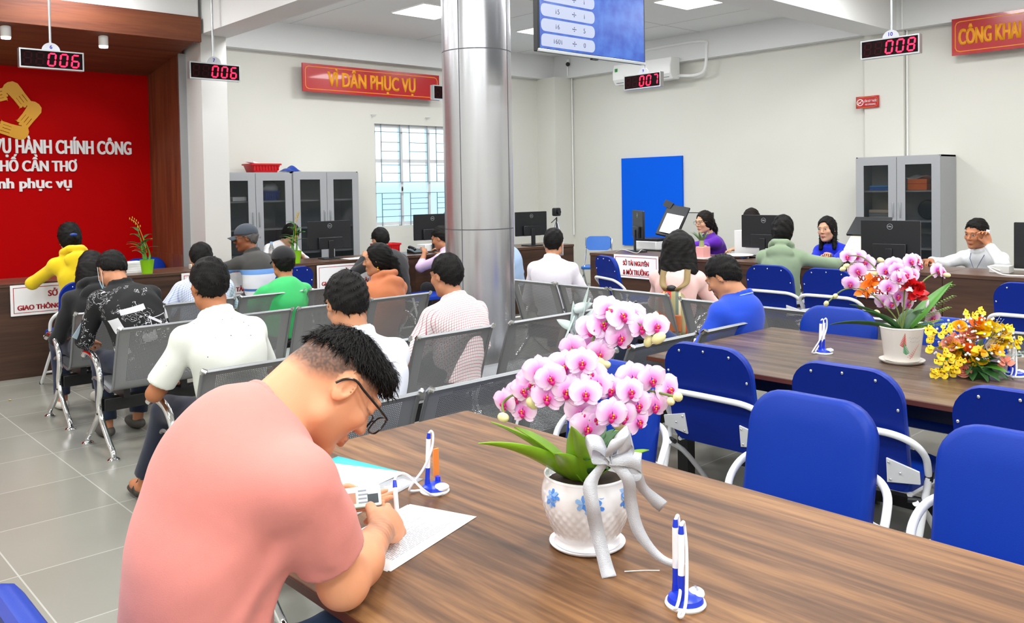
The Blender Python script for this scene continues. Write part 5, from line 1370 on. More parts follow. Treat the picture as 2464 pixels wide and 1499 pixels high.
# light checked shirt
J = person('person in a pale blue checked shirt on the rear bench, head bowed', (2.74, 6.60, .53), (2.80, 6.70, 1.075), -4, look=(25, -12, 0), tone='#C08865', top=check_mat('pale_blue_check', '#D5DCEC', '#7E92C0', .02, .13, True), sleeve=.7, bottom=jeans, seed=14, hands=((2.55, 6.85, .65), (2.92, 6.88, .65)), collar='shirt')
# white polo man
m_polo = cloth('white_polo', '#E2E5DD'); N, L = nodes(m_polo)
for l in list(N['Principled BSDF'].inputs['Base Color'].links): L.remove(l)
vr = N.new('ShaderNodeTexVoronoi'); vr.inputs['Scale'].default_value = 20; tc_ = N.new('ShaderNodeTexCoord'); L.new(tc_.outputs['Object'], vr.inputs['Vector'])
_base(m_polo, _mix(m_polo, _math(m_polo, 'LESS_THAN', vr.outputs['Distance'], .06), hexc('#E2E5DD'), hexc('#6E747C')))
m_sandal = mat('brown_sandal', '#2A2018', .6)
J = person('man in a white dotted polo shirt with short hair, on the bench by the aisle', (1.82, 4.02, .54), (1.775, 4.16, 1.145), 4, look=(14, -8, 0), tone='#B0714C', top=m_polo, sleeve=.82, bottom=cloth('dark_jeans', '#1A2036'), hairstyle='short', collar='polo', seed=15, hands=((1.62, 4.36, .66), (1.96, 4.42, .68)), s=1.03, feet=((1.60, 4.62, .10), (2.0, 4.62, .09)), poles=((-.7, -.6, -.5), None), shoes=None)
for i in (0, 1):
    S = Sdf(); S.E(J['an'][i]+J['fw']*.055-A3((0, 0, .066)), (.05, .14, .02), frame_of(J['fw']), .01); S.C(J['an'][i]+A3((-.045, .05, -.05)), J['an'][i]+A3((.0, .06, .0)), .012, .012, .01).C(J['an'][i]+A3((.0, .06, .0)), J['an'][i]+A3((.045, .05, -.05)), .012, .012, .01)
    sdf_child(J, 'sandal', S, m_sandal, .009)
cc = J['c7']+A3((0, 0, .008))+J['fw']*.03
child_tube(J, 'collar_stripe', [cc+J['side']*math.cos(q_)*.086+J['fw']*math.sin(q_)*.084+A3((0, 0, -.026*math.sin(q_)-.004)) for q_ in np.linspace(PI*1.0, PI*2.0, 14)], .002, m_bluebox)
tag(MB().box(tuple(J['wr'][1]+A3((.02, .13, .03))), (.075, .15, .009), Euler((.55, 0, .1)).to_matrix()).build('mobile_phone', m_black, bevel=.003), 'dark smartphone held by the man in the white dotted polo', 'phone')
# capped man at the counter, looking along it
m_stripe = band_mat('striped_polo', [(0, '#3B3835'), (.20, '#4C7FC4'), (.30, '#DCDDE2'), (.36, '#3A6FB8'), (.40, '#DCDDE2'), (.62, '#6D9BDA'), (.70, '#3B3A38')], 2, .45, 1.05)
J = person('elderly man in a grey cap and striped polo shirt at the counter', (3.80, 7.72, .56), (3.755, 7.92, 1.16), 12, look=(8, 55, 0), tone='#8A5236', top=m_stripe, sleeve=.85, bottom=darktr, hairstyle='crop', hmat=mat('grey_hair', '#5A5654', .6), collar='polo', seed=16, hands=((3.50, 8.15, .88), (3.85, 8.22, .88)), poles=((-1, 0, -.4), (1, -.4, -.4)))
def cap(J, m, brim=True, peak=1.0):
    hs, R, W = J['hs'], J['R'], J['W']; S = Sdf()
    S.E(W((0, -.014, .045)), A3((.092, .110, .092))*hs, R, .01); S.cut(W((0, 0, .035)), R@A3((0, .10, -1)))
    c_ = sdf_child(J, 'cap', S, m, .008)
    if brim:
        b_ = MB().grid(lambda u, v: tuple(W(((u-.5)*.15*(1-.15*v), .085+.075*v*peak*math.sin(PI*(.15+.7*u)), .038-.012*v-.03*(2*u-1)**2))-J['base']), 10, 4)
        b_.build('cap_brim', m, J['t'], smooth=True, solid=.004)
cap(J, cloth('grey_cap', '#3E4550'))
glasses(J, m_black, .0022)
# staff woman bent behind the monitor
J = person('clerk in a white blouse bending down behind the counter monitor', (4.82, 9.62, .56), (5.06, 9.45, 1.09), 170, look=(45, 25, 0), female=True, tone='#D9A98A', top=cloth('white_blouse', '#E4E4E6'), sleeve=1.5, bottom=darktr, hairstyle='long', seed=17, hands=((5.0, 9.15, .87), (4.75, 9.2, .87)))
# green shirt
m_green = cloth('green_shirt', '#3CC06C')
J = person('man in a green polo shirt and black flat cap on the rear bench', (3.34, 6.50, .50), (3.44, 6.57, 1.01), -4, look=(5, -5, 0), tone='#B97B56', top=m_green, sleeve=.9, bottom=darktr, hairstyle='crop', collar=None, seed=18, hands=((3.15, 6.85, .62), (3.55, 6.85, .62)), hsc=1.03)
cap(J, cloth('black_cap', '#16161A'), True, .9)
S = Sdf(); cc = J['c7']+A3((0, .03, .012))
for j in range(12):
    P_ = lambda q_: cc+A3((math.cos(q_)*.066, math.sin(q_)*.064, -.026*math.sin(q_)+.006)); S.C(P_(2*PI*j/12), P_(2*PI*(j+1)/12), .0135, None, .008).C(P_(2*PI*j/12)-A3((0, 0, .016)), P_(2*PI*(j+1)/12)-A3((0, 0, .016)), .0165, None, .008)
sdf_child(J, 'collar', S, cloth('dark_collar', '#22282A'), .008)
child_tube(J, 'collar_stripe', [cc+A3((math.cos(q_)*.082, math.sin(q_)*.08, -.026*math.sin(q_)-.018)) for q_ in np.linspace(PI*1.05, PI*1.95, 12)], .003, m_whiteplastic)
# orange hooded woman with ponytail
J = person('woman in an orange hooded top with a long dark ponytail, on the bench', (3.80, 5.70, .52), (3.86, 5.80, 1.045), 0, look=(4, 50, 0), female=True, tone='#B9805E', top=cloth('orange_knit', '#C8764C'), sleeve=1.9, bottom=jeans, hairstyle='tied', hood=True, seed=19, hair_extra=lambda S, W, hs, R: (S.E(W((0, -.105, .0)), A3((.034, .034, .036))*hs, R, .02), S.C(W((0, -.12, -.01)), W((.01, -.135, -.16)), .04*hs, .045*hs, .02), S.C(W((.01, -.135, -.16)), W((.03, -.14, -.40)), .045*hs, .02*hs, .02)))
er = MB()
for z in (-.052, -.068): er.ball(tuple(J['W']((-.083, -.008, z))-J['base']), .0055 if z > -.06 else .007, 10, 6)
er.build('earring', m_gold, J['t'], smooth=True)
# dark haired person in black at the counter
J = person('dark-haired person in a charcoal top at the counter behind the orange hood', (5.28, 7.60, .54), (5.22, 7.78, 1.065), -6, look=(25, 5, 0), tone='#C08865', top=cloth('charcoal_top', '#2B2A2D'), sleeve=1.9, bottom=darktr, hairstyle='short', seed=20, hands=((5.16, 8.0, .88), (5.42, 7.98, .88)))
# lilac shirt man
J = person('man in a lilac shirt with a dark bag strap at the counter by the column', (6.08, 7.46, .52), (5.95, 7.66, 1.055), 8, look=(18, 18, 0), tone='#B57C5A', top=cloth('lilac_shirt', '#D9BDE0'), sleeve=1.5, bottom=darktr, hairstyle='short', collar='shirt', seed=21, hands=((5.90, 7.90, .88), (6.18, 7.88, .88)))
b_ = MB(); pts = [J['sh'][0]+A3((.075, -.065, .065)), J['chest']+A3((-.04, -.155, .03)), J['waist']+A3((.10, -.175, .0)), J['pel']+A3((.18, -.08, .04))]
child_tube(J, 'bag_strap', [Vector(p) for p in smoothpath([tuple(p) for p in pts], 5)], .017, mat('dark_strap', '#35353B', .7))
# man right behind the pink shirt
J = person('man with thinning crown in a white shirt, right behind the near table', (1.90, 3.0, .54), (1.93, 3.14, 1.125), -3, look=(24, -6, 0), tone='#B9805E', top=cloth('white_shirt', '#DFE3EE'), sleeve=1.5, bottom=darktr, hairstyle='short', collar='shirt', seed=22, hands=((1.80, 3.38, .68), (2.0, 3.38, .68)), thin=0, h=.009)
# checked shirt
J = person('man in a white shirt with fine red checks on the bench by the column', (3.22, 4.02, .53), (3.25, 4.14, 1.075), -2, look=(10, 8, 0), tone='#B98060', top=check_mat('red_check', '#E9E3E4', '#B8606C', .017, .07), sleeve=.9, bottom=darktr, hairstyle='short', collar='shirt', seed=23)
# standing man behind the column
J = person('person in a grey T-shirt standing in front of the barred window', (7.66, 9.45, .86), (7.70, 9.45, 1.60), 100, tone='#C08865', top=cloth('grey_tshirt', '#8E9A96'), sleeve=.8, bottom=darktr, seed=24, stand=True, hands=((7.4, 9.2, 1.12), (7.36, 9.55, 1.1)), collar='round', shoes=m_shoe)
# sliver of a light blue shirt right of the column
J = person('person in a light blue shirt mostly hidden behind the silver column', (6.95, 7.58, .50), (6.82, 7.72, 1.03), 6, look=(15, 0, 0), tone='#C08865', top=cloth('light_blue_shirt', '#A9C4EA'), sleeve=1.5, bottom=darktr, seed=25, collar='shirt')
# masked man in white
J = person('man in a white shirt and face mask on the bench right of the column', (5.42, 5.36, .54), (5.55, 5.48, 1.10), -62, look=(8, 6, 0), tone='#C58C6A', top=cloth('pale_white_shirt', '#E3DEE8'), sleeve=1.6, bottom=darktr, hairstyle='short', collar='shirt', seed=26, twist=0)
W = J['W']; mk_ = MB().grid(lambda u, v: tuple(W((.078*math.sin((u-.5)*2.5), .02+.098*math.cos((u-.5)*2.5), -.02-.085*v))-J['base']), 12, 6)
mk_.build('face_mask', mat('mask_white', '#E8EBEE', .8), J['t'], smooth=True, solid=.002)
for s in (-1, 1): child_tube(J, 'mask_strap', [W((s*.072, .05, -.03)), W((s*.086, -.005, .032)), W((s*.082, -.022, -.02)), W((s*.07, .04, -.09))], .002, m_whiteplastic)
# backpack woman
pinkm = cloth('pale_pink_top', '#EFC4BE')
J = person('woman with long black hair and a pale pink top wearing a striped backpack', (5.50, 4.10, .53), (5.56, 4.105, 1.105), -62, look=(14, 4, 0), s=1.02, female=True, tone='#D2A080', top=pinkm, sleeve=1.9, bottom=jeans, hairstyle='long', seed=27, hsc=1.03, hands=((5.80, 4.36, .64), (5.90, 4.10, .64)), hair_extra=lambda S, W, hs, R: (S.C(W((-.04, -.045, .02)), W((-.085, -.065, -.19)), .076*hs, .056*hs, .03), S.C(W((.04, -.045, .02)), W((.085, -.065, -.18)), .076*hs, .056*hs, .03), S.C(W((0, -.06, .0)), W((-.02, -.08, -.20)), .09*hs, .065*hs, .03)))
strapm = mat('khaki_strap', '#8E7850', .8)
mb_ = band_mat('backpack_stripes', [(0, '#C8552E'), (.12, '#A59A6E'), (.24, '#D8C9A8'), (.3, '#6F7C70'), (.38, '#A59A6E'), (.5, '#CF3A2B'), (.66, '#D9A45C'), (.72, '#B4552C'), (.84, '#A59A6E')], 1, -.14, .14)
bk_ = thing('backpack', 'small orange and green striped backpack on the back of the pink top', 'backpack', tuple(J['base']-J['fw']*.205+A3((0, 0, .46))), math.radians(34))
b_ = MB()
prof = [(.11, 0), (.135, .03), (.14, .12), (.135, .22), (.10, .31), (.055, .345)]
vs = []; n_ = 16
for w_, z_ in prof: vs += [((.075 if z_ < .3 else .05)*math.copysign(abs(math.cos(2*PI*k/n_))**.6, math.cos(2*PI*k/n_)), w_*math.copysign(abs(math.sin(2*PI*k/n_))**.6, math.sin(2*PI*k/n_)), z_) for k in range(n_)]
m__ = len(prof); fs = [(i*n_+k, i*n_+(k+1) % n_, (i+1)*n_+(k+1) % n_, (i+1)*n_+k) for i in range(m__-1) for k in range(n_)]+[tuple(range(n_)), tuple((m__-1)*n_+k for k in range(n_))]
b_.add(vs, fs).build('bag', mb_, bk_, smooth=True, sub=1, angle=180)
MB().box((-.08, 0, .10), (.02, .16, .13)).build('front_pocket', mat('bag_tan', '#B5673A', .7), bk_, bevel=.008)
MB().ball((-.02, 0, .36), (.03, .04, .025), 12, 8).build('knotted_scarf', m_black, bk_, smooth=True)
M_ = Matrix.Rotation(-math.radians(34), 4, 'Z') @ Matrix.Translation(-bk_.location)
for i_, sg in ((0, -1), (1, 1)):
    q1 = J['sh'][i_]*.6+J['shc']*.4; b0 = A3(bk_.location)+A3((0, 0, .33))+J['rt']*sg*.025
    q0 = q1-J['fw']*.165+A3((0, 0, -.005))
    pts = [Vector(b0), Vector(b0*.5+q0*.5-J['fw']*.045), Vector(q0), Vector(q1-J['fw']*.095+A3((0, 0, .075))), Vector(q1+J['fw']*.01+A3((0, 0, .105))), Vector(q1+J['fw']*.12+A3((0, 0, -.03)))]
    P_ = smoothpath([M_ @ p for p in pts], 5); vs = []
    for p in P_: vs += [p+Vector((0, -.024, 0)), p+Vector((0, .024, 0))]
    MB().add(vs, [(2*i, 2*i+1, 2*i+3, 2*i+2) for i in range(len(P_)-1)]).build('shoulder_strap', strapm, bk_, smooth=True, solid=.006)
# green hooded woman
J = person('woman in a sage green hooded top leaning on the counter', (6.96, 4.02, .56), (7.07, 4.07, 1.175), -66, look=(16, -6, 0), female=True, tone='#C99673', top=cloth('sage_hoodie', '#84977B'), sleeve=1.9, bottom=band_mat('striped_skirt', [(0, '#1A1C26'), (.10, '#D8D9DC'), (.2, '#1A1C26'), (.3, '#D8D9DC'), (.4, '#1A1C26'), (.5, '#D8D9DC'), (.6, '#1A1C26'), (.7, '#D8D9DC'), (.8, '#1A1C26'), (.9, '#D8D9DC')], 2, .38, .70), hairstyle='tied', hood=True, seed=28, s=1.05, hands=((7.45, 4.48, .88), (7.50, 3.75, .88)), poles=((.2, 1, -.4), (.1, -1, -.2)), hair_extra=lambda S, W, hs, R: (bun_high(S, W, hs, R), S.C(W((-.01, -.09, -.03)), W((-.03, -.085, -.12)), .05*hs, .03*hs, .02)), hem=.06)
# clerk in purple
m_purple = cloth('purple_tunic', '#5B12A8')
J = person('clerk in a purple tunic and glasses with a ponytail, behind the counter', (8.62, 5.86, .55), (8.48, 5.90, 1.165), 62, look=(6, 14, 0), female=True, tone='#D9A684', top=m_purple, sleeve=1.9, bottom=darktr, hairstyle='tied', hmat=m_hairb, seed=29, h=.0085, hair_extra=ponytail, hands=((8.0, 6.05, .88), (8.1, 5.62, .88)), poles=((0, .6, -1), (.3, -1, -.6)), lip='#A8474F', collar='round')
glasses(J, mat('gold_wire', '#7A6A4A', .3, .8), .0015)
J = person('clerk with dark hair hidden behind the monitor, only the crown showing', (8.85, 5.25, .55), (8.62, 5.36, 1.19), 95, look=(20, 0, 0), female=True, tone='#D9A684', top=blackc, sleeve=1.9, bottom=darktr, hairstyle='long', hmat=m_hairb, seed=30, hands=((8.2, 5.35, .88), (8.2, 5.15, .88)))
# clerk in blue
J = person('clerk in a bright blue tunic with arms folded on the counter', (8.62, 4.26, .53), (8.42, 4.35, 1.12), 88, look=(2, 2, 4), female=True, tone='#D6A283', top=cloth('royal_blue_tunic', '#0B2BD6'), sleeve=1.9, bottom=darktr, hairstyle='tied', seed=31, h=.0085, hands=((8.02, 4.12, .89), (8.05, 4.50, .88)), poles=((.2, .5, -1), (.2, -.5, -1)), collar='round', hair_extra=lambda S, W, hs, R: (S.C(W((-.066, -.02, -.06)), W((-.072, .015, -.19)), .026*hs, .02*hs, .02), S.C(W((.066, -.02, -.06)), W((.074, .015, -.19)), .026*hs, .02*hs, .02), S.C(W((0, -.06, -.06)), W((0, -.05, -.17)), .06*hs, .05*hs, .03)), lip='#B04A52', curl=(60, 20, 10))
er = MB().ball(tuple(J['W']((.083, -.006, -.045))-J['base']), .006, 10, 6).build('earring', m_gold, J['t'], smooth=True)
# man on the phone
m_ws = cloth('clerk_white_shirt', '#EDEFF2')
hd_ = A3((8.40, 2.905, 1.115)); R_ = None
J = person('man in a white shirt holding a white telephone handset to his ear', (8.62, 2.86, .53), tuple(hd_), 78, look=(10, -2, -6), tone='#C0805C', top=m_ws, sleeve=1.88, bottom=darktr, hairstyle='short', collar='shirt', seed=32, h=.0085, s=1.03, hands=((8.32, 2.775, 1.03), (8.02, 3.16, .88)), poles=((-.6, -.9, -1), (.3, .6, -.8)), hand_dir=((.08, .22, 1), None), curl=(50, 45, 25), lip='#9A5A50', front=.012)
W = J['W']
hs_ = thing('telephone_handset', 'white telephone handset held by the man in the white shirt', 'telephone', tuple(W((-.098, .0, -.02))))
MB().tube([(0, -.01, .07), (0, 0, .03), (.0, .0, -.05), (0, .0, -.09)], [.016, .02, .018, .022], 12).build('handset', m_whiteplastic, hs_, smooth=True)
child_tube(J, 'lanyard', [J['c7']+A3((-.03, .07, .02)), J['c7']+A3((-.13, .05, -.07)), J['chest']+A3((-.20, .03, -.05)), J['c7']+A3((-.13, -.05, -.07)), J['c7']+A3((-.03, -.07, .02))], .003, mat('lanyard_blue', '#50557A', .6))
# man in the blue polo
m_bpolo = cloth('royal_polo', '#0C43C4')
J = person('man in a royal blue polo shirt sitting sideways, head bowed', (4.42, 3.06, .51), (4.47, 2.98, 1.038), 2, look=(32, 14, 0), tone='#C58B66', top=m_bpolo, sleeve=.9, bottom=cloth('blue_jeans', '#18305E'), hairstyle='short', collar='polo', seed=33, s=1.0, hands=((4.27, 3.18, .56), (4.50, 3.26, .58)), knees=((3.97, 3.24, .80), (4.3, 3.5, .52)), feet=((4.2, 3.62, .5), (4.28, 3.45, .085)), h=.0095)
cc = J['c7']+A3((0, .0, .024))+J['fw']*.03
child_tube(J, 'collar_stripe', [cc+J['side']*math.cos(q_)*.083+J['fw']*math.sin(q_)*.081+A3((0, 0, -.026*math.sin(q_)-.008)) for q_ in np.linspace(PI*1.0, PI*2.0, 14)], .003, mat('stripe_pale', '#A9BEE8', .7))
# ------------------------------------------------------------------ the man in the pink T-shirt, writing
def hero():
    hs = 1.06; hd = A3((.982, 1.652, 1.170)); a = math.radians(-104); hf = A3((-math.sin(a), math.cos(a), 0)); hr = A3((hf[1], -hf[0], 0))
    R = np.stack([hr, hf, A3((0, 0, 1))], 1)@rotm('x', -49)@rotm('y', -8)
    base = A3((.64, 1.64, 0)); t = thing('person', 'man in a pink T-shirt and black glasses bent over the near table, writing', 'person', tuple(base))
    pel, waist, chest, c7 = A3((.66, 1.66, .56)), A3((.685, 1.66, .78)), A3((.715, 1.65, .97)), A3((.80, 1.645, 1.135))
    shR, shL = A3((.790, 1.470, 1.045)), A3((.80, 1.80, 1.05))
    elR, wrR = A3((.905, 1.505, .812)), A3((1.095, 1.655, .818))
    elL, wrL = A3((.935, 1.98, .835)), A3((1.055, 1.865, .835))
    fw, up, rt = A3((1, 0, 0)), A3((0, 0, 1)), A3((0, -1, 0))
    tone = skin_tone('#E09C76')
    # ---- body
    S = Sdf()
    S.C(pel, waist, .145, .130, .05, 1.25, fw).C(waist, chest, .130, .145, .05, 1.3, fw).C(chest, A3((.775, 1.64, 1.045)), .145, .11, .05, 1.4, fw)
    S.C(shR, shL, .055, .055, .05)
    nk = hd-R[:, 2]*.060*hs-R[:, 1]*.022*hs
    S.C(c7-up*.015+fw*.005, nk, .066, .061, .035)
    for s_ in (shR, shL): S.C(c7-up*.03, s_, .05, .05, .04)
    S.C(c7+up*.0-fw*.02, hd+R@(A3((0, -.075, -.02))*hs), .045, .045, .03)          # nape muscle
    W = head_sdf(S, hd, R, hs)
    # arms with muscle swell
    S.C(shR, shR*.45+elR*.55, .056, .053, .03).C(shR*.45+elR*.55, elR, .053, .044, .03)
    S.E(elR+A3((-.012, -.012, -.005)), (.036, .036, .034), None, .03)
    m1 = elR*.66+wrR*.34; S.C(elR, m1, .046, .050, .03).C(m1, wrR, .050, .031, .03, 1.12, up)
    S.C(shL, elL, .053, .044, .03).C(elL, wrL, .046, .028, .03)
    # right hand: pinches the pen, little finger resting on the sheet
    d = unit(A3((.82, .56, -.10))); n = A3((-.25, .62, -.74)); th = A3((-.30, .52, .80))
    hand(S, wrR, d, n, th, 1.17, k=.005, fr=.0088, spread=.2, curls=((38, 48, 22), (52, 62, 30), (62, 72, 40), (66, 74, 42)), thumb_pts=((.062, .050, .022), (.088, .040, .042), (.104, .026, .056)))
    # left hand: holds a card between thumb and fingers
    d2 = unit(A3((.90, -.42, -.12))); n2 = A3((.1, -.15, -.98)); th2 = A3((.42, .9, .1))
    hand(S, wrL, d2, A3((-.32, -.50, .80)), th2, 1.02, k=.005, fr=.0086, curls=((6, 8, 6), (6, 10, 8), (8, 10, 8), (10, 12, 8)), thumb_pts=((.045, .048, .016), (.072, .034, .029), (.094, .016, .031)))
    hips = (A3((.64, 1.57, .545)), A3((.64, 1.75, .545))); kn = (A3((1.08, 1.54, .52)), A3((1.08, 1.80, .52))); an = (A3((1.02, 1.54, .09)), A3((1.02, 1.80, .09)))
    for i in (0, 1): S.C(hips[i], kn[i], .078, .055, .04).C(kn[i], an[i], .052, .036, .03)
    V, F = S.mesh(.0052)
    nz = lambda q: np.sin(150*q[:, 0]+40*q[:, 2])*np.sin(170*q[:, 1]+90*q[:, 2])
    RS_ = np.random.RandomState(4)
    def fade(q):        # close-cropped sides and nape
        lim = -.012-.72*np.clip(q[:, 1], -.12, .02)*-.55
        w = np.clip((q[:, 2]-(-.040+.55*np.clip(q[:, 1]+.08, 0, .09)+.9*np.clip(q[:, 1]-.045, 0, .05)))/.035, 0, 1)
        w *= np.clip((.078-q[:, 1])/.012, 0, 1)
        side = (np.abs(q[:, 0]) > .03) | (q[:, 1] < -.02)
        ear = np.hypot(q[:, 1]+.008, (q[:, 2]+.004)*.72) < .030
        return np.clip(w*(.72+.32*RS_.rand(len(q))), 0, .93)*side*(1-ear*(np.abs(q[:, 0]) > .07))
    col = face_colors(V, hd, R, hs, tone, '#A8584C', True, .12, fade, False)
    # arm hair on the forearm and a warmer hand
    ax_ = wrR-elR; tt = ((V-elR)@ax_)/(ax_@ax_); dd = np.linalg.norm(V-elR-np.clip(tt, 0, 1)[:, None]*ax_, axis=1)
    w = (np.exp(-((tt-.86)/.22)**2)*(dd < .055)*(V[:, 2] > .80)*(.35+.25*np.sin(210*V[:, 0]+160*V[:, 1])*np.sin(190*V[:, 1]-120*V[:, 2])))[:, None]
    col = col*(1-np.clip(w, 0, .7))+A3((.10, .05, .035))*np.clip(w, 0, .7)
    body = mesh_obj('body', V, F, m_skin, t, base, col)
    # nails of the left hand are hidden; thumb nail of the right
    # ---- T-shirt
    S = Sdf(); g = .020
    S.C(A3((.675, 1.665, .50)), A3((.68, 1.66, .72)), .168, .160, .06, 1.28, fw, (1, 0)).C(A3((.645, 1.66, .72)), A3((.665, 1.655, .88)), .160, .158, .06, 1.28, fw)
    S.C(A3((.685, 1.655, .88)), chest, .158, .162, .06, 1.28, fw).C(chest, A3((.775, 1.64, 1.045)), .162, .122, .06, 1.30, fw)
    S.C(shR+A3((-.01, 0, 0)), shL+A3((-.01, 0, 0)), .062, None, .06)
    for s_ in (shR, shL): S.C(c7-up*.045-fw*.005, s_+up*.004, .058, .055, .05)
    S.E(A3((.712, 1.64, 1.03)), (.085, .15, .10), None, .06)
    for sh_, el_ in ((shR, elR), (shL, elL)):
        e = sh_+(el_-sh_)*.70; S.C(sh_, sh_*.5+e*.5, .066, .070, .04).C(sh_*.5+e*.5, e, .070, .070, .03, flat=(0, 1))
    # folds: from the armpit to the waist, across the back and around the sleeve
    for p, q, r_ in (((.80, 1.46, .98), (.72, 1.505, .84), .012), ((.78, 1.475, .96), (.66, 1.495, .80), .011), ((.775, 1.505, .90), (.71, 1.505, .72), .010), ((.74, 1.495, .72), (.60, 1.52, .66), .011),
                     ((.83, 1.42, 1.03), (.88, 1.45, .93), .008), ((.80, 1.415, 1.0), (.83, 1.43, .90), .008), ((.565, 1.60, .80), (.64, 1.50, .74), .010), ((.56, 1.62, .70), (.66, 1.50, .66), .010)):
        S.C(p, q, r_, r_*.4, .03)
    # neckline: a short rim of cloth around the neck, edged by a band
    ax2 = unit(nk-c7); s1 = A3((0, 1, 0)); s2 = unit(np.cross(ax2, s1))
    S.C(c7-ax2*.05-up*.008, c7+ax2*.008-up*.006, .096, .083, .06, flat=(0, 1))
    S.E(A3((.725, 1.645, 1.065)), (.105, .15, .085), None, .08)
    cc = c7+ax2*.008-up*.006; ring = [cc+s1*math.cos(q)*.079+s2*math.sin(q)*.079 for q in np.linspace(0, 2*PI, 33)]
    wf = wrinkle(5, .0035, .6)
    V, F = S.mesh(.0065, lambda P: wf(P)*np.clip(1.2-1.2*np.clip((P[:, 2]-.9)/.2, 0, 1), .15, 1))
    pink = cloth('pink_cotton', '#D9857C', .2, 500)
    sh = mesh_obj('t_shirt', V, F, pink, t, base)
    S = Sdf()
    for i in range(32): S.C(ring[i], ring[i+1], .0085, None, .004)
    V, F = S.mesh(.0045); mesh_obj('neckband', V, F, pink, t, base)
    # ---- jeans
    S = Sdf(); S.C(pel-up*.02, pel+up*.06, .160, .155, .04, 1.25, fw)
    for i in (0, 1): S.C(hips[i], kn[i], .090, .070, .05).C(kn[i], an[i], .068, .06, .03, flat=(0, 1))
    V, F = S.mesh(.011, wrinkle(77, .005)); mesh_obj('jeans', V, F, cloth('blue_denim', '#44699C', .5, 300), t, base)
    for i in (0, 1):
        S = Sdf(); S.E(an[i]+fw*.06-up*.045, (.135, .05, .042), None, .02); V, F = S.mesh(.012); mesh_obj('shoe', V, F, m_shoe, t, base)
    tag(MB().box(tuple(A3((.862, 1.56, .60))-base), (.085, .012, .15), Euler((0, 1.2, .1)).to_matrix()).build('phone_pouch', m_black, t, bevel=.004))
    # ---- hair: black on top, fading into the cropped sides
    S = Sdf(); S.E(W((0, -.010, .040)), A3((.0785, .102, .083))*hs, R, .02); S.E(W((0, .055, .079)), A3((.062, .045, .034))*hs, R, .02)
    S.cut(W((0, 0, .052)), R@A3((0, .12, -1))); S.cut(W((0, .096, 0)), R@A3((0, 1, -.1)))
    S.E(W((0, .115, .035)), A3((.07, .028, .04))*hs, R, .01, True)
    st1, st2 = strands(3, .0016, 420), strands(9, .006, 330)
    def dsp(P):
        q = ((P-hd)@R)/hs; e = q[:, 2]-.052-.12*q[:, 1]
        return st1(P)+np.exp(-(e/.016)**2)*st2(P)
    V, F = S.mesh(.005, dsp); tp_ = W((.01, -.05, .12)); mesh_obj('hair', V, F, m_hair, t, base, tuft=(lambda P: (P-tp_)/(np.linalg.norm(P-tp_, axis=1)[:, None]+1e-6)+R@A3((0, .25, -.35)), 5200, .019, .0010, .34, 7))
    J = dict(W=W, base=base, t=t)
    # ---- glasses: thick black rims and temples
    mb = MB(); Wb = lambda p: tuple(W(p)-base); fr_ = mat('black_acetate', '#0E0E10', .25); ln = MB()
    for sg in (-1, 1):
        c_ = A3((sg*.034, .116, .0)); ring = []
        for q in np.linspace(0, 2*PI, 25)[:-1]:
            x_, z_ = math.copysign(abs(math.cos(q))**.7, math.cos(q))*.027, math.copysign(abs(math.sin(q))**.7, math.sin(q))*.020
            ring.append(c_+A3((x_, -.12*max(0, sg*x_), z_-.05*0)))
        mb.tube([Wb(p) for p in ring], .0022, 8, closed=True); ln.add([Wb(p) for p in ring], [tuple(range(24))])
        tp = [(sg*.061, .110, .012), (sg*.070, .104, .014), (sg*.079, .07, .016), (sg*.084, .02, .018), (sg*.086, -.008, .020), (sg*.083, -.026, .008), (sg*.081, -.036, -.010)]
        mb.tube([Wb(p) for p in smoothpath(tp, 4)], .0028, 8)
    mb.tube([Wb(p) for p in ((-.008, .117, .006), (0, .119, .010), (.008, .117, .006))], .002, 8)
    gl = mb.build('glasses', fr_, t, smooth=True); ln.build('lens', mat('spectacle_lens', '#DDE6EA', .05, alpha=.16), gl)
    return J
HERO = hero()

# ------------------------------------------------------------------ papers and cards on the near table
m_print_ = mat('printed_grey', '#8E90A0', .8)
def sheet(corners, z, name, label, m, cat='paper', lines=0, sag=.0, th=.0008, rows=(.15, .9), cols=(.12, .85)):
    """four corners in order near-left, near-right, far-right, far-left"""
    c = [Vector((x, y, z)) for x, y in corners]
    t = thing(name, label, cat, tuple((c[0]+c[2])/2)); o = Vector(t.location)
    f = lambda u, v, dz=0: tuple((c[0]*(1-u)+c[1]*u)*(1-v)+(c[3]*(1-u)+c[2]*u)*v-o+Vector((0, 0, dz+sag*math.sin(PI*u)*math.sin(PI*v))))
    MB().grid(lambda u, v: f(u, v), 8, 8).build('page', m, t, smooth=True, solid=th)
    if lines:
        b = MB(); R_ = random.Random(lines)
        for k in range(lines):
            v = rows[0]+(rows[1]-rows[0])*k/max(1, lines-1); u0 = cols[0]; u1 = cols[0]+(cols[1]-cols[0])*(.45+.55*R_.random())
            u = u0
            while u < u1:
                du = .02+.05*R_.random(); e = min(u+du, u1); b.add([f(u, v, .0008), f(e, v, .0008), f(e, v+.008, .0008), f(u, v+.008, .0008)], [(0, 1, 2, 3)]); u = e+.014
        b.build('print', m_print_, t); t.children[-1]['kind'] = 'stuff'
    return t
sheet(((1.075, 1.588), (1.418, 1.697), (1.348, 1.893), (1.03, 1.80)), .7512, 'form_sheet', 'white printed form under the writing hand', m_paper, lines=26)
sheet(((1.07, 1.595), (1.408, 1.702), (1.342, 1.896), (1.03, 1.806)), .7502, 'form_sheet', 'second white sheet lying under the form being written on', m_paper)
sheet(((1.222, 2.035), (1.482, 2.105), (1.378, 2.33), (1.17, 2.25)), .757, 'document_page', 'white printed page lying on the turquoise folder', m_paper, lines=22, sag=.006)
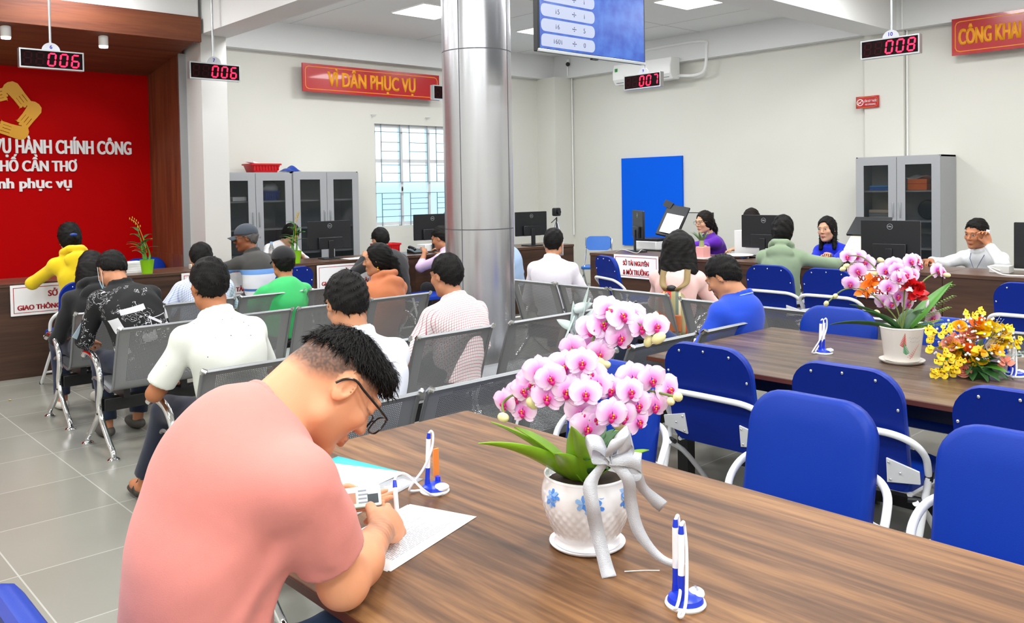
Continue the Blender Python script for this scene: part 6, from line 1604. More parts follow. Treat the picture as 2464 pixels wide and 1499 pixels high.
sheet(((1.21, 2.04), (1.485, 2.115), (1.43, 2.395), (1.16, 2.32)), .7535, 'document_folder', 'turquoise plastic folder under the printed page', mat('turquoise_film', '#2CC6D2', .3), 'folder', th=.0015)
sheet(((1.195, 1.925), (1.495, 2.03), (1.47, 2.125), (1.18, 2.09)), .752, 'plastic_sleeve', 'clear crinkled plastic sleeve sticking out below the printed page', mat('clear_film_crinkled', '#DDE3EA', .12, alpha=.38, bump=.8, bscale=60), 'sleeve', sag=.006)
cd = thing('identity_card', 'plastic card with a photo held in the left hand of the man in pink', 'card')
cn_ = Vector((-.32, -.50, .80)).normalized(); cx_ = Vector((.86, -.50, .03)); cx_ = (cx_-cn_*cx_.dot(cn_)).normalized(); cy_ = cn_.cross(cx_)
cd.matrix_world = Matrix(((cx_.x, cy_.x, cn_.x, 1.140), (cx_.y, cy_.y, cn_.y, 1.800), (cx_.z, cy_.z, cn_.z, .846), (0, 0, 0, 1)))
MB().prism(rrect(.090, .058, .005, 3), 0, .006).build('card', mat('card_body', '#C9DDD2', .25, var=.12, vscale=40), cd, bevel=.001)
MB().span((-.036, -.018, .0062), (-.016, .012, .0066)).build('portrait', mat('card_photo', '#B9846A', .4), cd)
MB().span((.012, -.022, .0062), (.038, .004, .0066)).build('code_square', mat('card_dark', '#3A4248', .4), cd)
wb_ = MB()
for k in range(4): wb_.span((-.010, .014-.011*k, .0062), (.010+.004*(k % 2), .018-.011*k, .0065))
wb_.build('print', m_print_, cd)
tag(MB().span((1.12, 2.30, .7505), (1.24, 2.46, .80)).build('plastic_bag', mat('pale_bag', '#DDE6E6', .4), bevel=.02), 'pale plastic bag beside the chin of the man in pink', 'bag')

# ------------------------------------------------------------------ counter pens on stands
m_bp = mat('pen_blue', '#1438C8', .3); m_penw = mat('pen_white', '#F4F6FB', .25)
def pen_stand(loc, rz, label, pens=2, name='pen_stand', taken=None):
    t = thing(name, label, 'pen stand', loc, rz, 'tethered pen stands')
    MB().lathe([(0, 0), (.040, 0), (.042, .004), (.040, .009), (0, .009)], 32).build('base', m_penw, t, smooth=True)
    MB().lathe([(.037, .009), (.034, .018), (.020, .024), (0, .025)], 28).build('dome', m_bp, t, smooth=True)
    MB().ball((.016, -.020, .018), (.022, .018, .011), 16, 8).build('badge', m_penw, t, smooth=True)
    spots = [(-.020, .006), (.012, .020)]
    for i in range(2):
        x, y = spots[i]; MB().lathe([(.0085, .018), (.0075, .034), (.0075, .036), (0, .036)], 16, (x, y, 0)).build('socket', m_bp, t, smooth=True)
        if i < pens:
            pn = MB().cyl((x, y, .034), (x+.002, y, .068), .0068, 14).build('pen_grip', m_bp, t, smooth=True)
            MB().cyl((x+.002, y, .068), (x+.006, y, .150), .0068, 14).build('pen_barrel', m_penw, t, smooth=True)
            MB().cyl((x+.006, y, .150), (x+.007, y, .166), .0062, 14, .0045).build('pen_cap', m_bp, t, smooth=True)
            sx = 1 if i else 1
            P_ = [(x+.007, y, .164), (x+.013, y-.004, .172), (x+.018, y-.006, .160), (x+.012, y-.010, .12), (x-.012, y-.012, .07), (x-.040, y-.012, .035), (x-.052, y-.006, .012), (x-.040, y+.002, .005), (x-.018-.01*i, y, .006)]
            MB().tube(smoothpath(P_, 5), .0034, 8).build('cord', m_penw, t, smooth=True)
    return t
ps = pen_stand((1.416, 1.040, .75), .55, 'white and blue stand with two tethered pens at the front of the near table')
text('lettering', 'Accutiser', m_print_, Matrix.Translation((.016, -.020, .0295)) @ Matrix.Rotation(.35, 4, 'Z'), .026, .007, ps, ext=.0003)
ps2 = pen_stand((1.457, 1.925, .75), -.5, 'pen stand with one pen taken, beside the printed page', pens=1)
tag(MB().span((1.475, 1.95, .78), (1.493, 1.956, .86)).build('orange_card', mat('orange_label', '#F08A3A', .5)), 'small orange label behind the pen stand next to the printed page', 'label')
o = bpy.data.objects[list(bpy.data.objects.keys())[-1]] if False else None
pa = A3((1.205, 1.742, .754)); pb = A3((1.232, 1.795, .868))
pen = thing('pen', 'white pen with a blue end held upright by the writing hand', 'pen', tuple(pa))
v_ = Vector(pb-pa)
MB().cyl((0, 0, .0), tuple(v_*.22), .0025, 10, .006).build('pen_tip', m_bp, pen, smooth=True)
MB().cyl(tuple(v_*.22), tuple(v_*.86), .006, 12).build('pen_barrel', m_penw, pen, smooth=True)
MB().cyl(tuple(v_*.86), tuple(v_), .006, 12, .004).build('pen_cap', m_bp, pen, smooth=True)
MB().tube([tuple(Vector(p)-Vector(pa)) for p in smoothpath([tuple(pb), (1.245, 1.80, .878), (1.29, 1.82, .862), (1.36, 1.85, .80), (1.41, 1.872, .765), (1.45, 1.885, .756), (1.47, 1.895, .756)], 6)], .0034, 8).build('cord', m_penw, pen, smooth=True)
dup(ps, (4.03, 2.10, .75), -.4, 'pen stand standing alone near the head of the far table')
dup(ps, (4.10, 1.262, .75), .3, 'pen stand at the right picture edge beyond the yellow flowers')
# ------------------------------------------------------------------ orchids and bouquet
def petal_mat(name, stops):
    m = mat(name, '#FFFFFF', .45, sheen=.1); N, L = nodes(m); tc = N.new('ShaderNodeTexCoord'); ln = N.new('ShaderNodeVectorMath'); ln.operation = 'LENGTH'
    L.new(tc.outputs['Object'], ln.inputs[0]); _base(m, _ramp(m, ln.outputs['Value'], stops)); m.node_tree.nodes['Principled BSDF'].inputs['Subsurface Weight'].default_value = .15
    m.node_tree.nodes['Principled BSDF'].inputs['Subsurface Radius'].default_value = (.02, .015, .015); return m
m_petal = petal_mat('orchid_petal', [(.11, hexc('#E381CF')), (.22, hexc('#EEB4EA')), (.36, hexc('#F4D9F5')), (.5, hexc('#EFC8EE'))])
m_petal2 = petal_mat('orchid_petal_deep', [(.10, hexc('#C04FB4')), (.22, hexc('#E7A8E2')), (.40, hexc('#F2DAF3')), (.5, hexc('#E2A3DF'))])
m_lip = mat('orchid_lip', '#D0127E', .4, var=.3, vscale=9); m_lipy = mat('orchid_throat', '#F0A020', .4)
m_pbud = mat('orchid_bud', '#E9E3A8', .4, var=.1, vscale=20); m_stem = mat('orchid_stem', '#6E7F3E', .5)
def blossom_meshes(mp):
    b = MB()
    def petal(ang, ln, w, cup, back=0.0):
        ca, sa = math.cos(ang), math.sin(ang)
        def fn(u, v):
            t = v; q = (u-.5)*2; ww = w*max(0, math.sin(PI*min(1, .06+.94*t)**.85))**.55
            x = q*ww/2; y = .03+t*ln; z = back+cup*t*t-.10*q*q*ww+.015*math.sin(6*q+3*t)*t
            return (x*ca+y*sa, -x*sa+y*ca, z)
        b.grid(fn, 6, 7)
    petal(0, .42, .34, -.06, -.02); petal(math.radians(132), .40, .31, -.05, -.02); petal(math.radians(-132), .40, .31, -.05, -.02)
    petal(math.radians(72), .47, .60, -.03, .02); petal(math.radians(-72), .47, .60, -.03, .02)
    bl = b.build('blossom', mp, smooth=True, angle=180)
    l = MB()
    for s in (-1, 1): l.ball((s*.06, -.04, .07), (.042, .07, .06), 10, 7, Matrix.Rotation(s*.5, 3, 'Y'))
    l.grid(lambda u, v: ((u-.5)*.17*math.sin(PI*(.15+.75*v)), -.06-.17*v, .06+.05*math.sin(PI*v)-.25*(u-.5)**2), 6, 6)
    lp = l.build('lip', m_lip, bl, smooth=True)
    th = MB().ball((0, .0, .09), (.03, .03, .035), 8, 6).ball((0, -.07, .085), (.028, .03, .02), 8, 6).build('throat', m_lipy, bl, smooth=True)
    return bl
def orient(loc, nrm, roll, size):
    z = Vector(nrm).normalized(); x = Vector((0, 0, 1)).cross(z).normalized(); y = z.cross(x)
    M_ = Matrix(((x.x, y.x, z.x, 0), (x.y, y.y, z.y, 0), (x.z, y.z, z.z, 0), (0, 0, 0, 1))) @ Matrix.Rotation(roll, 4, 'Z')
    return Matrix.Translation(loc) @ M_ @ Matrix.Scale(size, 4)
def put(proto, first, root, M_):
    if first[0] is None: o = proto; first[0] = o
    else:
        o = proto.copy(); COL.objects.link(o)
        for ch in list(proto.children):
            c = ch.copy(); COL.objects.link(c); c.parent = o
    o.parent = root; o.matrix_local = M_
    return o
UP = [(1.522, 1.287, 1.303), (1.496, 1.325, 1.282), (1.477, 1.341, 1.271), (1.525, 1.296, 1.251), (1.572, 1.271, 1.272), (1.595, 1.244, 1.275), (1.452, 1.377, 1.224), (1.493, 1.353, 1.224), (1.487, 1.326, 1.215), (1.504, 1.31, 1.316), (1.571, 1.292, 1.298)]
LO = [(1.349, 1.505, 1.094), (1.362, 1.474, 1.114), (1.356, 1.442, 1.134), (1.367, 1.424, 1.149), (1.368, 1.368, 1.171), (1.374, 1.384, 1.124), (1.365, 1.458, 1.081), (1.392, 1.337, 1.142), (1.437, 1.311, 1.178), (1.442, 1.295, 1.157), (1.402, 1.293, 1.142), (1.417, 1.319, 1.091), (1.439, 1.293, 1.079), (1.418, 1.303, 1.061), (1.45, 1.259, 1.092), (1.503, 1.266, 1.098), (1.49, 1.259, 1.08), (1.532, 1.252, 1.1), (1.587, 1.246, 1.089), (1.536, 1.255, 1.06), (1.53, 1.265, 1.16), (1.568, 1.239, 1.154), (1.632, 1.241, 1.12), (1.505, 1.251, 1.136), (1.475, 1.283, 1.14), (1.41, 1.365, 1.191), (1.414, 1.314, 1.207), (1.362, 1.399, 1.181)]
BU = [(1.454, 1.33, 1.215), (1.591, 1.264, 1.238), (1.593, 1.237, 1.247), (1.492, 1.314, 1.189), (1.318, 1.475, 1.071), (1.507, 1.291, 1.052), (1.606, 1.214, 1.101), (1.618, 1.203, 1.111), (1.37, 1.431, 1.103), (1.484, 1.32, 1.195)]
SILV = [(1.546, 1.417, 1.342), (1.515, 1.433, 1.311), (1.561, 1.404, 1.304), (1.565, 1.395, 1.278), (1.497, 1.465, 1.277), (1.504, 1.44, 1.257), (1.475, 1.438, 1.22), (1.55, 1.41, 1.317)]
O2 = [(3.981, 1.95, 1.245), (4.014, 1.917, 1.247), (4.028, 1.885, 1.217), (4.004, 1.913, 1.176), (3.958, 1.926, 1.117), (4.011, 1.778, 1.185), (4.03, 1.751, 1.214), (4.012, 1.73, 1.19), (4.035, 1.698, 1.17), (4.11, 1.697, 1.164), (4.183, 1.697, 1.204), (4.095, 1.701, 1.226), (4.288, 1.656, 1.171), (3.996, 1.76, 1.109), (4.007, 1.716, 1.154), (4.055, 1.774, 1.024), (4.058, 1.811, 1.027), (4.062, 1.746, 1.063), (4.11, 1.72, 1.023), (4.258, 1.665, 0.947), (4.229, 1.663, 1.0), (4.076, 1.702, 1.138), (4.152, 1.698, 1.23), (4.313, 1.637, 1.162)]
ONC = [(3.836, 1.496, 0.947), (3.836, 1.466, 0.942), (3.831, 1.505, 0.918), (3.875, 1.462, 0.952), (3.833, 1.468, 0.849), (3.868, 1.44, 0.835), (3.855, 1.454, 0.806), (3.842, 1.472, 0.777), (3.824, 1.484, 0.744), (3.85, 1.458, 0.734), (3.818, 1.49, 0.729), (3.957, 1.383, 0.81), (3.956, 1.361, 0.818), (3.941, 1.369, 0.787), (3.899, 1.425, 0.813), (3.889, 1.408, 0.822), (3.944, 1.368, 1.021), (3.996, 1.358, 1.034), (3.802, 1.509, 0.959), (3.811, 1.499, 0.878), (4.038, 1.262, 0.921), (4.075, 1.249, 0.891), (4.096, 1.24, 0.907), (4.034, 1.269, 0.966), (3.876, 1.446, 0.966), (3.944, 1.379, 0.803), (3.867, 1.418, 0.792), (3.937, 1.393, 1.018), (3.83, 1.475, 0.825), (3.879, 1.44, 0.76), (3.855, 1.447, 0.861)]
def flowers(root, base, pts, size, proto, first, seed, center, toward=(-.55, -.6, .12)):
    R_ = random.Random(seed)
    for p in pts:
        v = Vector(p)-Vector(center); v.z *= .5; n = Vector(toward).normalized()*1.0+v.normalized()*.55+Vector((R_.uniform(-.3, .3), R_.uniform(-.3, .3), R_.uniform(-.25, .2)))
        put(proto, first, root, orient(Vector(p)-Vector(base), n, R_.uniform(-.35, .35), size*R_.uniform(.9, 1.08)))
# ---- the big white pot
PB = (1.50, 1.385, .75)
oc = thing('potted_orchid', 'pink and white orchid in a white pot with a silver ribbon on the near table', 'plant', PB)
prof = [(.068, .0), (.076, .006), (.080, .010), (.076, .016), (.074, .022), (.086, .045), (.100, .080), (.107, .110), (.107, .135), (.102, .155), (.100, .166), (.1015, .171), (.098, .173), (.094, .168), (.094, .150), (.06, .148), (0, .148)]
nz_ = 160; rows_ = []
fine = [Vector((r, 0, z)) for r, z in prof]; fine = smoothpath(fine[:5], 2)+smoothpath(fine[4:11], 8)[1:]+fine[11:]
vs = []; fs = []
for p in fine:
    for k in range(nz_):
        a = 2*PI*k/nz_; r = p.x
        if .028 < p.z < .118:
            u1, u2 = a*14+p.z*125, a*14-p.z*125; w = min(1, (p.z-.028)/.01, (.118-p.z)/.02)
            r += .0022*w*(abs(math.sin(u1/1.0))*abs(math.sin(u2/1.0))-.35)
        vs.append((r*math.cos(a), r*math.sin(a), p.z))
m_ = len(fine); fs = [(i*nz_+k, i*nz_+(k+1) % nz_, (i+1)*nz_+(k+1) % nz_, (i+1)*nz_+k) for i in range(m_-1) for k in range(nz_)]
MB().add(vs, fs).build('pot', mat('glazed_white', '#F4F3F6', .12, coat=.4), oc, smooth=True, angle=180)
MB().lathe([(0, -.0), (.082, .0), (.090, .006), (.091, .009), (.086, .007), (.0, .006)], 48).build('saucer', mat('glazed_white', '#F4F3F6', .12), oc, smooth=True)
m_bf = mat('painted_blue', '#4F8FE6', .25); m_bf2 = mat('painted_pale_blue', '#8FB9F0', .25)
def on_pot(az, z, off=.0012):
    r = .107-.9*max(0, z-.135)**1.2 if z > .11 else .107-.35*(.11-z); r = .1075 if .11 <= z <= .137 else r
    return Vector(((r+off)*math.cos(az), (r+off)*math.sin(az), z))
for az0, k_, in ((-2.35, 1.0), (-1.55, .95), (-3.1, .8), (-1.05, .8)):
    b_ = MB(); b2 = MB(); R_ = random.Random(int(az0*10))
    for q in range(5):
        ca_, cz_ = az0+R_.uniform(-.20, .20), .136+R_.uniform(-.014, .012)
        for j in range(5):
            an = j*1.257+q; ctr = []
            for a_, rr2 in ((0, 0), (-.5, .6), (-.25, .95), (0, 1.05), (.25, .95), (.5, .6)):
                ctr.append(on_pot(ca_+.17*k_*rr2*math.cos(an+a_), cz_+.0175*k_*rr2*math.sin(an+a_), .0015+.0004*q))
            (b_ if (q+j) % 2 else b2).add(ctr, [tuple(range(6))])
    b_.build('painted_flowers', m_bf, oc); b2.build('painted_flowers', m_bf2, oc)
MB().lathe([(.094, .15), (.05, .158), (0, .160)], 24).build('soil', m_soil, oc, smooth=True)
# stems
c0 = Vector((0, 0, .15)); B_ = Vector(PB)
def stem_to(pts, r=.0032):
    P_ = smoothpath([c0+Vector(pts[0])*0]+[Vector(p)-B_ for p in pts], 6); MB().tube(P_, r, 7).build('stem', m_stem, oc, smooth=True)
stem_to([(1.50, 1.38, 1.02), (1.46, 1.345, 1.16), (1.485, 1.335, 1.26), (1.52, 1.30, 1.30), (1.57, 1.27, 1.275), (1.596, 1.24, 1.24)])
stem_to([(1.48, 1.39, 1.0), (1.43, 1.36, 1.14), (1.39, 1.38, 1.17), (1.36, 1.43, 1.14), (1.345, 1.50, 1.10), (1.32, 1.475, 1.075)])
stem_to([(1.50, 1.37, 1.0), (1.46, 1.33, 1.12), (1.52, 1.28, 1.14), (1.59, 1.25, 1.12), (1.62, 1.21, 1.11)])
stem_to([(1.49, 1.37, 1.0), (1.44, 1.33, 1.10), (1.43, 1.31, 1.17), (1.46, 1.32, 1.215)])
bp_ = blossom_meshes(m_petal); f1 = [None]
flowers(oc, PB, UP, .082, bp_, f1, 5, (1.50, 1.34, 1.25)); flowers(oc, PB, LO, .086, bp_, f1, 8, (1.46, 1.38, 1.11))
def bud(root, base, p, s, m, nrm):
    MB().ball(Vector(p)-Vector(base), (.010*s, .010*s, .0145*s), 10, 7, Euler((nrm, nrm*.7, 0)).to_matrix()).build('bud', m, root, smooth=True)
for i, p in enumerate(BU): bud(oc, PB, p, 1.0+.15*(i % 3), m_pbud, .4*i)
# big strap leaves
m_ol = mat('orchid_leaf', '#84B528', .32, var=.22, vscale=14)
for tip, w, dr, tw in (((1.275, 1.457, 1.045), .075, .30, .5), ((1.36, 1.52, 1.05), .07, .25, .3), ((1.345, 1.433, 1.055), .075, .2, -.3), ((1.356, 1.288, 1.085), .06, .12, .2), ((1.43, 1.31, 1.075), .055, .1, -.4), ((1.345, 1.323, 1.02), .055, .2, .5), ((1.60, 1.35, 1.02), .06, .2, .3), ((1.57, 1.27, .98), .05, .3, .2)):
    v_ = Vector(tip)-B_-c0; lf = MB(); leaf(lf, c0+Vector((v_.x*.12, v_.y*.12, 0)), v_+Vector((0, 0, dr*.16)), v_.length*1.02, w, dr, 12, .35, tw)
    lf.build('leaf', m_ol, oc, smooth=True, solid=.0022)
m_dl = mat('foliage_dark', '#3E6A3C', .5, var=.25, vscale=25)
R_ = random.Random(4)
for k in range(16):
    a = R_.uniform(-2.6, .4); v_ = Vector((.085*math.cos(a), .085*math.sin(a), .05+.09*R_.random())); lf = MB(); leaf(lf, c0+v_*.5, v_+Vector((0, 0, .02)), .07, .032, .5, 6); lf.build('foliage_leaf', m_dl, oc, smooth=True, solid=.001)
m_sl = mat('silver_leaf', '#AFC0BC', .4, var=.15, vscale=20)
MB().tube(smoothpath([c0, Vector((1.50, 1.41, 1.05))-B_, Vector((1.51, 1.43, 1.22))-B_, Vector((1.55, 1.41, 1.33))-B_], 6), .0025, 6).build('silver_stem', m_sl, oc, smooth=True)
for i, p in enumerate(SILV):
    a = Vector((1.512, 1.43, 1.205+.014*i))-B_; v_ = Vector(p)-B_-a; lf = MB(); leaf(lf, a, v_, v_.length*1.15, .026, .05, 8, .2, .6*i); lf.build('silver_leaf', m_sl, oc, smooth=True, solid=.001)
# ribbon
m_rib = mat('silver_organza', '#D9DCE4', .3, .35, bump=.8, bscale=700, alpha=.9)
def ribbon(pts, w, side, name='ribbon_tail'):
    P_ = smoothpath([Vector(p)-B_ for p in pts], 6); vs = []; n_ = len(P_)
    for i, p in enumerate(P_):
        s_ = (Vector(side)+Vector((.25*math.sin(i*.35), .2*math.cos(i*.4), .15*math.sin(i*.5)))).normalized()*w/2; vs += [p-s_, p+s_]
    MB().add(vs, [(2*i, 2*i+1, 2*i+3, 2*i+2) for i in range(n_-1)]).build(name, m_rib, oc, smooth=True, solid=.0008, angle=180)
kx = (1.425, 1.245, 1.005)
ribbon([kx, (1.405, 1.255, 1.035), (1.385, 1.268, 1.04), (1.39, 1.27, 1.01), kx], .035, (.3, .5, .8), 'ribbon_loop')
ribbon([kx, (1.435, 1.235, 1.04), (1.465, 1.225, 1.05), (1.475, 1.225, 1.02), kx], .04, (.4, .3, .9), 'ribbon_loop')
ribbon([kx, (1.455, 1.22, 1.0), (1.49, 1.21, .985), (1.475, 1.215, .965), kx], .04, (.6, .2, .7), 'ribbon_loop')
ribbon([kx, (1.415, 1.225, 1.03), (1.43, 1.215, 1.055), (1.445, 1.22, 1.02), kx], .035, (.7, -.5, .3), 'ribbon_loop')
ribbon([kx, (1.385, 1.265, .955), (1.382, 1.258, .90), (1.40, 1.262, .84), (1.40, 1.24, .775), (1.395, 1.225, .753)], .032, (.75, -.6, 0))
ribbon([kx, (1.45, 1.215, .955), (1.47, 1.225, .90), (1.485, 1.215, .83), (1.515, 1.185, .775), (1.545, 1.145, .756)], .028, (.75, -.6, .1))
ribbon([kx, (1.47, 1.215, .965), (1.51, 1.22, .92), (1.55, 1.225, .885), (1.575, 1.215, .862)], .03, (.3, -.3, .9))
tag(MB().tube(smoothpath([(1.44, 1.22, .753), (1.475, 1.195, .752), (1.50, 1.17, .752)], 4), .0012, 5).build('loose_thread', m_whiteplastic), 'thin white thread on the table in front of the ribboned pot', 'thread')

# ---- the second orchid
P2 = (4.075, 1.735, .75)
o2 = thing('potted_orchid', 'mauve orchid with orange and red blooms in a white pot on the far table', 'plant', P2)
pf = []
for k in range(48):
    pass
def fac(a): return 1-.03*abs(math.sin(a*4))
pr2 = [(.075, .012), (.080, .02), (.098, .16), (.102, .168), (.098, .172), (.092, .16), (0, .15)]
vs = [(r*fac(2*PI*k/64)*math.cos(2*PI*k/64), r*fac(2*PI*k/64)*math.sin(2*PI*k/64), z) for r, z in pr2 for k in range(64)]
MB().add(vs, [(i*64+k, i*64+(k+1) % 64, (i+1)*64+(k+1) % 64, (i+1)*64+k) for i in range(len(pr2)-1) for k in range(64)]).build('pot', mat('cream_glaze', '#ECE7E0', .25), o2, smooth=True, angle=60)
MB().lathe([(0, 0), (.085, .0), (.10, .012), (.101, .016), (.094, .014), (.08, .006), (0, .006)], 48).build('saucer', mat('cream_glaze', '#ECE7E0', .25), o2, smooth=True)
MB().lathe([(.09, .152), (0, .16)], 24).build('soil', m_soil, o2)
def pot2(az, z): 
    r = .0795+(z-.02)*.128; return Vector(((r*fac(az)+.001)*math.cos(az), (r*fac(az)+.001)*math.sin(az), z))
def frond(az, z, h, lean, m, name):
    b_ = MB()
    for i in range(9):
        t = i/8; zz = z+h*t; a_ = az+lean*t; L_ = .16*(1-t*.85)
        for s in (-1, 1): b_.add([pot2(a_, zz), pot2(a_+s*L_, zz+.010), pot2(a_+s*L_*.95, zz+.013), pot2(a_, zz+.006)], [(0, 1, 2, 3)])
    b_.build(name, m, o2)
frond(-2.68, .085, .055, .08, mat('painted_red', '#C8302C', .4), 'painted_fern'); frond(-2.52, .05, .05, -.12, mat('painted_green', '#4E9A6A', .4), 'painted_fern')
frond(-2.3, .03, .06, .5, mat('painted_rose', '#E0A09A', .4), 'painted_fern')
sq = MB()
for j in range(2):
    for i in range(14):
        a_ = -2.42+.045*i+.05*j; z_ = .128-.018*j+.003*math.sin(i*2.1); sq.add([pot2(a_, z_), pot2(a_+.03, z_+.004*math.cos(i)), pot2(a_+.03, z_+.0015+.004*math.cos(i)), pot2(a_, z_+.0015)], [(0, 1, 2, 3)])
sq.build('painted_script', m_print_, o2); o2.children[-1]['kind'] = 'stuff'
bp2 = blossom_meshes(m_petal2); f2 = [None]
flowers(o2, P2, O2, .092, bp2, f2, 21, (4.10, 1.80, 1.14))
B2 = Vector(P2)
for pts in ([(4.06, 1.75, 1.0), (4.02, 1.80, 1.15), (4.0, 1.88, 1.24), (3.98, 1.95, 1.25)], [(4.08, 1.73, 1.0), (4.07, 1.71, 1.15), (4.15, 1.70, 1.22), (4.21, 1.69, 1.2)], [(4.05, 1.77, .98), (4.0, 1.86, 1.08), (3.95, 1.95, 1.09), (3.90, 2.02, 1.02)], [(4.10, 1.72, 1.0), (4.2, 1.69, 1.12), (4.3, 1.65, 1.17)]):
    MB().tube(smoothpath([(0, 0, .15)]+[Vector(p)-B2 for p in pts], 6), .0035, 7).build('stem', m_stem, o2, smooth=True)
for p in ((3.975, 1.955, 1.20), (3.97, 1.97, 1.185), (4.03, 1.84, 1.165), (4.06, 1.78, 1.20), (4.05, 1.74, 1.13), (3.93, 1.99, 1.055), (3.90, 2.02, 1.02), (4.31, 1.62, 1.15), (4.07, 1.85, .975), (4.045, 1.82, 1.23)): bud(o2, P2, p, 1.2, m_pbud, p[0]*9)
for tip, w, dr, m__ in (((3.95, 1.99, .93), .075, .25, m_leafd), ((4.02, 1.93, 1.02), .08, .3, m_leafd), ((4.30, 1.62, 1.12), .07, .1, m_leaf), ((3.99, 1.86, .99), .08, .3, m_leafd), ((4.12, 1.66, 1.0), .075, .25, m_leafd), ((4.22, 1.75, .98), .07, .3, m_leafd)):
    v_ = Vector(tip)-B2-Vector((0, 0, .15)); lf = MB(); leaf(lf, Vector((v_.x*.1, v_.y*.1, .15)), v_+Vector((0, 0, dr*.15)), v_.length*1.03, w, dr, 12, .35, .3); lf.build('leaf', m__, o2, smooth=True, solid=.002)
for tip in ((4.40, 1.62, 1.10), (4.36, 1.60, 1.05), (4.20, 1.60, .95), (4.26, 1.58, .93), (4.15, 1.62, .93), (4.3, 1.6, 1.0)):
    v_ = Vector(tip)-B2-Vector((0, 0, .15)); fb_ = MB(); n_ = 14
    for i in range(n_):
        t = .3+.7*i/n_; p = Vector((v_.x*t, v_.y*t, .15+v_.z*t*(1.35-.35*t)))
        for s in (-1, 1): leaf(fb_, p, Vector((v_.y*s, -v_.x*s, .02))+v_*.5, .045*(1.1-t*.7), .011, .3, 4)
    fb_.build('fern_frond', mat('fern_green', '#77A63A', .5, var=.2), o2, smooth=True)
R_ = random.Random(3)
def ruffle(root, name, p, base, r, m, n=14, seed=1):
    Q = random.Random(seed); b_ = MB(); o_ = Vector(p)-Vector(base)
    for k in range(n):
        a = Q.uniform(0, 6.28); t = math.acos(Q.uniform(-.4, 1)); d = Vector((math.sin(t)*math.cos(a), math.sin(t)*math.sin(a), math.cos(t)))
        leaf(b_, o_+d*r*.15, d, r, r*.95, .3, 5, -.35, Q.uniform(0, 3))
    return b_.build(name, m, root, smooth=True, angle=180)
m_rf = mat('red_flower', '#D01018', .5, var=.15); m_of = mat('orange_flower', '#F27A10', .5, var=.15)
for k, p in enumerate(((4.066, 1.692, 1.112), (4.10, 1.675, 1.07), (4.085, 1.66, 1.095))): ruffle(o2, 'red_blossom', p, P2, .045, m_rf, 14, k+3)
for k, p in enumerate(((4.016, 1.87, 1.096), (4.0, 1.885, 1.07), (4.03, 1.86, 1.125))): ruffle(o2, 'orange_blossom', p, P2, .04, m_of, 9, k+13)

# ---- the yellow bouquet
P3 = (3.99, 1.39, .75)
bq = thing('flower_arrangement', 'low arrangement of yellow, orange and peach flowers on the far table', 'flowers', P3); B3 = Vector(P3)
MB().lathe([(0, 0), (.06, 0), (.075, .05), (.07, .055), (0, .05)], 24).build('bowl', m_leafd, bq, smooth=True)
for k in range(60):
    a = R_.uniform(0, 6.28); e = R_.uniform(-.1, 1.5); v_ = Vector((math.cos(a), math.sin(a), e)); lf = MB(); leaf(lf, (0, 0, .04), v_, R_.uniform(.10, .17), .05, .35, 7, .3, R_.uniform(-1, 1)); lf.build('leaf', m_leafd if k % 3 else m_leaf, bq, smooth=True, solid=.001)
def rose(p, r, m, name, seed, layers=4):
    Q = random.Random(seed); b_ = MB(); o_ = Vector(p)-B3; ax = (o_-Vector((0, 0, .02))).normalized()+Vector((-.45, -.5, .15)); ax.normalize(); x = ax.orthogonal().normalized(); y = ax.cross(x)
    for L_ in range(layers):
        n = 4+2*L_; el = .25+.36*L_
        for k in range(n):
            a = 2*PI*k/n+L_*.7+Q.uniform(-.2, .2); rad = x*math.cos(a)+y*math.sin(a)
            def fn(u, v, rad=rad, a=a, el=el, L_=L_):
                t_ = math.cos(a+(u-.5)*1.3)*x+math.sin(a+(u-.5)*1.3)*y; rr = r*(.18+.24*L_)*(.35+.65*v**.7)
                return o_+t_*rr*(1.0 if v < .8 else 1.03)+ax*r*((.75-.17*L_)*v**.8-.12*L_+.05*math.sin(u*5)*v)-ax*.2*r
            b_.grid(fn, 6, 5)
    return b_.build(name, m, bq, smooth=True, angle=180)
m_oro = mat('rose_orange', '#F0742A', .5, var=.12); m_yel = mat('ranunculus_yellow', '#F2B40C', .5, var=.12); m_pk = mat('rose_peach', '#EE9A84', .5, var=.12); m_wr = mat('rose_cream', '#F0D6C8', .5, var=.08); m_ye = mat('oncidium_yellow', '#F5CE10', .45, var=.12); m_bro = mat('throat_brown', '#8A3A10', .5)
rose((3.955, 1.40, .868), .062, m_oro, 'orange_rose', 1); rose((3.945, 1.345, .852), .042, m_yel, 'yellow_ranunculus', 2); rose((3.91, 1.45, .862), .040, m_yel, 'yellow_ranunculus', 3)
rose((3.89, 1.45, .905), .042, m_pk, 'peach_rose', 4); rose((3.90, 1.40, .79), .036, m_pk, 'peach_rose', 5); rose((3.965, 1.40, .949), .040, m_pk, 'peach_rose', 6); rose((4.01, 1.31, .876), .042, m_wr, 'cream_rose', 7)
rose((3.97, 1.36, .994), .040, m_of, 'orange_rose', 8); rose((3.915, 1.42, .982), .036, m_yel, 'yellow_ranunculus', 9); rose((4.04, 1.36, .97), .035, m_of, 'orange_rose', 12)
for k in range(12):
    a = R_.uniform(0, 6.28); e = R_.uniform(.15, 1.3); p = (P3[0]+.125*math.cos(a)*math.cos(e), P3[1]+.125*math.sin(a)*math.cos(e), .80+.135*math.sin(e))
    ruffle(bq, ('yellow_blossom', 'peach_blossom', 'orange_blossom')[k % 3], p, P3, .034, (m_ye, m_pk, m_yel)[k % 3], 14, k+70)
for k, p in enumerate(((3.98, 1.354, .954), (4.055, 1.297, .937), (4.03, 1.335, .955), (4.07, 1.31, .90))): ruffle(bq, 'yellow_blossom', p, P3, .048, m_ye, 16, k+30)
on = MB()
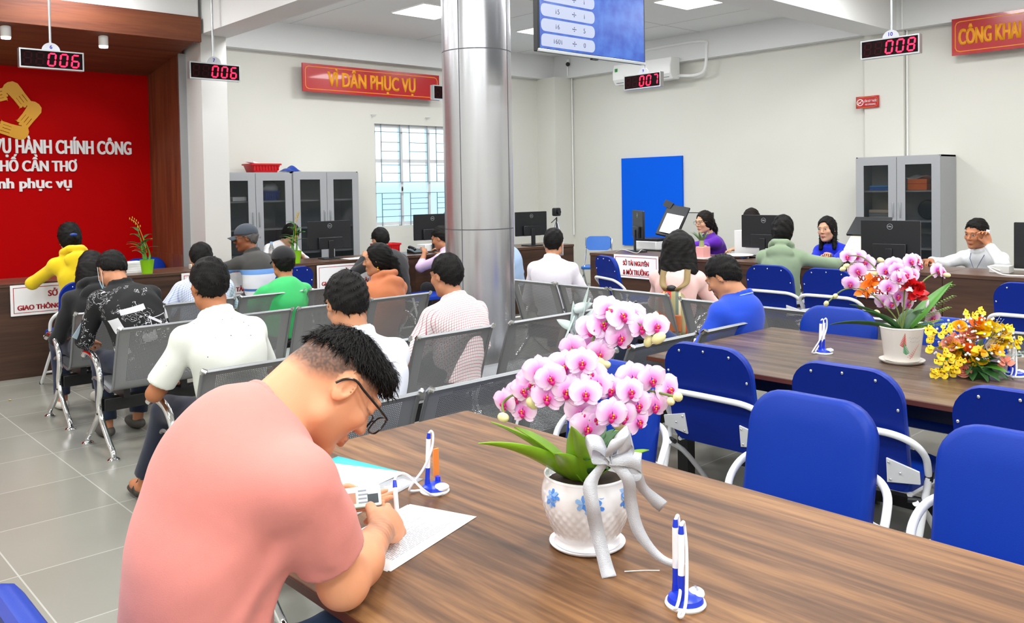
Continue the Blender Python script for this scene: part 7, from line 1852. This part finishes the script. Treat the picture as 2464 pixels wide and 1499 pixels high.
for k in range(4):
    a = (0, 1.9, -1.9, PI)[k]; leaf(on, (0, 0, 0), (math.sin(a), math.cos(a), .25), .5 if k != 3 else .75, .45 if k != 3 else .9, .1, 5, -.2)
onp = on.build('oncidium_blossom', m_ye, smooth=True, angle=180); MB().ball((0, .02, .06), (.1, .1, .08), 8, 6).build('throat', m_bro, onp, smooth=True); fo = [None]
for i, p in enumerate(ONC):
    p = Vector(p); p.z = max(p.z, .772); dx = p-Vector((3.99, 1.39, .84))
    put(onp, fo, bq, orient(p-B3, Vector((-.5, -.55, .25))+dx.normalized()*.5, R_.uniform(-1, 1), .030*R_.uniform(.9, 1.25)))
    for j in range(2):
        q_ = p+Vector((R_.uniform(-.015, .015), R_.uniform(-.015, .015), R_.uniform(.0, .02))); put(onp, fo, bq, orient(q_-B3, Vector((-.5, -.55, .25))+Vector((R_.uniform(-.5, .5), R_.uniform(-.5, .5), .2)), R_.uniform(-1, 1), .022))
for tip in ((3.82, 1.50, .95), (3.81, 1.50, .88), (3.84, 1.47, .80), (3.85, 1.45, .78), (3.95, 1.37, 1.02), (4.09, 1.25, .90), (4.04, 1.27, .96), (3.83, 1.49, .92)):
    v_ = Vector(tip)-B3; MB().tube(smoothpath([(0, 0, .05), v_*.5+Vector((0, 0, .07)), v_], 5), .0015, 5).build('stem', m_stem, bq, smooth=True)
gy = MB(); m_gyp = mat('tiny_white_flower', '#EDEBE6', .6)
for k in range(150):
    a = R_.uniform(0, 6.28); e = R_.uniform(.15, 1.4); r = R_.uniform(.13, .2); gy.ball((r*math.cos(a)*math.cos(e), r*math.sin(a)*math.cos(e), .06+r*math.sin(e)*1.05), .0055, 6, 4)
g_ = gy.build('baby_breath', m_gyp, bq, smooth=True); g_['kind'] = 'stuff'
sp_ = MB()
for k in range(26):
    a = R_.uniform(-2.6, .9); v_ = Vector((math.cos(a), math.sin(a), R_.uniform(.2, 2.0))).normalized()*R_.uniform(.17, .25); P_ = smoothpath([(0, 0, .05), v_*.6+Vector((0, 0, .06)), v_+Vector((0, 0, .05))], 3); sp_.tube(P_, .0008, 4)
    for j in range(7):
        q_ = P_[-1]*(.75+.04*j)+Vector((R_.uniform(-.012, .012), R_.uniform(-.012, .012), R_.uniform(0, .012))); sp_.ball(q_, .0022, 5, 3)
s_ = sp_.build('grey_sprigs', m_sl, bq, smooth=True); s_['kind'] = 'stuff'
